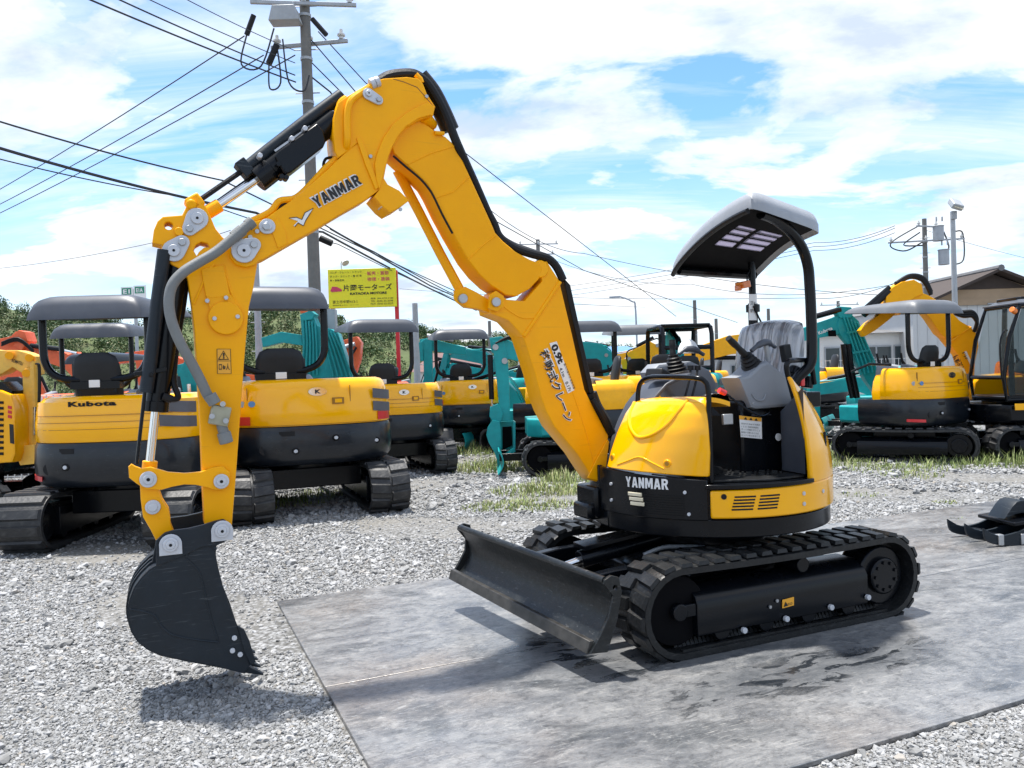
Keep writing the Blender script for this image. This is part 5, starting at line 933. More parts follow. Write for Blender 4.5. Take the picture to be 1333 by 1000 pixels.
        fr_ = part('cab_frame', f_, M['black'], e, rotz=up); part('frame_roof', MB().box((xb + .6, yo, 2.44), (1.1, .95, .04)), M['black'], fr_, bevel=.01)
    elif top == 'cab':
        y0_, y1_ = yo - .42, yo + .44; cb = thing2 = part('cab_floor', MB().box((.12, yo, .97), (1.30, .88, .10)), M['black'], e, rotz=up, bevel=.01)
        sidep = [(-.52, .95), (.80, .95), (.84, 1.3), (.74, 1.9), (.56, 2.40), (-.40, 2.44), (-.50, 2.36)]
        P_ = lambda l, yy: [(p[0], yy, p[1]) for p in l]
        for yy in (y0_, y1_): part('cab_pillar', MB().tube(P_(sidep + [sidep[0]], yy), .032, 8).tube([(.16, yy, .95), (.16, yy, 2.42)], .045, 8).tube([(-.50, yy, 1.50), (.16, yy, 1.50)], .02, 6), M['black'], cb)
        for (xx, zz) in ((-.45, 2.40), (.56, 2.40), (.80, .98), (.83, 1.3), (-.5, 1.4)): part('cab_crossbar', MB().tube([(xx, y0_, zz), (xx, y1_, zz)], .032, 8), M['black'], cb)
        part('cab_roof', MB().sheet(8, 8, lambda u, v: Vector((-.46 + 1.06 * u, y0_ - .02 + (y1_ - y0_ + .04) * v, 2.44 + .07 * (1 - abs(2 * u - 1) ** 6) ** .5 * (1 - abs(2 * v - 1) ** 6) ** .5)), lambda u, v: Vector((-.46 + 1.06 * u, y0_ - .02 + (y1_ - y0_ + .04) * v, 2.42))), M['canopydark'], cb, ang=50)
        part('roof_rack', MB().box((.1, yo, 2.53), (.5, .3, .05)).box((.45, yo, 2.51), (.08, .5, .06)), M['black'], cb, bevel=.01)
        for nm, pts in (('side_window', [(.20, 1.02), (.76, 1.02), (.80, 1.3), (.70, 1.9), (.53, 2.36), (.20, 2.37)]), ('door_window', [(-.47, 1.54), (.12, 1.54), (.12, 2.37), (-.38, 2.38), (-.46, 2.32)]), ('door_window', [(-.47, 1.02), (.12, 1.02), (.12, 1.46), (-.47, 1.46)])):
            part(nm, MB().prism(pts, y1_ - .004, y1_ + .004), M['cabglass'], cb)
        part('door_panel', MB().prism([(-.47, 1.02), (-.30, 1.02), (-.30, 2.37), (-.47, 2.37)], y1_ + .006, y1_ + .012).prism([(.12, 1.0), (.22, 1.0), (.22, 2.4), (.12, 2.4)], y1_ + .006, y1_ + .02), M['black'], cb, bevel=.004)
        part('windshield', MB().add([(.84, y0_ + .03, 1.3), (.84, y1_ - .03, 1.3), (.57, y1_ - .03, 2.38), (.57, y0_ + .03, 2.38)], [(0, 1, 2, 3)]), M['cabglass'], cb)
        part('handrail', MB().tube([(.90, y1_ + .05, 1.3), (.92, y1_ + .06, 1.8), (.86, y1_ + .06, 2.0), (.78, y1_ + .02, 2.02)], .014, 8, smooth=3), M['black'], cb); part('door_handle', MB().box((.02, y1_ + .03, 1.58), (.04, .03, .12)), M['zinc'], cb, bevel=.006)
        part('beacon', MB().cyl((.62, y1_ - .02, 2.30), (.70, y1_ + .02, 2.34), .045, n=12), M['amber'], cb, bevel=.006)
        part('side_strip', MB().prism([(-.5, .80), (.74, .80), (.74, .90), (-.5, .90)], .785, .80), M['yellow_hood'], e, rotz=up, bevel=.004)
    # boom, stick, bucket
    if pose:
        bm_ = M[boom]; yb_ = -.18; sw = bpy.data.objects.new('boom_bracket', MB().box((.0, 0, 0), (.16, .24, .34)).mesh('boom_bracket')); COL.objects.link(sw); sw.data.materials.append(M['black'] if boom != 'teal' else M['teal']); sw.parent = e
        sw.matrix_local = Matrix.Rotation(up, 4, 'Z') @ Matrix.Translation((.72, yb_, .72)) @ Matrix.Rotation(R(swing), 4, 'Z')
        b0 = [(p[0] - .72, p[1] - .72) for p in pose['boom']]; bo = plate('boom', rounded_beam(b0, pose.get('w', (.16, .34, .18))), -.085, .085, bm_, e, bev=.008); bo.matrix_local = sw.matrix_local.copy()
        stp = [(p[0] - .72, p[1] - .72) for p in pose['stick']]; so = plate('stick', beam(stp, (.12, .22, .10) if len(stp) == 3 else (.2, .12)), -.055, .055, bm_, e, bev=.006); so.matrix_local = sw.matrix_local.copy()
        k1 = Vector((b0[1][0], 0, b0[1][1])); k0 = Vector((b0[0][0], 0, b0[0][1])); k2 = Vector((b0[-1][0], 0, b0[-1][1])); s0 = Vector((stp[0][0], 0, stp[0][1])); s1 = Vector((stp[-1][0], 0, stp[-1][1])); nn = Vector((-(k2 - k1).z, 0, (k2 - k1).x)).normalized()
        cy = part('boom_cylinder', MB().cyl(k0 + Vector((.16, 0, -.10)), (k0.lerp(k1, .55)) + Vector((.22, 0, -.03)), .05, n=14), M['black'] if boom != 'teal' else M['teal'], bo); part('rod', MB().cyl((k0.lerp(k1, .5)) + Vector((.21, 0, -.04)), k0.lerp(k1, .8) + Vector((.20, 0, 0)), .024, n=12), M['chrome'], cy)
        cy = part('arm_cylinder', MB().cyl(k1 + nn * .22, k1.lerp(k2, .62) + nn * .20, .05, n=14), M['black'], bo); part('rod', MB().cyl(k1.lerp(k2, .6) + nn * .20, s0 + Vector((0, 0, 0)), .022, n=12), M['chrome'], cy)
        cy = part('bucket_cylinder', MB().cyl(s0.lerp(s1, .18) + Vector((.16, 0, 0)), s0.lerp(s1, .62) + Vector((.15, 0, 0)), .042, n=12), M['black'], so); part('rod', MB().cyl(s0.lerp(s1, .6) + Vector((.15, 0, 0)), s0.lerp(s1, .90) + Vector((.14, 0, 0)), .02, n=10), M['chrome'], cy)
        for q in range(4):
            dy = -.06 + q * .04; part('hose', MB().tube([k0 + Vector((-.12, dy, .0)), k0.lerp(k1, .5) + Vector((-.16, dy, .02)), k1 + Vector((-.10, dy, .13)), k1.lerp(k2, .5) + nn * .15 + Vector((0, dy, 0)), k2 + nn * .16 + Vector((0, dy, 0)), s0.lerp(s1, .3) + Vector((-.10, dy, 0))], .015, 6, smooth=4), M['teal'] if boom == 'teal' and q % 2 else M['hose'], bo)
        for pnt in (k0, k1, k2, s1): part('pin', MB().cyl(pnt + Vector((0, .085, 0)), pnt + Vector((0, .105, 0)), .045, n=14), M['steel'], bo)
        bs = [(-.05, .06), (.08, .07), (.16, -.02), (.24, -.16), (.28, -.34), (.22, -.50), (.10, -.60), (-.16, -.66), (-.20, -.60), (-.10, -.34), (-.04, -.12)]; ba = R(pose.get('bucket', 0)); sc_ = pose.get('bs', 1.0)
        bs = [(s1.x + sc_ * (p[0] * math.cos(ba) - p[1] * math.sin(ba)), s1.z + sc_ * (p[0] * math.sin(ba) + p[1] * math.cos(ba))) for p in bs]
        bu = plate('bucket', bs, -.23, -.21, M[pose.get('bm', boom)], e, bev=.003); bu.matrix_local = sw.matrix_local.copy(); link('side_plate', plate_mesh('side_plate', [bs], .21, .23), M[pose.get('bm', boom)], bu)
        part('bucket_shell', MB().sheet(9, 1, lambda u, v: Vector((interp([Vector((p[0], 0, p[1])) for p in bs[1:8]], u).x, -.22 + .44 * v, interp([Vector((p[0], 0, p[1])) for p in bs[1:8]], u).z)), lambda u, v: Vector((interp([Vector((p[0], 0, p[1])) for p in bs[1:8]], u).x * .985 + s1.x * .015, -.22 + .44 * v, interp([Vector((p[0], 0, p[1])) for p in bs[1:8]], u).z * .985 + s1.z * .015))), M[pose.get('bm', boom)], bu)
        for q in range(4): part('tooth', MB().box((bs[7][0], -.19 + q * .127, bs[7][1]), (.14, .05, .03), rot=(0, -ba, 0)), M[pose.get('bm', boom)], bu)
        if 'boomtext' in pose:
            a_ = k1.lerp(k2, .25); b_ = k1.lerp(k2, .7); sdn = pose.get('side', 1)
            if sdn < 0: a_, b_ = b_, a_
            lettering(pose['boomtext'], a_ + Vector((0, sdn * .087, -.05)), b_ + Vector((0, sdn * .087, -.05)), (0, 0, 1), .09, M['ink'] if boom != 'teal' else M['white'], bo)
    return e
def rounded_beam(P, W):
    Q = [Vector((p[0], p[1], 0)) for p in P]
    if len(Q) == 3: pts = [Q[0], Q[0].lerp(Q[1], .78), Q[1].lerp(Q[0], .10).lerp(Q[2], .06), Q[1].lerp(Q[2], .22), Q[2]]; ww = [W[0], W[1] * .88, W[1], W[1] * .85, W[2]]
    else: pts = [Q[0]] + [q for q in Q[1:-1]] + [Q[-1]]; ww = list(W)
    return beam([(p.x, p.y) for p in pts], ww)
def parent_inv(e): return (Matrix.Translation(e.location) @ e.rotation_euler.to_matrix().to_4x4() @ Matrix.Diagonal((*e.scale, 1))).inverted()
def wplate(e, name, poly, Y, th, mat, bev=.008, **kw):
    """a plate standing on the plane at distance Y, th thick, as a part of the thing e"""
    pts = [D(x, y, Y) for x, y in poly]; me = plate_mesh(name, [[(p.x, p.z) for p in pts]], Y, Y + th, bev); me.transform(parent_inv(e)); return link(name, me, mat, e, **kw)
def wtube(e, name, pts, r, mat, n=10, smooth=0, par=None):
    mb = MB().tube([D(*p) for p in pts], r, n, smooth=smooth); iv = parent_inv(e); mb.v = [tuple(iv @ Vector(v)) for v in mb.v]; return part(name, mb, mat, par or e)
def wtext(e, body, a, b_, upd, h, mat, par, Y):
    o = lettering(body, D(a[0], a[1], Y), D(b_[0], b_[1], Y), upd, h, mat, None); o.data.transform(parent_inv(e)); o.parent = par
m, t, b = newmat('cab_glass'); b.inputs['Base Color'].default_value = (.30, .36, .36, 1); b.inputs['Transmission Weight'].default_value = .92; b.inputs['Roughness'].default_value = .03; b.inputs['IOR'].default_value = 1.08; M['cabglass'] = m
text_y = (.27, -.17)
low = dict(boom=[(.72, .80), (1.25, 2.0), (2.5, 1.7)], stick=[(2.55, 1.9), (2.45, .8)], bucket=-20)
digger('nearest left parked excavator seen from behind, black lettering on its yellow hood', -4.10, 8.74, 92, s=(1.05, 1.07, 1.06), roofz=2.15, rh=.24, hoodtop=1.43, rw=1.10, hw=.49, tw=.44, gauge=.66, lugs=32, bar=True, text='Kubota', texth=.048, extras='lowred bigvent', yo=.12, pose=low)
text_y = (.2, -.2)
digger('second parked excavator from behind with oval badge, tail lamps and chunky rubber tracks', -2.60, 10.15, 112, lugs=30, extras='badge uplamp three', yo=.30, pose=low, s=(1.15, 1.24, 1.08), roofz=2.25, rh=.26, hoodtop=1.50, rw=.92, hw=.42, tw=.37, gauge=.62)
digger('parked yellow excavator with curved thin roof between the badge machine and the hanging teal bucket', -2.05, 13.7, 112, lugs=30, extras='badge', yo=.28, pose=low, s=1.0)
digger('small looking far yellow excavator with grey roof left of the teal hanging bucket', -.95, 17.2, 100, lugs=0, extras='badge uplamp', yo=.2, pose=low, roofmat='canopydark')
digger('parked excavator with glossy black roof directly behind the lettered left machine', -6.15, 12.6, 95, lugs=0, yo=.1, pose=low, roofmat='canopydark', hood='yellow_old')
digger('far excavator with low black roof behind the left machines', -8.6, 17.5, 80, lugs=0, yo=.1, roofmat='cw', roofz=2.1, hood='orange', boom='orange', pose=low)
MAC = digger('teal and yellow excavator on the right beside the tall grass, teal boom folded left', 6.5, 13.3, 150, upper=-32, lugs=32, skirt='teal', boom='teal', extras='badge lowred', yo=.15, roofmat='canopymid', pose=None, swing=35)
Yk = 14.0; T_ = M['teal']
bo = wplate(MAC, 'boom', [(1094, 409), (1106, 407), (1118, 418), (1126, 440), (1136, 468), (1146, 500), (1140, 512), (1128, 496), (1114, 470), (1104, 448), (1094, 436), (1090, 424)], Yk, .16, T_)
so = wplate(MAC, 'stick', [(1020, 436), (1060, 422), (1086, 413), (1094, 409), (1100, 414), (1098, 430), (1090, 436), (1060, 441), (1022, 450)], Yk + .02, .12, T_)
wtube(MAC, 'arm_cylinder', [(1062, 412, Yk), (1094, 403, Yk)], .05, M['black'], par=so); wplate(MAC, 'knuckle', [(1088, 404), (1094, 399), (1108, 400), (1112, 406), (1108, 414), (1094, 414)], Yk - .03, .2, T_)
for k in range(5): wtube(MAC, 'hose_pipe', [(1098 + k * 4.6, 412 + k * 2, Yk - .04), (1103 + k * 4.8, 426 + k * 2, Yk - .04), (1118 + k * 5, 474 - k, Yk - .04), (1121 + k * 5, 488 - k, Yk - .04)], .016, T_, 6, par=bo)
for yy in (432, 458): wplate(MAC, 'pipe_clamp', [(1102 + (yy - 432) * .3, yy), (1122 + (yy - 432) * .35, yy - 3), (1123 + (yy - 432) * .35, yy - 1), (1103 + (yy - 432) * .3, yy + 3)], Yk - .07, .02, T_, bev=.002)
wplate(MAC, 'bracket', [(1078, 430), (1088, 430), (1089, 438), (1079, 438)], Yk - .02, .02, M['mattblack'], bev=.003)
for dx in (0, 6): wtube(MAC, 'boom_cylinder', [(1098 + dx, 448, Yk), (1102 + dx, 480, Yk), (1110 + dx, 518, Yk)], .05, M['black'], par=bo)
wplate(MAC, 'stick_end', [(1054, 440), (1067, 440), (1068, 545), (1063, 562), (1054, 562)], Yk + .3, .16, T_)
wtext(MAC, 'Kubota', (1066, 436), (1084, 429), (0, 0, 1), .06, M['white'], so, Yk - .004)
wtube(MAC, 'front_rail', [(1108, 484, Yk - 1.2), (1132, 474, Yk - 1.2), (1160, 475, Yk - 1.2)], .02, M['black'])
MAC = digger('yellow crane excavator with black glass cab at the right edge of the photo', 8.35, 13.0, 181, lugs=30, top='cab', yo=.25, pose=None, grouptag='excavators parked in the yard')
Yk = 13.6; Q_ = M['yellow_arm']
fb_ = wplate(MAC, 'foot_boom', [(1231, 441), (1246, 432), (1262, 424), (1273, 436), (1275, 470), (1276, 520), (1268, 520), (1258, 492), (1248, 462), (1240, 452)], Yk, .22, Q_)
mb_ = wplate(MAC, 'middle_boom', [(1180, 389), (1194, 379), (1208, 384), (1220, 391), (1236, 404), (1250, 418), (1262, 425), (1250, 436), (1234, 442), (1224, 434), (1212, 416), (1204, 406), (1192, 398)], Yk - .02, .24, Q_)
tb_ = wplate(MAC, 'top_bracket', [(1153, 401), (1154, 383), (1162, 374), (1174, 367), (1190, 364), (1200, 370), (1202, 382), (1190, 388), (1180, 396), (1172, 410), (1163, 404)], Yk - .05, .24, Q_)
wplate(MAC, 'front_boom', [(1121, 430), (1130, 420), (1142, 412), (1154, 400), (1166, 396), (1172, 403), (1158, 416), (1140, 430), (1126, 438)], Yk - .04, .18, Q_)
wtube(MAC, 'arm_cylinder', [(1124, 410, Yk), (1157, 379, Yk)], .06, M['black']); wtube(MAC, 'cylinder_guard', [(1122, 405, Yk), (1158, 374, Yk)], .04, M['black'])
for k in range(3): wtube(MAC, 'boom_hose', [(1166, 371 - k, Yk), (1184, 361 - k, Yk + .05), (1202, 366 - k * 2, Yk + .05), (1212, 384 - k * 2, Yk + .05)], .035, M['hose'], 8, smooth=5)
for k in range(3): wtube(MAC, 'swivel_hose', [(1242, 408 - k, Yk), (1254, 412 - k * 3, Yk), (1266, 412 - k * 3, Yk - .05), (1272, 422 - k * 3, Yk - .05), (1268, 432, Yk)], .03, M['hose'], 8, smooth=5)
wplate(MAC, 'capacity_sticker', [(1255, 458), (1258, 457), (1268, 478), (1266, 481)], Yk - .012, .008, M['white'], bev=.001)
wtext(MAC, '移動式クレーン', (1247, 461), (1264, 494), (-1, 0, .3), .11, M['ink'], fb_, Yk - .004); wtext(MAC, '1.1t', (1256, 458), (1260, 467), (-1, 0, .3), .05, M['ink'], fb_, Yk - .016)
wtube(MAC, 'weld_rib', [(1238, 445, Yk), (1254, 432, Yk), (1264, 426, Yk)], .02, Q_, 6, par=fb_)
MAC = digger('teal skirted excavator seen side on behind the big boom, teal bucket hanging over the weeds', 1.15, 13.1, 182, lugs=32, skirt='teal', boom='teal', yo=.1, top='none', pose=None, hood='yellow_old', hoodtop=1.45)
Yk = 13.2; T_ = M['teal']
bo = wplate(MAC, 'boom', [(637, 440), (652, 438), (668, 446), (700, 455), (722, 462), (740, 480), (730, 492), (712, 480), (690, 474), (660, 467), (640, 459)], Yk + .02, .16, T_)
so = wplate(MAC, 'stick', [(641, 444), (656, 444), (661, 466), (663, 500), (664, 548), (651, 548), (647, 500), (643, 466)], Yk, .13, T_)
wtube(MAC, 'bucket_cylinder', [(638, 462, Yk), (640, 520, Yk)], .045, M['black'], par=so); wtube(MAC, 'rod', [(640, 515, Yk), (641, 536, Yk)], .022, M['chrome'], par=so)
wplate(MAC, 'bucket_link', [(638, 530), (648, 526), (655, 538), (652, 550), (642, 550), (637, 542)], Yk - .05, .22, T_)
bk_ = wplate(MAC, 'bucket', [(635, 556), (641, 547), (650, 549), (652, 560), (652, 596), (644, 590), (636, 576), (633, 566)], Yk - .16, .02, T_, bev=.003)
wplate(MAC, 'bucket_back', [(650, 549), (668, 548), (670, 560), (670, 584), (652, 590)], Yk + .20, .02, T_, bev=.003); wplate(MAC, 'bucket_side', [(668, 548), (671, 550), (671, 584), (668, 586)], Yk - .12, .30, T_, bev=.003)
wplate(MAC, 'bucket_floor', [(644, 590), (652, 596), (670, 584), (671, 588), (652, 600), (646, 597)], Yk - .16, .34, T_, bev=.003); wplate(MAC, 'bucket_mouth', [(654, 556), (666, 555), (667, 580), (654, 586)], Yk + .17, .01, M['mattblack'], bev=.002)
for k in range(2): wplate(MAC, 'tooth', [(646 + k * 4, 594), (650 + k * 4, 592), (650 + k * 4, 608), (648 + k * 4, 609)], Yk - .14 + k * .1, .05, T_, bev=.004)
for k in range(3): wtube(MAC, 'hose', [(645, 447, Yk - .03), (668, 441 - k * 2, Yk - .03), (700, 452 - k * 2, Yk - .03)], .014, M['hose'], 6, smooth=4, par=bo)
for q in ((645, 452), (657, 470)): wtube(MAC, 'pin', [(q[0], q[1], Yk - .03), (q[0], q[1], Yk + .02)], .05, M['steel'], 12, par=so)
wtext(MAC, 'Kubota', (688, 466), (708, 470), (0, 0, 1), .08, M['white'], bo, Yk + .012)
digger('yellow excavator with dark grey roof right behind the lettered crane boom', 1.55, 15.8, 100, lugs=0, yo=.15, pose=low, extras='')
digger('far excavator with pale grey roof just right of the one behind the crane boom', 2.75, 17.6, 92, lugs=0, yo=.1, roofmat='canopymid', pose=low)
digger('far teal excavator with bare black roof frame behind the canopy machine levers', 3.35, 16.0, 95, lugs=0, skirt='teal', boom='teal', hood='teal', top='frame', yo=.0, pose=dict(boom=[(.72, .80), (.9, 2.7), (1.4, 3.0)], stick=[(1.5, 3.0), (2.2, 1.8)], bucket=0, w=(.3, .5, .3)), swing=60)
MAC = digger('pale yellow excavator cut off by the left edge with louvred side', -7.15, 10.1, 2, lugs=30, boom='pale_yellow', hood='yellow_hood', top='none', yo=.2, pose=None)
Yk = 9.35; Q_ = M['pale_yellow']
bo = wplate(MAC, 'boom', [(-40, 452), (0, 456), (22, 456), (34, 459), (46, 464), (47, 487), (38, 490), (30, 487), (16, 478), (4, 486), (-40, 500)], Yk, .18, Q_)
so = wplate(MAC, 'stick', [(29, 484), (34, 478), (42, 482), (43, 520), (42, 582), (31, 582), (30, 530)], Yk - .04, .14, Q_)
wplate(MAC, 'bucket', [(22, 581), (44, 579), (47, 590), (45, 604), (26, 606), (22, 596)], Yk - .14, .34, Q_)
wtube(MAC, 'bucket_cylinder', [(44, 470, Yk), (46, 530, Yk)], .04, M['pale_yellow'], par=so); wtube(MAC, 'rod', [(46, 528, Yk), (45, 566, Yk)], .02, M['chrome'], par=so)
for k in range(3): wtube(MAC, 'hose', [(46 + k, 474, Yk - .05), (50 + k, 478, Yk - .05), (50 + k, 520, Yk - .05), (47, 560, Yk - .05)], .010, M['hose'], 6, smooth=4, par=so)
for q in ((38, 466), (34, 486), (12, 463)): wtube(MAC, 'pin', [(q[0], q[1], Yk - .06), (q[0], q[1], Yk + .02)], .045, M['yellow'], 12, par=bo)
wtext(MAC, 'KOMATSU', (15, 471), (29, 476), (0, 0, 1), .04, M['ink'], bo, Yk - .006)
wplate(MAC, 'boom_cover', [(-30, 500), (2, 497), (16, 509), (14, 516), (-30, 512)], Yk - .25, .3, M['black'])
hc = wplate(MAC, 'louvred_cover', [(-40, 506), (0, 508), (14, 514), (19, 530), (20, 590), (16, 602), (-40, 606)], Yk - .3, .5, M['yellow_hood'], bev=.02)
for k in range(10): wplate(MAC, 'louvre', [(-20, 522 + k * 7.4), (4, 522.5 + k * 7.4), (4, 526 + k * 7.4), (-20, 525.5 + k * 7.4)], Yk - .31, .02, M['blackhole'], bev=.002)
for k in range(3): wplate(MAC, 'decal', [(10, 528 + k * 6), (15, 529 + k * 6), (15, 533 + k * 6), (10, 532 + k * 6)], Yk - .306, .01, M['redpost'], bev=.001)
wplate(MAC, 'decal', [(12, 552), (17, 553), (18, 578), (13, 577)], Yk - .306, .01, M['ink'], bev=.001)
text_y = (.5, -.5)
digger('orange excavator behind the left fence with white lettering on its rear', -8.9, 15.4, 86, lugs=0, hood='orange', skirt='orange', boom='orange', top='none', text='HITACHI', texth=.13, pose=low)
MAC = digger('orange excavator far left with a raised knuckle boom above the yellow one', -13.2, 20.5, 0, lugs=0, hood='orange', skirt='orange', boom='orange', top='none')
Yk = 19.5; O_ = M['orange']
bo = wplate(MAC, 'boom', [(-20, 448), (0, 441), (14, 438), (20, 432), (29, 431), (35, 438), (36, 452), (58, 454), (86, 460), (104, 474), (116, 494), (104, 502), (84, 480), (56, 470), (30, 468), (0, 464), (-20, 468)], Yk, .3, O_)
so = wplate(MAC, 'stick', [(88, 462), (100, 458), (112, 474), (128, 500), (116, 506)], Yk - .1, .2, O_); wplate(MAC, 'knuckle', [(18, 436), (24, 430), (32, 432), (36, 444), (28, 456), (18, 450)], Yk - .12, .4, O_)
wtube(MAC, 'arm_cylinder', [(40, 450, Yk - .1), (80, 455, Yk - .1)], .06, M['black'], par=bo); wtube(MAC, 'rod', [(78, 455, Yk - .1), (100, 460, Yk - .1)], .03, M['chrome'], par=bo)
for k in range(3): wtube(MAC, 'hose', [(2, 446 + k * 2, Yk - .15), (24, 440 + k * 2, Yk - .2), (44, 456 + k * 2, Yk - .15)], .02, M['hose'], 6, smooth=4, par=bo)
MAC = digger('orange excavator with a long low boom behind the black roofs at left', -7.6, 21.5, 182, lugs=0, hood='orange', skirt='orange', boom='orange', top='none')
Yk = 20.0
bo = wplate(MAC, 'boom', [(104, 478), (116, 466), (132, 462), (160, 460), (190, 456), (222, 462), (250, 472), (270, 490), (258, 494), (236, 478), (210, 472), (180, 470), (150, 474), (120, 482)], Yk, .3, O_); so = wplate(MAC, 'stick', [(176, 468), (186, 464), (192, 500), (180, 502)], Yk - .1, .2, O_)
MAC = digger('orange excavator seen between the yellow sign posts', -3.2, 18.6, 178, lugs=0, hood='orange', skirt='orange', boom='orange', top='none')
Yk = 18.0
bo = wplate(MAC, 'boom', [(430, 448), (450, 442), (464, 438), (470, 446), (468, 468), (462, 486), (446, 490), (442, 466), (432, 462)], Yk, .3, O_); wtube(MAC, 'boom_cylinder', [(434, 456, Yk - .1), (462, 448, Yk - .1)], .05, M['steel'], par=bo); wtube(MAC, 'hose', [(452, 474, Yk - .1), (458, 462, Yk - .1), (464, 452, Yk - .1)], .03, M['hose'], 6, par=bo)
MAC = digger('teal excavator facing the camera behind the badge machine with folded ribbed boom', -3.55, 15.1, -72, lugs=0, hood='teal', skirt='teal', boom='teal', top='none', pose=None)
Yk = 14.2; T_ = M['teal']
bo = wplate(MAC, 'boom', [(391, 414), (398, 408), (408, 412), (413, 424), (430, 428), (440, 434), (449, 462), (456, 492), (392, 492), (394, 450)], Yk, .3, T_)
for k in range(5): wtube(MAC, 'hose_pipe', [(394 + k * 4, 416 + k, Yk - .04), (396 + k * 4, 446, Yk - .04), (393 + k * 5, 488, Yk - .04)], .018, T_, 6, par=bo)
for k in range(5): wtube(MAC, 'hose_pipe', [(418 + k * 4, 428 + k, Yk - .04), (426 + k * 5, 458, Yk - .04), (434 + k * 6, 490, Yk - .04)], .018, T_, 6, par=bo)
so = wplate(MAC, 'stick', [(340, 440), (366, 432), (392, 436), (394, 450), (366, 446), (342, 452)], Yk + .1, .2, T_)
wplate(MAC, 'knuckle', [(390, 410), (404, 404), (410, 409), (406, 416), (392, 418)], Yk - .06, .3, T_); wplate(MAC, 'knuckle_cap', [(390, 403), (402, 402), (403, 407), (391, 408)], Yk - .04, .2, M['orange'])
MAC = digger('teal excavator whose upright stick shows between the two nearest left machines', -5.35, 12.9, -62, lugs=0, hood='teal', skirt='teal', boom='teal', top='none', pose=None)
Yk = 11.4; T_ = M['teal']
wplate(MAC, 'stick', [(233, 484), (240, 470), (262, 470), (264, 486), (256, 520), (254, 590), (262, 620), (236, 624), (240, 580), (240, 520)], Yk, .2, T_)
wplate(MAC, 'boom', [(226, 476), (262, 468), (300, 466), (300, 482), (262, 486), (232, 490)], Yk + .1, .2, T_); wtube(MAC, 'rod', [(246, 500, Yk - .08), (248, 540, Yk - .08)], .03, M['chrome']); wplate(MAC, 'bucket', [(234, 612), (264, 606), (262, 634), (238, 640)], Yk - .1, .4, T_)
MAC = digger('teal excavator with folded boom left of the far grey roofed machine', -1.75, 20.6, 205, lugs=0, hood='teal', skirt='teal', boom='teal', top='none', pose=None)
Yk = 19.0; T_ = M['teal']
wplate(MAC, 'stick', [(548, 444), (555, 441), (562, 446), (563, 500), (552, 500), (551, 458)], Yk, .2, T_); wplate(MAC, 'boom', [(546, 442), (560, 440), (580, 446), (606, 452), (606, 462), (580, 460), (560, 456), (548, 452)], Yk + .1, .25, T_)
wtube(MAC, 'arm_cylinder', [(556, 437, Yk), (590, 443, Yk)], .05, M['steel']); wplate(MAC, 'bucket_link', [(545, 446), (550, 444), (551, 470), (547, 470)], Yk - .04, .1, T_)
digger('teal excavator with a low boom reaching right behind the hanging teal bucket', 1.2, 20.5, 175, lugs=0, hood='teal', skirt='teal', boom='teal', top='none', pose=dict(boom=[(.72, .8), (1.6, 2.3), (3.2, 1.9)], stick=[(3.3, 2.0), (3.5, 1.0)], bucket=0, w=(.25, .4, .25), boomtext='Kubota', side=1))
digger('yellow excavator with arched boom behind the seat of the front machine', 8.0, 21.5, 181, lugs=0, boom='yellow_old', top='none', pose=dict(boom=[(.72, .9), (1.6, 2.3), (2.3, 2.95), (2.9, 2.9), (4.6, 2.45)], stick=[(4.7, 2.5), (5.4, 2.5)], bucket=0, w=(.3, .5, .6, .5, .3)))
digger('small yellow excavator with cab levers far behind the crane lettering', .2, 24.5, 20, lugs=0, boom='yellow_old', top='none', hood='yellow_old', pose=dict(boom=[(.72, .9), (1.3, 2.5), (2.3, 2.2)], stick=[(2.4, 2.3), (2.5, 1.2)], bucket=0, w=(.3, .4, .3)))
digger('yellow excavator stick and boom seen through the dark grey canopy frame', 4.1, 19.8, 170, lugs=0, boom='yellow_old', hood='yellow_old', top='none', pose=dict(boom=[(.72, .9), (1.2, 2.9), (1.9, 2.6)], stick=[(2.0, 2.6), (1.9, 1.4)], bucket=0, w=(.3, .42, .3)))

text_y = (.4, -.4)
digger('yellow excavator half hidden behind the upright teal stick in the centre', .55, 16.6, 160, lugs=0, yo=.1, top='none', boom='teal', skirt='teal', hood='yellow_hood', pose=dict(boom=[(.72, .8), (1.5, 2.15), (2.6, 1.9)], stick=[(2.7, 2.0), (2.8, .9)], bucket=0, w=(.22, .36, .22), boomtext='Kubota', side=1))
digger('teal excavator with tangled hoses right of the teal knuckle in the centre', -.1, 19.4, 150, lugs=0, hood='teal', skirt='teal', boom='teal', top='none', pose=dict(boom=[(.72, .8), (1.1, 2.7), (2.3, 2.9)], stick=[(2.4, 3.0), (3.0, 1.4)], bucket=0, w=(.22, .38, .25)))
digger('teal excavator boom crossing behind the grey roofed centre machine', -3.0, 22.6, 8, lugs=0, hood='teal', skirt='teal', boom='teal', top='none', pose=dict(boom=[(.72, .8), (1.6, 2.6), (3.6, 2.2)], stick=[(3.7, 2.4), (3.9, 1.0)], bucket=0, w=(.22, .4, .25)))
digger('orange excavator between the first two left canopies far back', -7.2, 18.6, 20, lugs=0, hood='orange', skirt='orange', boom='orange', top='none', pose=dict(boom=[(.72, .8), (1.1, 2.4), (2.4, 2.3)], stick=[(2.5, 2.4), (2.7, 1.0)], bucket=0, w=(.25, .42, .25)))
digger('far orange excavator with a twin raised boom at the very left', -16.5, 22.5, 10, lugs=0, hood='orange', skirt='orange', boom='orange', top='none', pose=dict(boom=[(.72, .8), (1.6, 3.0), (3.4, 2.7)], stick=[(3.5, 3.0), (4.2, 1.2)], bucket=0, w=(.3, .55, .3)))
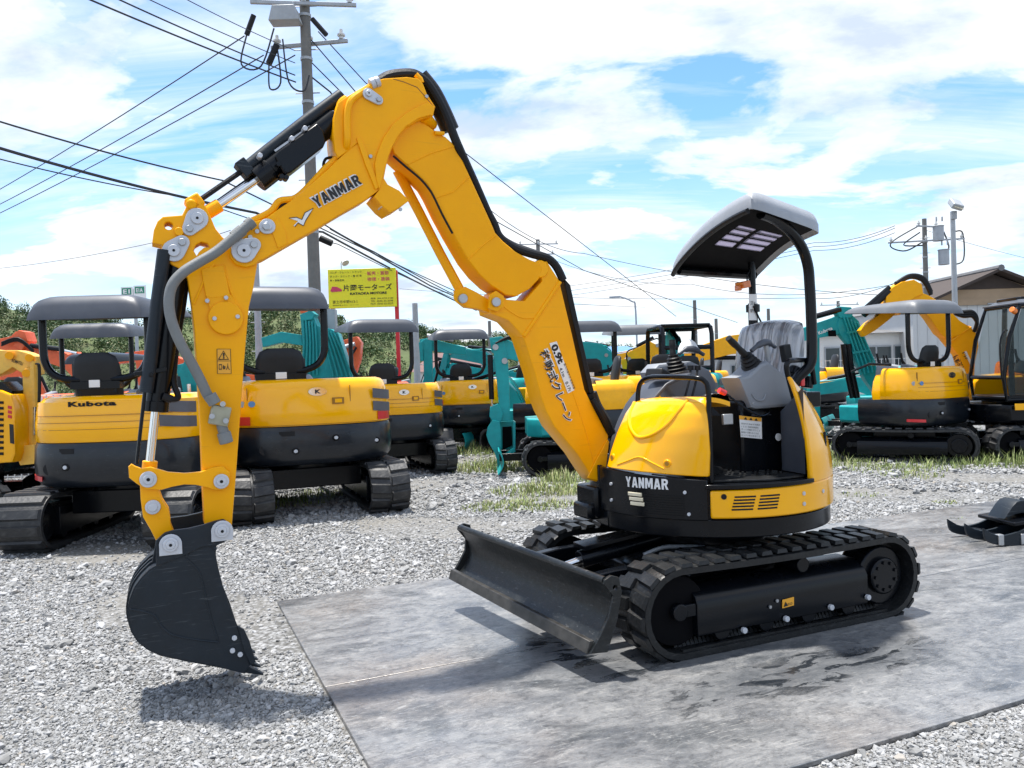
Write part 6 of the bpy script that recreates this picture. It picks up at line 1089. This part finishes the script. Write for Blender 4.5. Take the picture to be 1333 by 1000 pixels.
digger('yellow excavator hood and seat just right of the crane boom foot', 2.7, 13.7, 80, lugs=0, hood='yellow_old', top='none', yo=.1, pose=low)
digger('teal excavator with bulky boom between grey canopy and bare roof frame', 2.5, 19.6, 175, lugs=0, hood='teal', skirt='teal', boom='teal', top='none', pose=dict(boom=[(.72, .8), (.9, 2.7), (1.8, 2.9)], stick=[(1.9, 3.0), (2.5, 1.6)], bucket=0, w=(.3, .6, .4), boomtext='KOBELCO', side=1))
digger('yellow excavator with low boom under the canopy post of the front machine', 5.6, 24.0, 178, lugs=0, hood='yellow_old', boom='yellow_old', top='none', pose=dict(boom=[(.72, .8), (1.4, 2.9), (3.4, 2.6)], stick=[(3.5, 2.8), (5.0, 2.4)], bucket=0, w=(.3, .5, .3)))
digger('teal excavator deep between the lamp post machines and the mesh fence', 8.3, 17.4, 150, lugs=0, hood='teal', skirt='teal', boom='teal', top='none', pose=dict(boom=[(.72, .8), (1.2, 1.9), (2.6, 1.7)], stick=[(2.7, 1.8), (2.8, .9)], bucket=0, w=(.22, .36, .22)))

# ---------------------------------------------------------------- attachment lying at the right edge
g0 = G(1300, 706); ga = thing('grapple_attachment', 'black steel clamp attachment lying on the plate at the right edge', 'attachment', (g0.x, g0.y, .022), R(8))
def gp2(l): return [(x, z) for x, z in l]
for yy in (-.22, .0, .22):
    plate('jaw_plate', rounded([(-.32, .16), (-.30, .06), (-.20, .015), (-.02, .0), (.25, .0), (.55, .03), (.75, .10), (.72, .24), (.45, .27), (.20, .20), (.02, .12), (-.18, .09), (-.32, .16)]), yy - .012, yy + .012, M['navy'], ga, bev=.003)
part('jaw_back', MB().box((.25, 0, .20), (.55, .44, .03), rot=(0, R(-6), 0)).box((-.1, 0, .05), (.06, .42, .06)).box((.3, 0, .06), (.06, .42, .06)), M['black'], ga, bevel=.006)
plate('upper_jaw', rounded([(-.02, .20), (.10, .34), (.22, .33), (.20, .26), (.34, .30), (.60, .42), (.80, .40), (.80, .22), (.4, .20), (.15, .24), (-.02, .20)]), -.10, .10, M['navy'], ga, bev=.006)
part('cylinder', MB().cyl((.2, -.05, .33), (.75, -.05, .46), .04, n=14), M['steel'], ga); part('wear_pad', MB().box((-.17, -.22, .055), (.05, .05, .09)).box((.04, -.22, .05), (.05, .05, .09)), M['steel'], ga, bevel=.004)

# ---------------------------------------------------------------- poles, wires, signs, buildings
def utility_pole(base, h, r, label, arms=(), trans=(), name='utility_pole', mat='concrete', bands=6):
    e = thing(name, label, 'pole', base); p_ = part('post', MB().cyl((0, 0, 0), (0, 0, h), r, r * .72, n=18), M[mat], e)
    for k in range(bands): z = h * (.45 + .5 * k / max(1, bands)); part('band', MB().cyl((0, 0, z), (0, 0, z + .05), r * .9, n=14).tube([(-r * 1.8, 0, z + .2), (r * 1.8, 0, z + .2)], .012, 5), M['galv'], p_)
    for (z, ln, rot, n) in arms:
        a = part('crossarm', MB().box((0, -r - .03, z), (ln, .065, .065)), M['galv'], e, rotz=rot, bevel=.006)
        for k in range(n): x = -ln / 2 + .12 + k * (ln - .24) / max(1, n - 1); part('insulator', MB().cyl((x, -r - .03, z + .04), (x, -r - .03, z + .22), .045, .03, n=10).cyl((x, -r - .03, z + .10), (x, -r - .03, z + .13), .075, n=10), M['ceramic'], a)
    for (x, y, z, kind) in trans:
        if kind == 'box': part('switch_box', MB().loft([[(x - .28, y - .16, z), (x - .20, y - .19, z + .26), (x + .20, y - .19, z + .26), (x + .28, y - .16, z)], [(x - .28, y + .16, z), (x - .20, y + .19, z + .26), (x + .20, y + .19, z + .26), (x + .28, y + .16, z)]]).tube([(x - .15, y, z + .25), (x - .15, y, z + .40)], .03, 8).tube([(x + .15, y, z + .25), (x + .15, y, z + .40)], .03, 8), M['galv'], e, bevel=.02)
        elif kind == 'can': part('transformer', MB().cyl((x, y, z), (x, y, z + .60), .21, n=20).cyl((x, y, z + .60), (x, y, z + .64), .23, n=20).tube([(x - .12, y - .1, z + .8), (x - .12, y - .1, z + 1.0)], .035, 8).tube([(x + .12, y - .1, z + .8), (x + .12, y - .1, z + 1.0)], .035, 8), M['galv'], e, bevel=.01)
        else: part('meter_box', MB().box((x, y, z), (.22, .18, .4)), M['galv'], e, bevel=.01)
    return e
pb = D(408, 497, 15.0); ph = D(388, 3, 15.0)
PX = ph.x; lp_ = utility_pole((PX + .12, 15.0, 0), ph.z + 1.0, .125, 'concrete utility pole rising behind the front arm with crossarms and switch box', arms=((ph.z - .10, 1.9, R(8), 3), (ph.z - .72, 1.5, R(172), 3), (ph.z + .7, 1.9, R(8), 3)), trans=((-.30, -.22, ph.z - .48, 'box'), (.30, -.12, 2.7, 'meter')))
ZT = ph.z
for a_, b_, r_ in (((-1.0, -.3, ZT - .7), (-.86, -.3, ZT - .35), .05), ((-.6, -.35, ZT - 1.25), (-.46, -.3, ZT - .9), .06), ((.2, -.3, ZT - .45), (.45, -.3, ZT - .75), .045)): part('line_insulator', MB().cyl(a_, b_, r_, n=10), M['hose'], lp_)
part('jumper_cables', MB().tube([(-1.0, -.3, ZT - .7), (-1.1, -.35, ZT - 1.25), (-.75, -.35, ZT - 1.3), (-.5, -.3, ZT - .6)], .016, 6, smooth=6).tube([(-.6, -.35, ZT - 1.25), (-.6, -.35, ZT - 1.7), (-.4, -.35, ZT - 1.6), (-.46, -.3, ZT - .9)], .016, 6, smooth=6).tube([(-.35, -.3, ZT - .8), (-.25, -.35, ZT - 1.6), (.0, -.3, ZT - 1.75), (.1, -.25, ZT - 1.45)], .016, 6, smooth=6), M['wire'], lp_)
pr_ = D(1200, 285, 34.0); utility_pole((pr_.x + .1, 34, 0), pr_.z, .125, 'concrete utility pole with grey transformers on the right behind the yellow boom', arms=((pr_.z - .35, 1.2, R(20), 2), (pr_.z - .95, 3.0, R(-10), 3)), trans=((.42, -.3, pr_.z - 1.0, 'can'), (.62, -.3, pr_.z - 2.0, 'can')))
part('hanging_cables', MB().tube([(-.3, -.2, pr_.z - .3), (-1.4, -.2, pr_.z - .9), (-1.5, -.2, pr_.z - 1.2), (-.9, -.2, pr_.z - 1.35), (-.2, -.2, pr_.z - 1.0)], .03, 6, smooth=5).tube([(-.3, -.2, pr_.z - .6), (-1.0, -.2, pr_.z - 1.1), (-.2, -.2, pr_.z - 1.15)], .03, 6, smooth=5).tube([(1.2, -.2, pr_.z - .6), (1.5, -.2, pr_.z - .7), (1.5, -.2, pr_.z - 1.8), (1.0, -.2, pr_.z - 2.0)], .03, 6, smooth=5).tube([(.7, -.2, pr_.z - .6), (.9, -.2, pr_.z - 1.2), (.8, -.2, pr_.z - 1.5)], .03, 6, smooth=5), M['wire'], bpy.data.objects['utility_pole.001'])
for (x, y, Y, arm, lab) in ((904, 391, 55, 0, 'thin grey pole behind the front machine seat, just left of the canopy post'), (700, 312, 48, 2.4, 'distant utility pole top with crossarms right of the crane boom'), (540, 395, 26, 0, 'grey steel pole between the two far yellow canopies'), (333, 342, 24, 0, 'slim grey pole beside the front arm'), (637, 418, 60, 0, 'far thin pole under the middle of the crane boom'), (932, 415, 60, 0, 'distant short pole right of the bare black frame'), (1091, 392, 60, 3.0, 'distant pole with a crossarm above the teal boom on the right'), (1000, 402, 60, 0, 'distant pole right of the canopy post label')):
    q = D(x, y, Y); utility_pole((q.x, Y, 0), q.z, .12 if Y < 30 else .16, lab, arms=((q.z - .3, arm, R(5), 3), (q.z - .9, arm * .8, R(5), 2)) if arm else (), bands=3, mat='galv' if Y < 30 else 'concrete')
def street_lamp():
    q = D(1240, 276, 22); e = thing('flood_lamp', 'tall galvanised lamp post with a tilted flood light on the right', 'lamp post', (q.x, 22, 0)); part('post', MB().cyl((0, 0, 0), (0, 0, q.z), .085, .06, n=16), M['galv'], e); part('bracket', MB().box((0, -.05, q.z - .1), (.14, .10, .22)), M['galv'], e, bevel=.01)
    h = part('lamp_head', MB().box((.04, -.1, q.z + .18), (.30, .16, .42), rot=(R(-55), R(18), 0)), M['galv'], e, bevel=.03); part('lamp_glass', MB().box((.05, -.165, q.z + .135), (.24, .02, .34), rot=(R(-55), R(18), 0)), M['lens'], h, bevel=.004)
street_lamp()
q = D(806, 386, 45); e = thing('road_lamp', 'distant road lamp with curved arm above the grey canopies', 'lamp post', (q.x + .9, 45, 0)); part('post', MB().tube([(0, 0, 0), (0, 0, q.z - .9), (-.2, 0, q.z - .3), (-.9, 0, q.z)], .05, 8, smooth=4), M['galv'], e); part('lamp_head', MB().box((-1.15, 0, q.z - .02), (.6, .2, .12)), M['galv'], e, bevel=.03)
def wire(pts, label, r=.012, sag=0.0, n=14):
    P_ = [D(*p) for p in pts]; o = []
    for i in range(len(P_) - 1):
        for k in range(n): t_ = k / n; v = P_[i].lerp(P_[i + 1], t_); v.z -= sag * 4 * t_ * (1 - t_); o.append(v)
    o.append(P_[-1]); tagit(part('overhead_wire', MB().tube(o, r, 5), M['wire']), label, 'power line', 'overhead wires')
wire([(-40, 146, 11), (290, 235, 14), (640, 400, 30)], 'wire entering at the left edge highest of the three crossing behind the bucket cylinder', .014, .05)
wire([(-40, 181, 11), (333, 277, 14.5), (420, 302, 17), (620, 404, 30)], 'thickest wire entering at the left edge and passing under the arm linkage', .024, .06)
wire([(-40, 197, 11), (250, 258, 14), (440, 318, 17), (600, 392, 30)], 'wire just below the thickest one at the left edge', .010, .05)
wire([(90, -12, 11), (385, 107, 14.8)], 'lowest of the four wires running from the top left to the pole', .014, .03)
wire([(130, -12, 11), (384, 98, 14.8)], 'second lowest of the four wires running from the top left to the pole', .012, .03)
wire([(170, -12, 11), (384, 82, 14.8)], 'third of the four wires running from the top left to the pole', .008, .03)
wire([(225, -10, 11), (384, 66, 14.8)], 'highest of the four wires running from the top left to the pole', .007, .03)
wire([(-60, 280, 26), (318, 47, 14.7)], 'leftmost of three wires sloping down to the left edge from the pole insulators', .012, .1)
wire([(-60, 296, 26), (343, 72, 14.7)], 'middle of three wires sloping down to the left edge from the pole insulators', .012, .1)
wire([(-60, 306, 26), (384, 72, 14.7)], 'rightmost of three wires sloping down to the left edge from the pole', .012, .1)
wire([(414, 41, 15), (476, 108, 15.6), (600, 195, 17), (880, 412, 30)], 'long wire from the pole top running down behind the boom to the seat', .011, .0)
wire([(405, 52, 15), (463, 120, 15.6), (640, 285, 19), (760, 352, 26), (960, 420, 40)], 'second wire from the pole top passing behind the arched boom', .012, .0)
wire([(398, 74, 15), (446, 122, 15.8), (560, 260, 20)], 'third wire from the pole disappearing behind the top of the boom', .012, .0)
wire([(400, 96, 15), (430, 120, 15.6), (470, 180, 18)], 'short lower wire from the pole to the back of the arm cylinder', .016, .0)
wire([(418, 290, 15.4), (487, 328, 17), (600, 388, 24), (840, 400, 60)], 'wire running right from behind the front boom above the yellow sign', .014, .02)
wire([(430, 298, 15.4), (560, 372, 22), (620, 398, 30)], 'thicker wire running down behind the top of the yellow sign', .02, .0)
wire([(640, 275, 30), (760, 330, 38), (1165, 385, 34)], 'upper of the two long wires sagging between the crane boom and right pole', .014, .35)
wire([(690, 325, 48), (900, 370, 44), (1190, 365, 34)], 'lower of the two long wires sagging between the crane boom and right pole', .014, .6)
wire([(1400, 350, 34), (1206, 300, 34)], 'thin wire leaving the right pole towards the right edge', .008, .1)
wire([(1165, 294, 34), (1060, 316, 38), (680, 380, 60)], 'top wire of three reaching left from the transformer pole', .014, .2)
wire([(1165, 297, 34), (1060, 321, 38), (690, 385, 60)], 'middle wire of three reaching left from the transformer pole', .014, .2)
wire([(1165, 303, 34), (1060, 326, 38), (700, 390, 60)], 'bottom wire of three reaching left from the transformer pole', .014, .2)
wire([(1180, 362, 34), (1050, 388, 38), (520, 376, 60)], 'level wire reaching left from low on the transformer pole', .014, .3)
wire([(-30, 352, 30), (200, 316, 22), (300, 300, 19)], 'thin wire rising from the left edge to the arm linkage', .008, .1)
e = thing('cable_closure', 'black cable joint hanging on the wire beside the concrete pole', 'cable joint', D(424, 314, 15.4)); part('casing', MB().cyl((-.11, 0, .06), (.12, 0, -.05), .065, n=12), M['hose'], e, bevel=.01)

# yellow roadside board
sa, sb_, sc, sd_ = D(427, 351.5, 21), D(515, 347, 21), D(518, 398, 21), D(429, 402, 21)
e = thing('sign_board', 'bright yellow dealer sign board on two red posts left of the crane boom', 'sign', (sa.x, 21, 0)); W_ = sb_.x - sa.x; zt, zb = sa.z, sd_.z
bd = part('board', MB().box((W_ / 2, 0, (zt + zb) / 2), (W_, .10, zt - zb)), M['signyellow'], e, bevel=.008)
for x in (.07, W_ - .02): part('post', MB().box((x, .12, (zt - .05) / 2), (.10, .10, zt - .05)), M['redpost'], e, bevel=.006)
def sg(txt, u0, u1, v, h, mat='ink', bold=.0): lettering(txt.replace(' ', ' '), (W_ * u0, -.055, zb + (zt - zb) * v), (W_ * u1, -.055, zb + (zt - zb) * v), (0, 0, 1), h, M[mat], bd, bold=bold)
sg('コンボ・クレーン・トラック', .03, .50, .89, .055); sg('ダンプ・ユニック・重 荷 車', .03, .50, .79, .055); sg('車・重機塗装', .03, .24, .69, .055)
sg('販売・買取', .58, .90, .82, .10, 'redink', .01); sg('修理・塗装', .58, .91, .67, .10, 'redink', .01); sg('片岡モーターズ', .22, .94, .43, .17, bold=.015); sg('KATAOKA MOTORS', .32, .86, .33, .065, bold=.04)
sg('富士市中野413-1', .06, .42, .12, .085); sg('静岡県富士市ホームページ', .06, .44, .06, .03, bold=0); sg('携帯  090-4792-2188', .62, .95, .20, .045); sg('TEL  0545-35-2098', .62, .95, .13, .045); sg('FAX  0545-35-3357', .62, .95, .06, .045)
plate('emblem', [(W_ * .03, zb + .45 * (zt - zb)), (W_ * .06, zb + .56 * (zt - zb)), (W_ * .13, zb + .55 * (zt - zb)), (W_ * .20, zb + .48 * (zt - zb)), (W_ * .20, zb + .43 * (zt - zb)), (W_ * .05, zb + .42 * (zt - zb))], -.062, -.055, M['redink'], bd, bev=.002)
q = D(412, 348, 21.5); e = thing('sign_lamp', 'small reflector lamp on a bracket above the yellow sign', 'lamp', (sa.x + .35, 21, zt)); part('bracket', MB().tube([(0, 0, 0), (0, -.02, .16), (.12, -.35, .22)], .012, 6), M['galv'], e); part('shade', MB().cyl((.12, -.35, .22), (.2, -.42, .10), .03, .10, n=12), M['ceramic'], e)
# road sign
ra, rb = D(157, 375, 42), D(191, 394, 42); e = thing('road_sign', 'white and green expressway sign above the left canopy roof', 'road sign', (ra.x, 42, 0)); w2 = rb.x - ra.x; zt, zb = ra.z + .05, rb.z - .6
part('panel', MB().box((w2 * .24, 0, (zt + zb) / 2), (w2 * .46, .06, zt - zb)).box((w2 * .75, 0, (zt + zb) / 2 + .05), (w2 * .48, .06, zt - zb)), M['white'], e); part('post', MB().cyl((w2 * .5, .15, 0), (w2 * .5, .15, zt - .1), .09, n=10), M['galv'], e)
for u, tx_ in ((.24, 'E1'), (.75, 'E1A')):
    gpn = part('route_marker', MB().box((w2 * u, -.035, zt - .24 + (.05 if u > .5 else 0)), (w2 * .36, .02, .34)), M['green'], e); lettering(tx_, (w2 * (u - .13), -.047, zt - .36 + (.05 if u > .5 else 0)), (w2 * (u + .13), -.047, zt - .36 + (.05 if u > .5 else 0)), (0, 0, 1), .22, M['white'], gpn, bold=.03)
lettering('東 名', (w2 * .06, -.034, zb + .12), (w2 * .42, -.034, zb + .12), (0, 0, 1), .30, M['green'], e); lettering('新東名', (w2 * .54, -.034, zb + .15), (w2 * .97, -.034, zb + .15), (0, 0, 1), .30, M['green'], e)

def building(label, x0, x1, Y, dep, h, wall, roof=None, rh=0.0, gable='x', wins=(), over=.4, ribs=0, name='building', doors=()):
    """wins: (x, z, w, h) from the left front corner"""
    e = thing(name, label, 'building', (x0, Y, 0)); W = x1 - x0
    wl = part('wall', MB().box((W / 2, dep / 2, h / 2), (W, dep, h)), M[wall], e)
    if roof:
        if gable == 'front':
            part('gable', MB().prism([(0, h), (W, h), (W / 2, h + rh * .92)], .02, dep - .02), M[wall], e)
            o = over; k = rh / (W / 2)
            for s_ in (0, 1):
                a = (-o, h - o * k) if s_ == 0 else (W + o, h - o * k); rp = part('roof', MB().prism([a, (W / 2, h + rh), (W / 2, h + rh + .14), (a[0], a[1] + .14)], -.7, dep + .5), M[roof], e)
            part('roof_ridge', MB().cyl((W / 2, -.75, h + rh + .14), (W / 2, dep + .5, h + rh + .14), .16, n=8), M['greyroof'], e)
            part('gable_trim', MB().prism([(W * .22, h + rh * .36), (W * .78, h + rh * .36), (W / 2, h + rh * .93)], -.03, .015), M['brownroof'], e)
        else:
            part('roof', MB().add([(-over, -over, h), (W + over, -over, h), (W + over, dep + over, h), (-over, dep + over, h), (.6, dep / 2, h + rh), (W - .6, dep / 2, h + rh)], [(0, 1, 5, 4), (1, 2, 5), (2, 3, 4, 5), (3, 0, 4), (3, 2, 1, 0)]), M[roof], e)
    if ribs:
        r_ = MB(); n = int(W / ribs)
        for i in range(n): r_.box((i * ribs + ribs / 2, -.012, h / 2), (ribs * .12, .024, h - .02))
        part('siding_rib', r_, M[wall], wl, kind='stuff', ang=0)
    for (x, z, w_, h_) in wins:
        f_ = part('window', MB().box((x, -.03, z), (w_, .06, h_)), M['galv'], e, bevel=.006)
        for k in (-.25, .25): part('pane', MB().box((x + w_ * k, -.065, z), (w_ * .44, .01, h_ * .88)), M['glassdark'], f_)
    for (x, z, w_, h_) in doors: part('door', MB().box((x, -.03, z), (w_, .05, h_)), M['galv'], e, bevel=.006)
    return e
a = D(1213, 388, 40); b_ = D(1373, 398, 40); ap = D(1293, 352, 40); building('tan gabled house with brown eaves behind the lamp post on the right', a.x, b_.x, 40, 8, a.z - .1, 'tan', 'brownroof', ap.z - a.z, 'front', over=.7, wins=((3.2, 3.9, .9, .9),))
a = D(1188, 400, 28); b_ = D(1350, 400, 28); building('pale grey corrugated warehouse behind the yellow crane machine', a.x, b_.x + 5, 28, 9, a.z, 'greysiding', 'greyroof', .3, 'x', over=.1, ribs=.35)
a = D(1060, 440, 29); b_ = D(1186, 440, 29); building('low white shed with a row of windows behind the mesh fence', a.x, b_.x, 29, 6, a.z + .1, 'whitewall', 'greyroof', .35, 'x', over=.3, wins=((.9, 1.75, 1.1, .9), (2.2, 1.75, 1.1, .9), (3.2, 1.75, .7, .9)))
a = D(786, 458, 36); b_ = D(850, 440, 36); building('white house with a blue roof behind the grey canopies', a.x, b_.x, 36, 8, 2.1, 'whitewall', 'blueroof', .7, 'x', wins=((1.2, 1.4, .8, .9),))
a = D(575, 470, 48); b_ = D(648, 470, 48); building('low house with red brown roof right of the red sign post', a.x - 1.5, b_.x - 1.2, 48, 8, 1.9, 'whitewall', 'rooftile', 1.2, 'x', wins=((1.4, 1.3, 1.0, 1.0), (3.4, 1.3, 1.0, 1.0)))
building('white walled shed between the hanging teal bucket and the grey canopies', .4, 4.2, 42, 6, 2.6, 'whitewall', 'greyroof', .8, 'x', wins=((1, 1.4, .9, .9), (2.6, 1.4, .9, .9)))
building('long pale workshop behind the seat of the front machine', 8.6, 15.4, 44, 8, 2.2, 'greysiding', 'greyroof', .6, 'x', wins=((1.5, 1.3, 1.2, .8), (4, 1.3, 1.2, .8)))
# mesh fence
def fence(x0, x1, Y, h, label):
    e = thing('mesh_fence', label, 'fence', (x0, Y, 0)); W = x1 - x0; n = int(W / 1.8)
    for i in range(n + 1): part('post', MB().cyl((W * i / n, 0, 0), (W * i / n, 0, h + .05), .03, n=8), M['galv'], e)
    m_ = MB()
    for i in range(int(W / .12)): m_.box((i * .12, 0, h / 2), (.012, .012, h))
    for k in range(9): m_.box((W / 2, .01, .1 + k * (h - .12) / 8), (W, .012, .014))
    part('wire_mesh', m_, M['ceramic'], e, kind='stuff', ang=0)
fence(8.2, 14.0, 22.5, 1.7, 'white wire mesh fence in front of the low white shed on the right'); fence(-12.5, -6.2, 13.9, 1.5, 'white wire mesh fence behind the left edge yellow excavator')
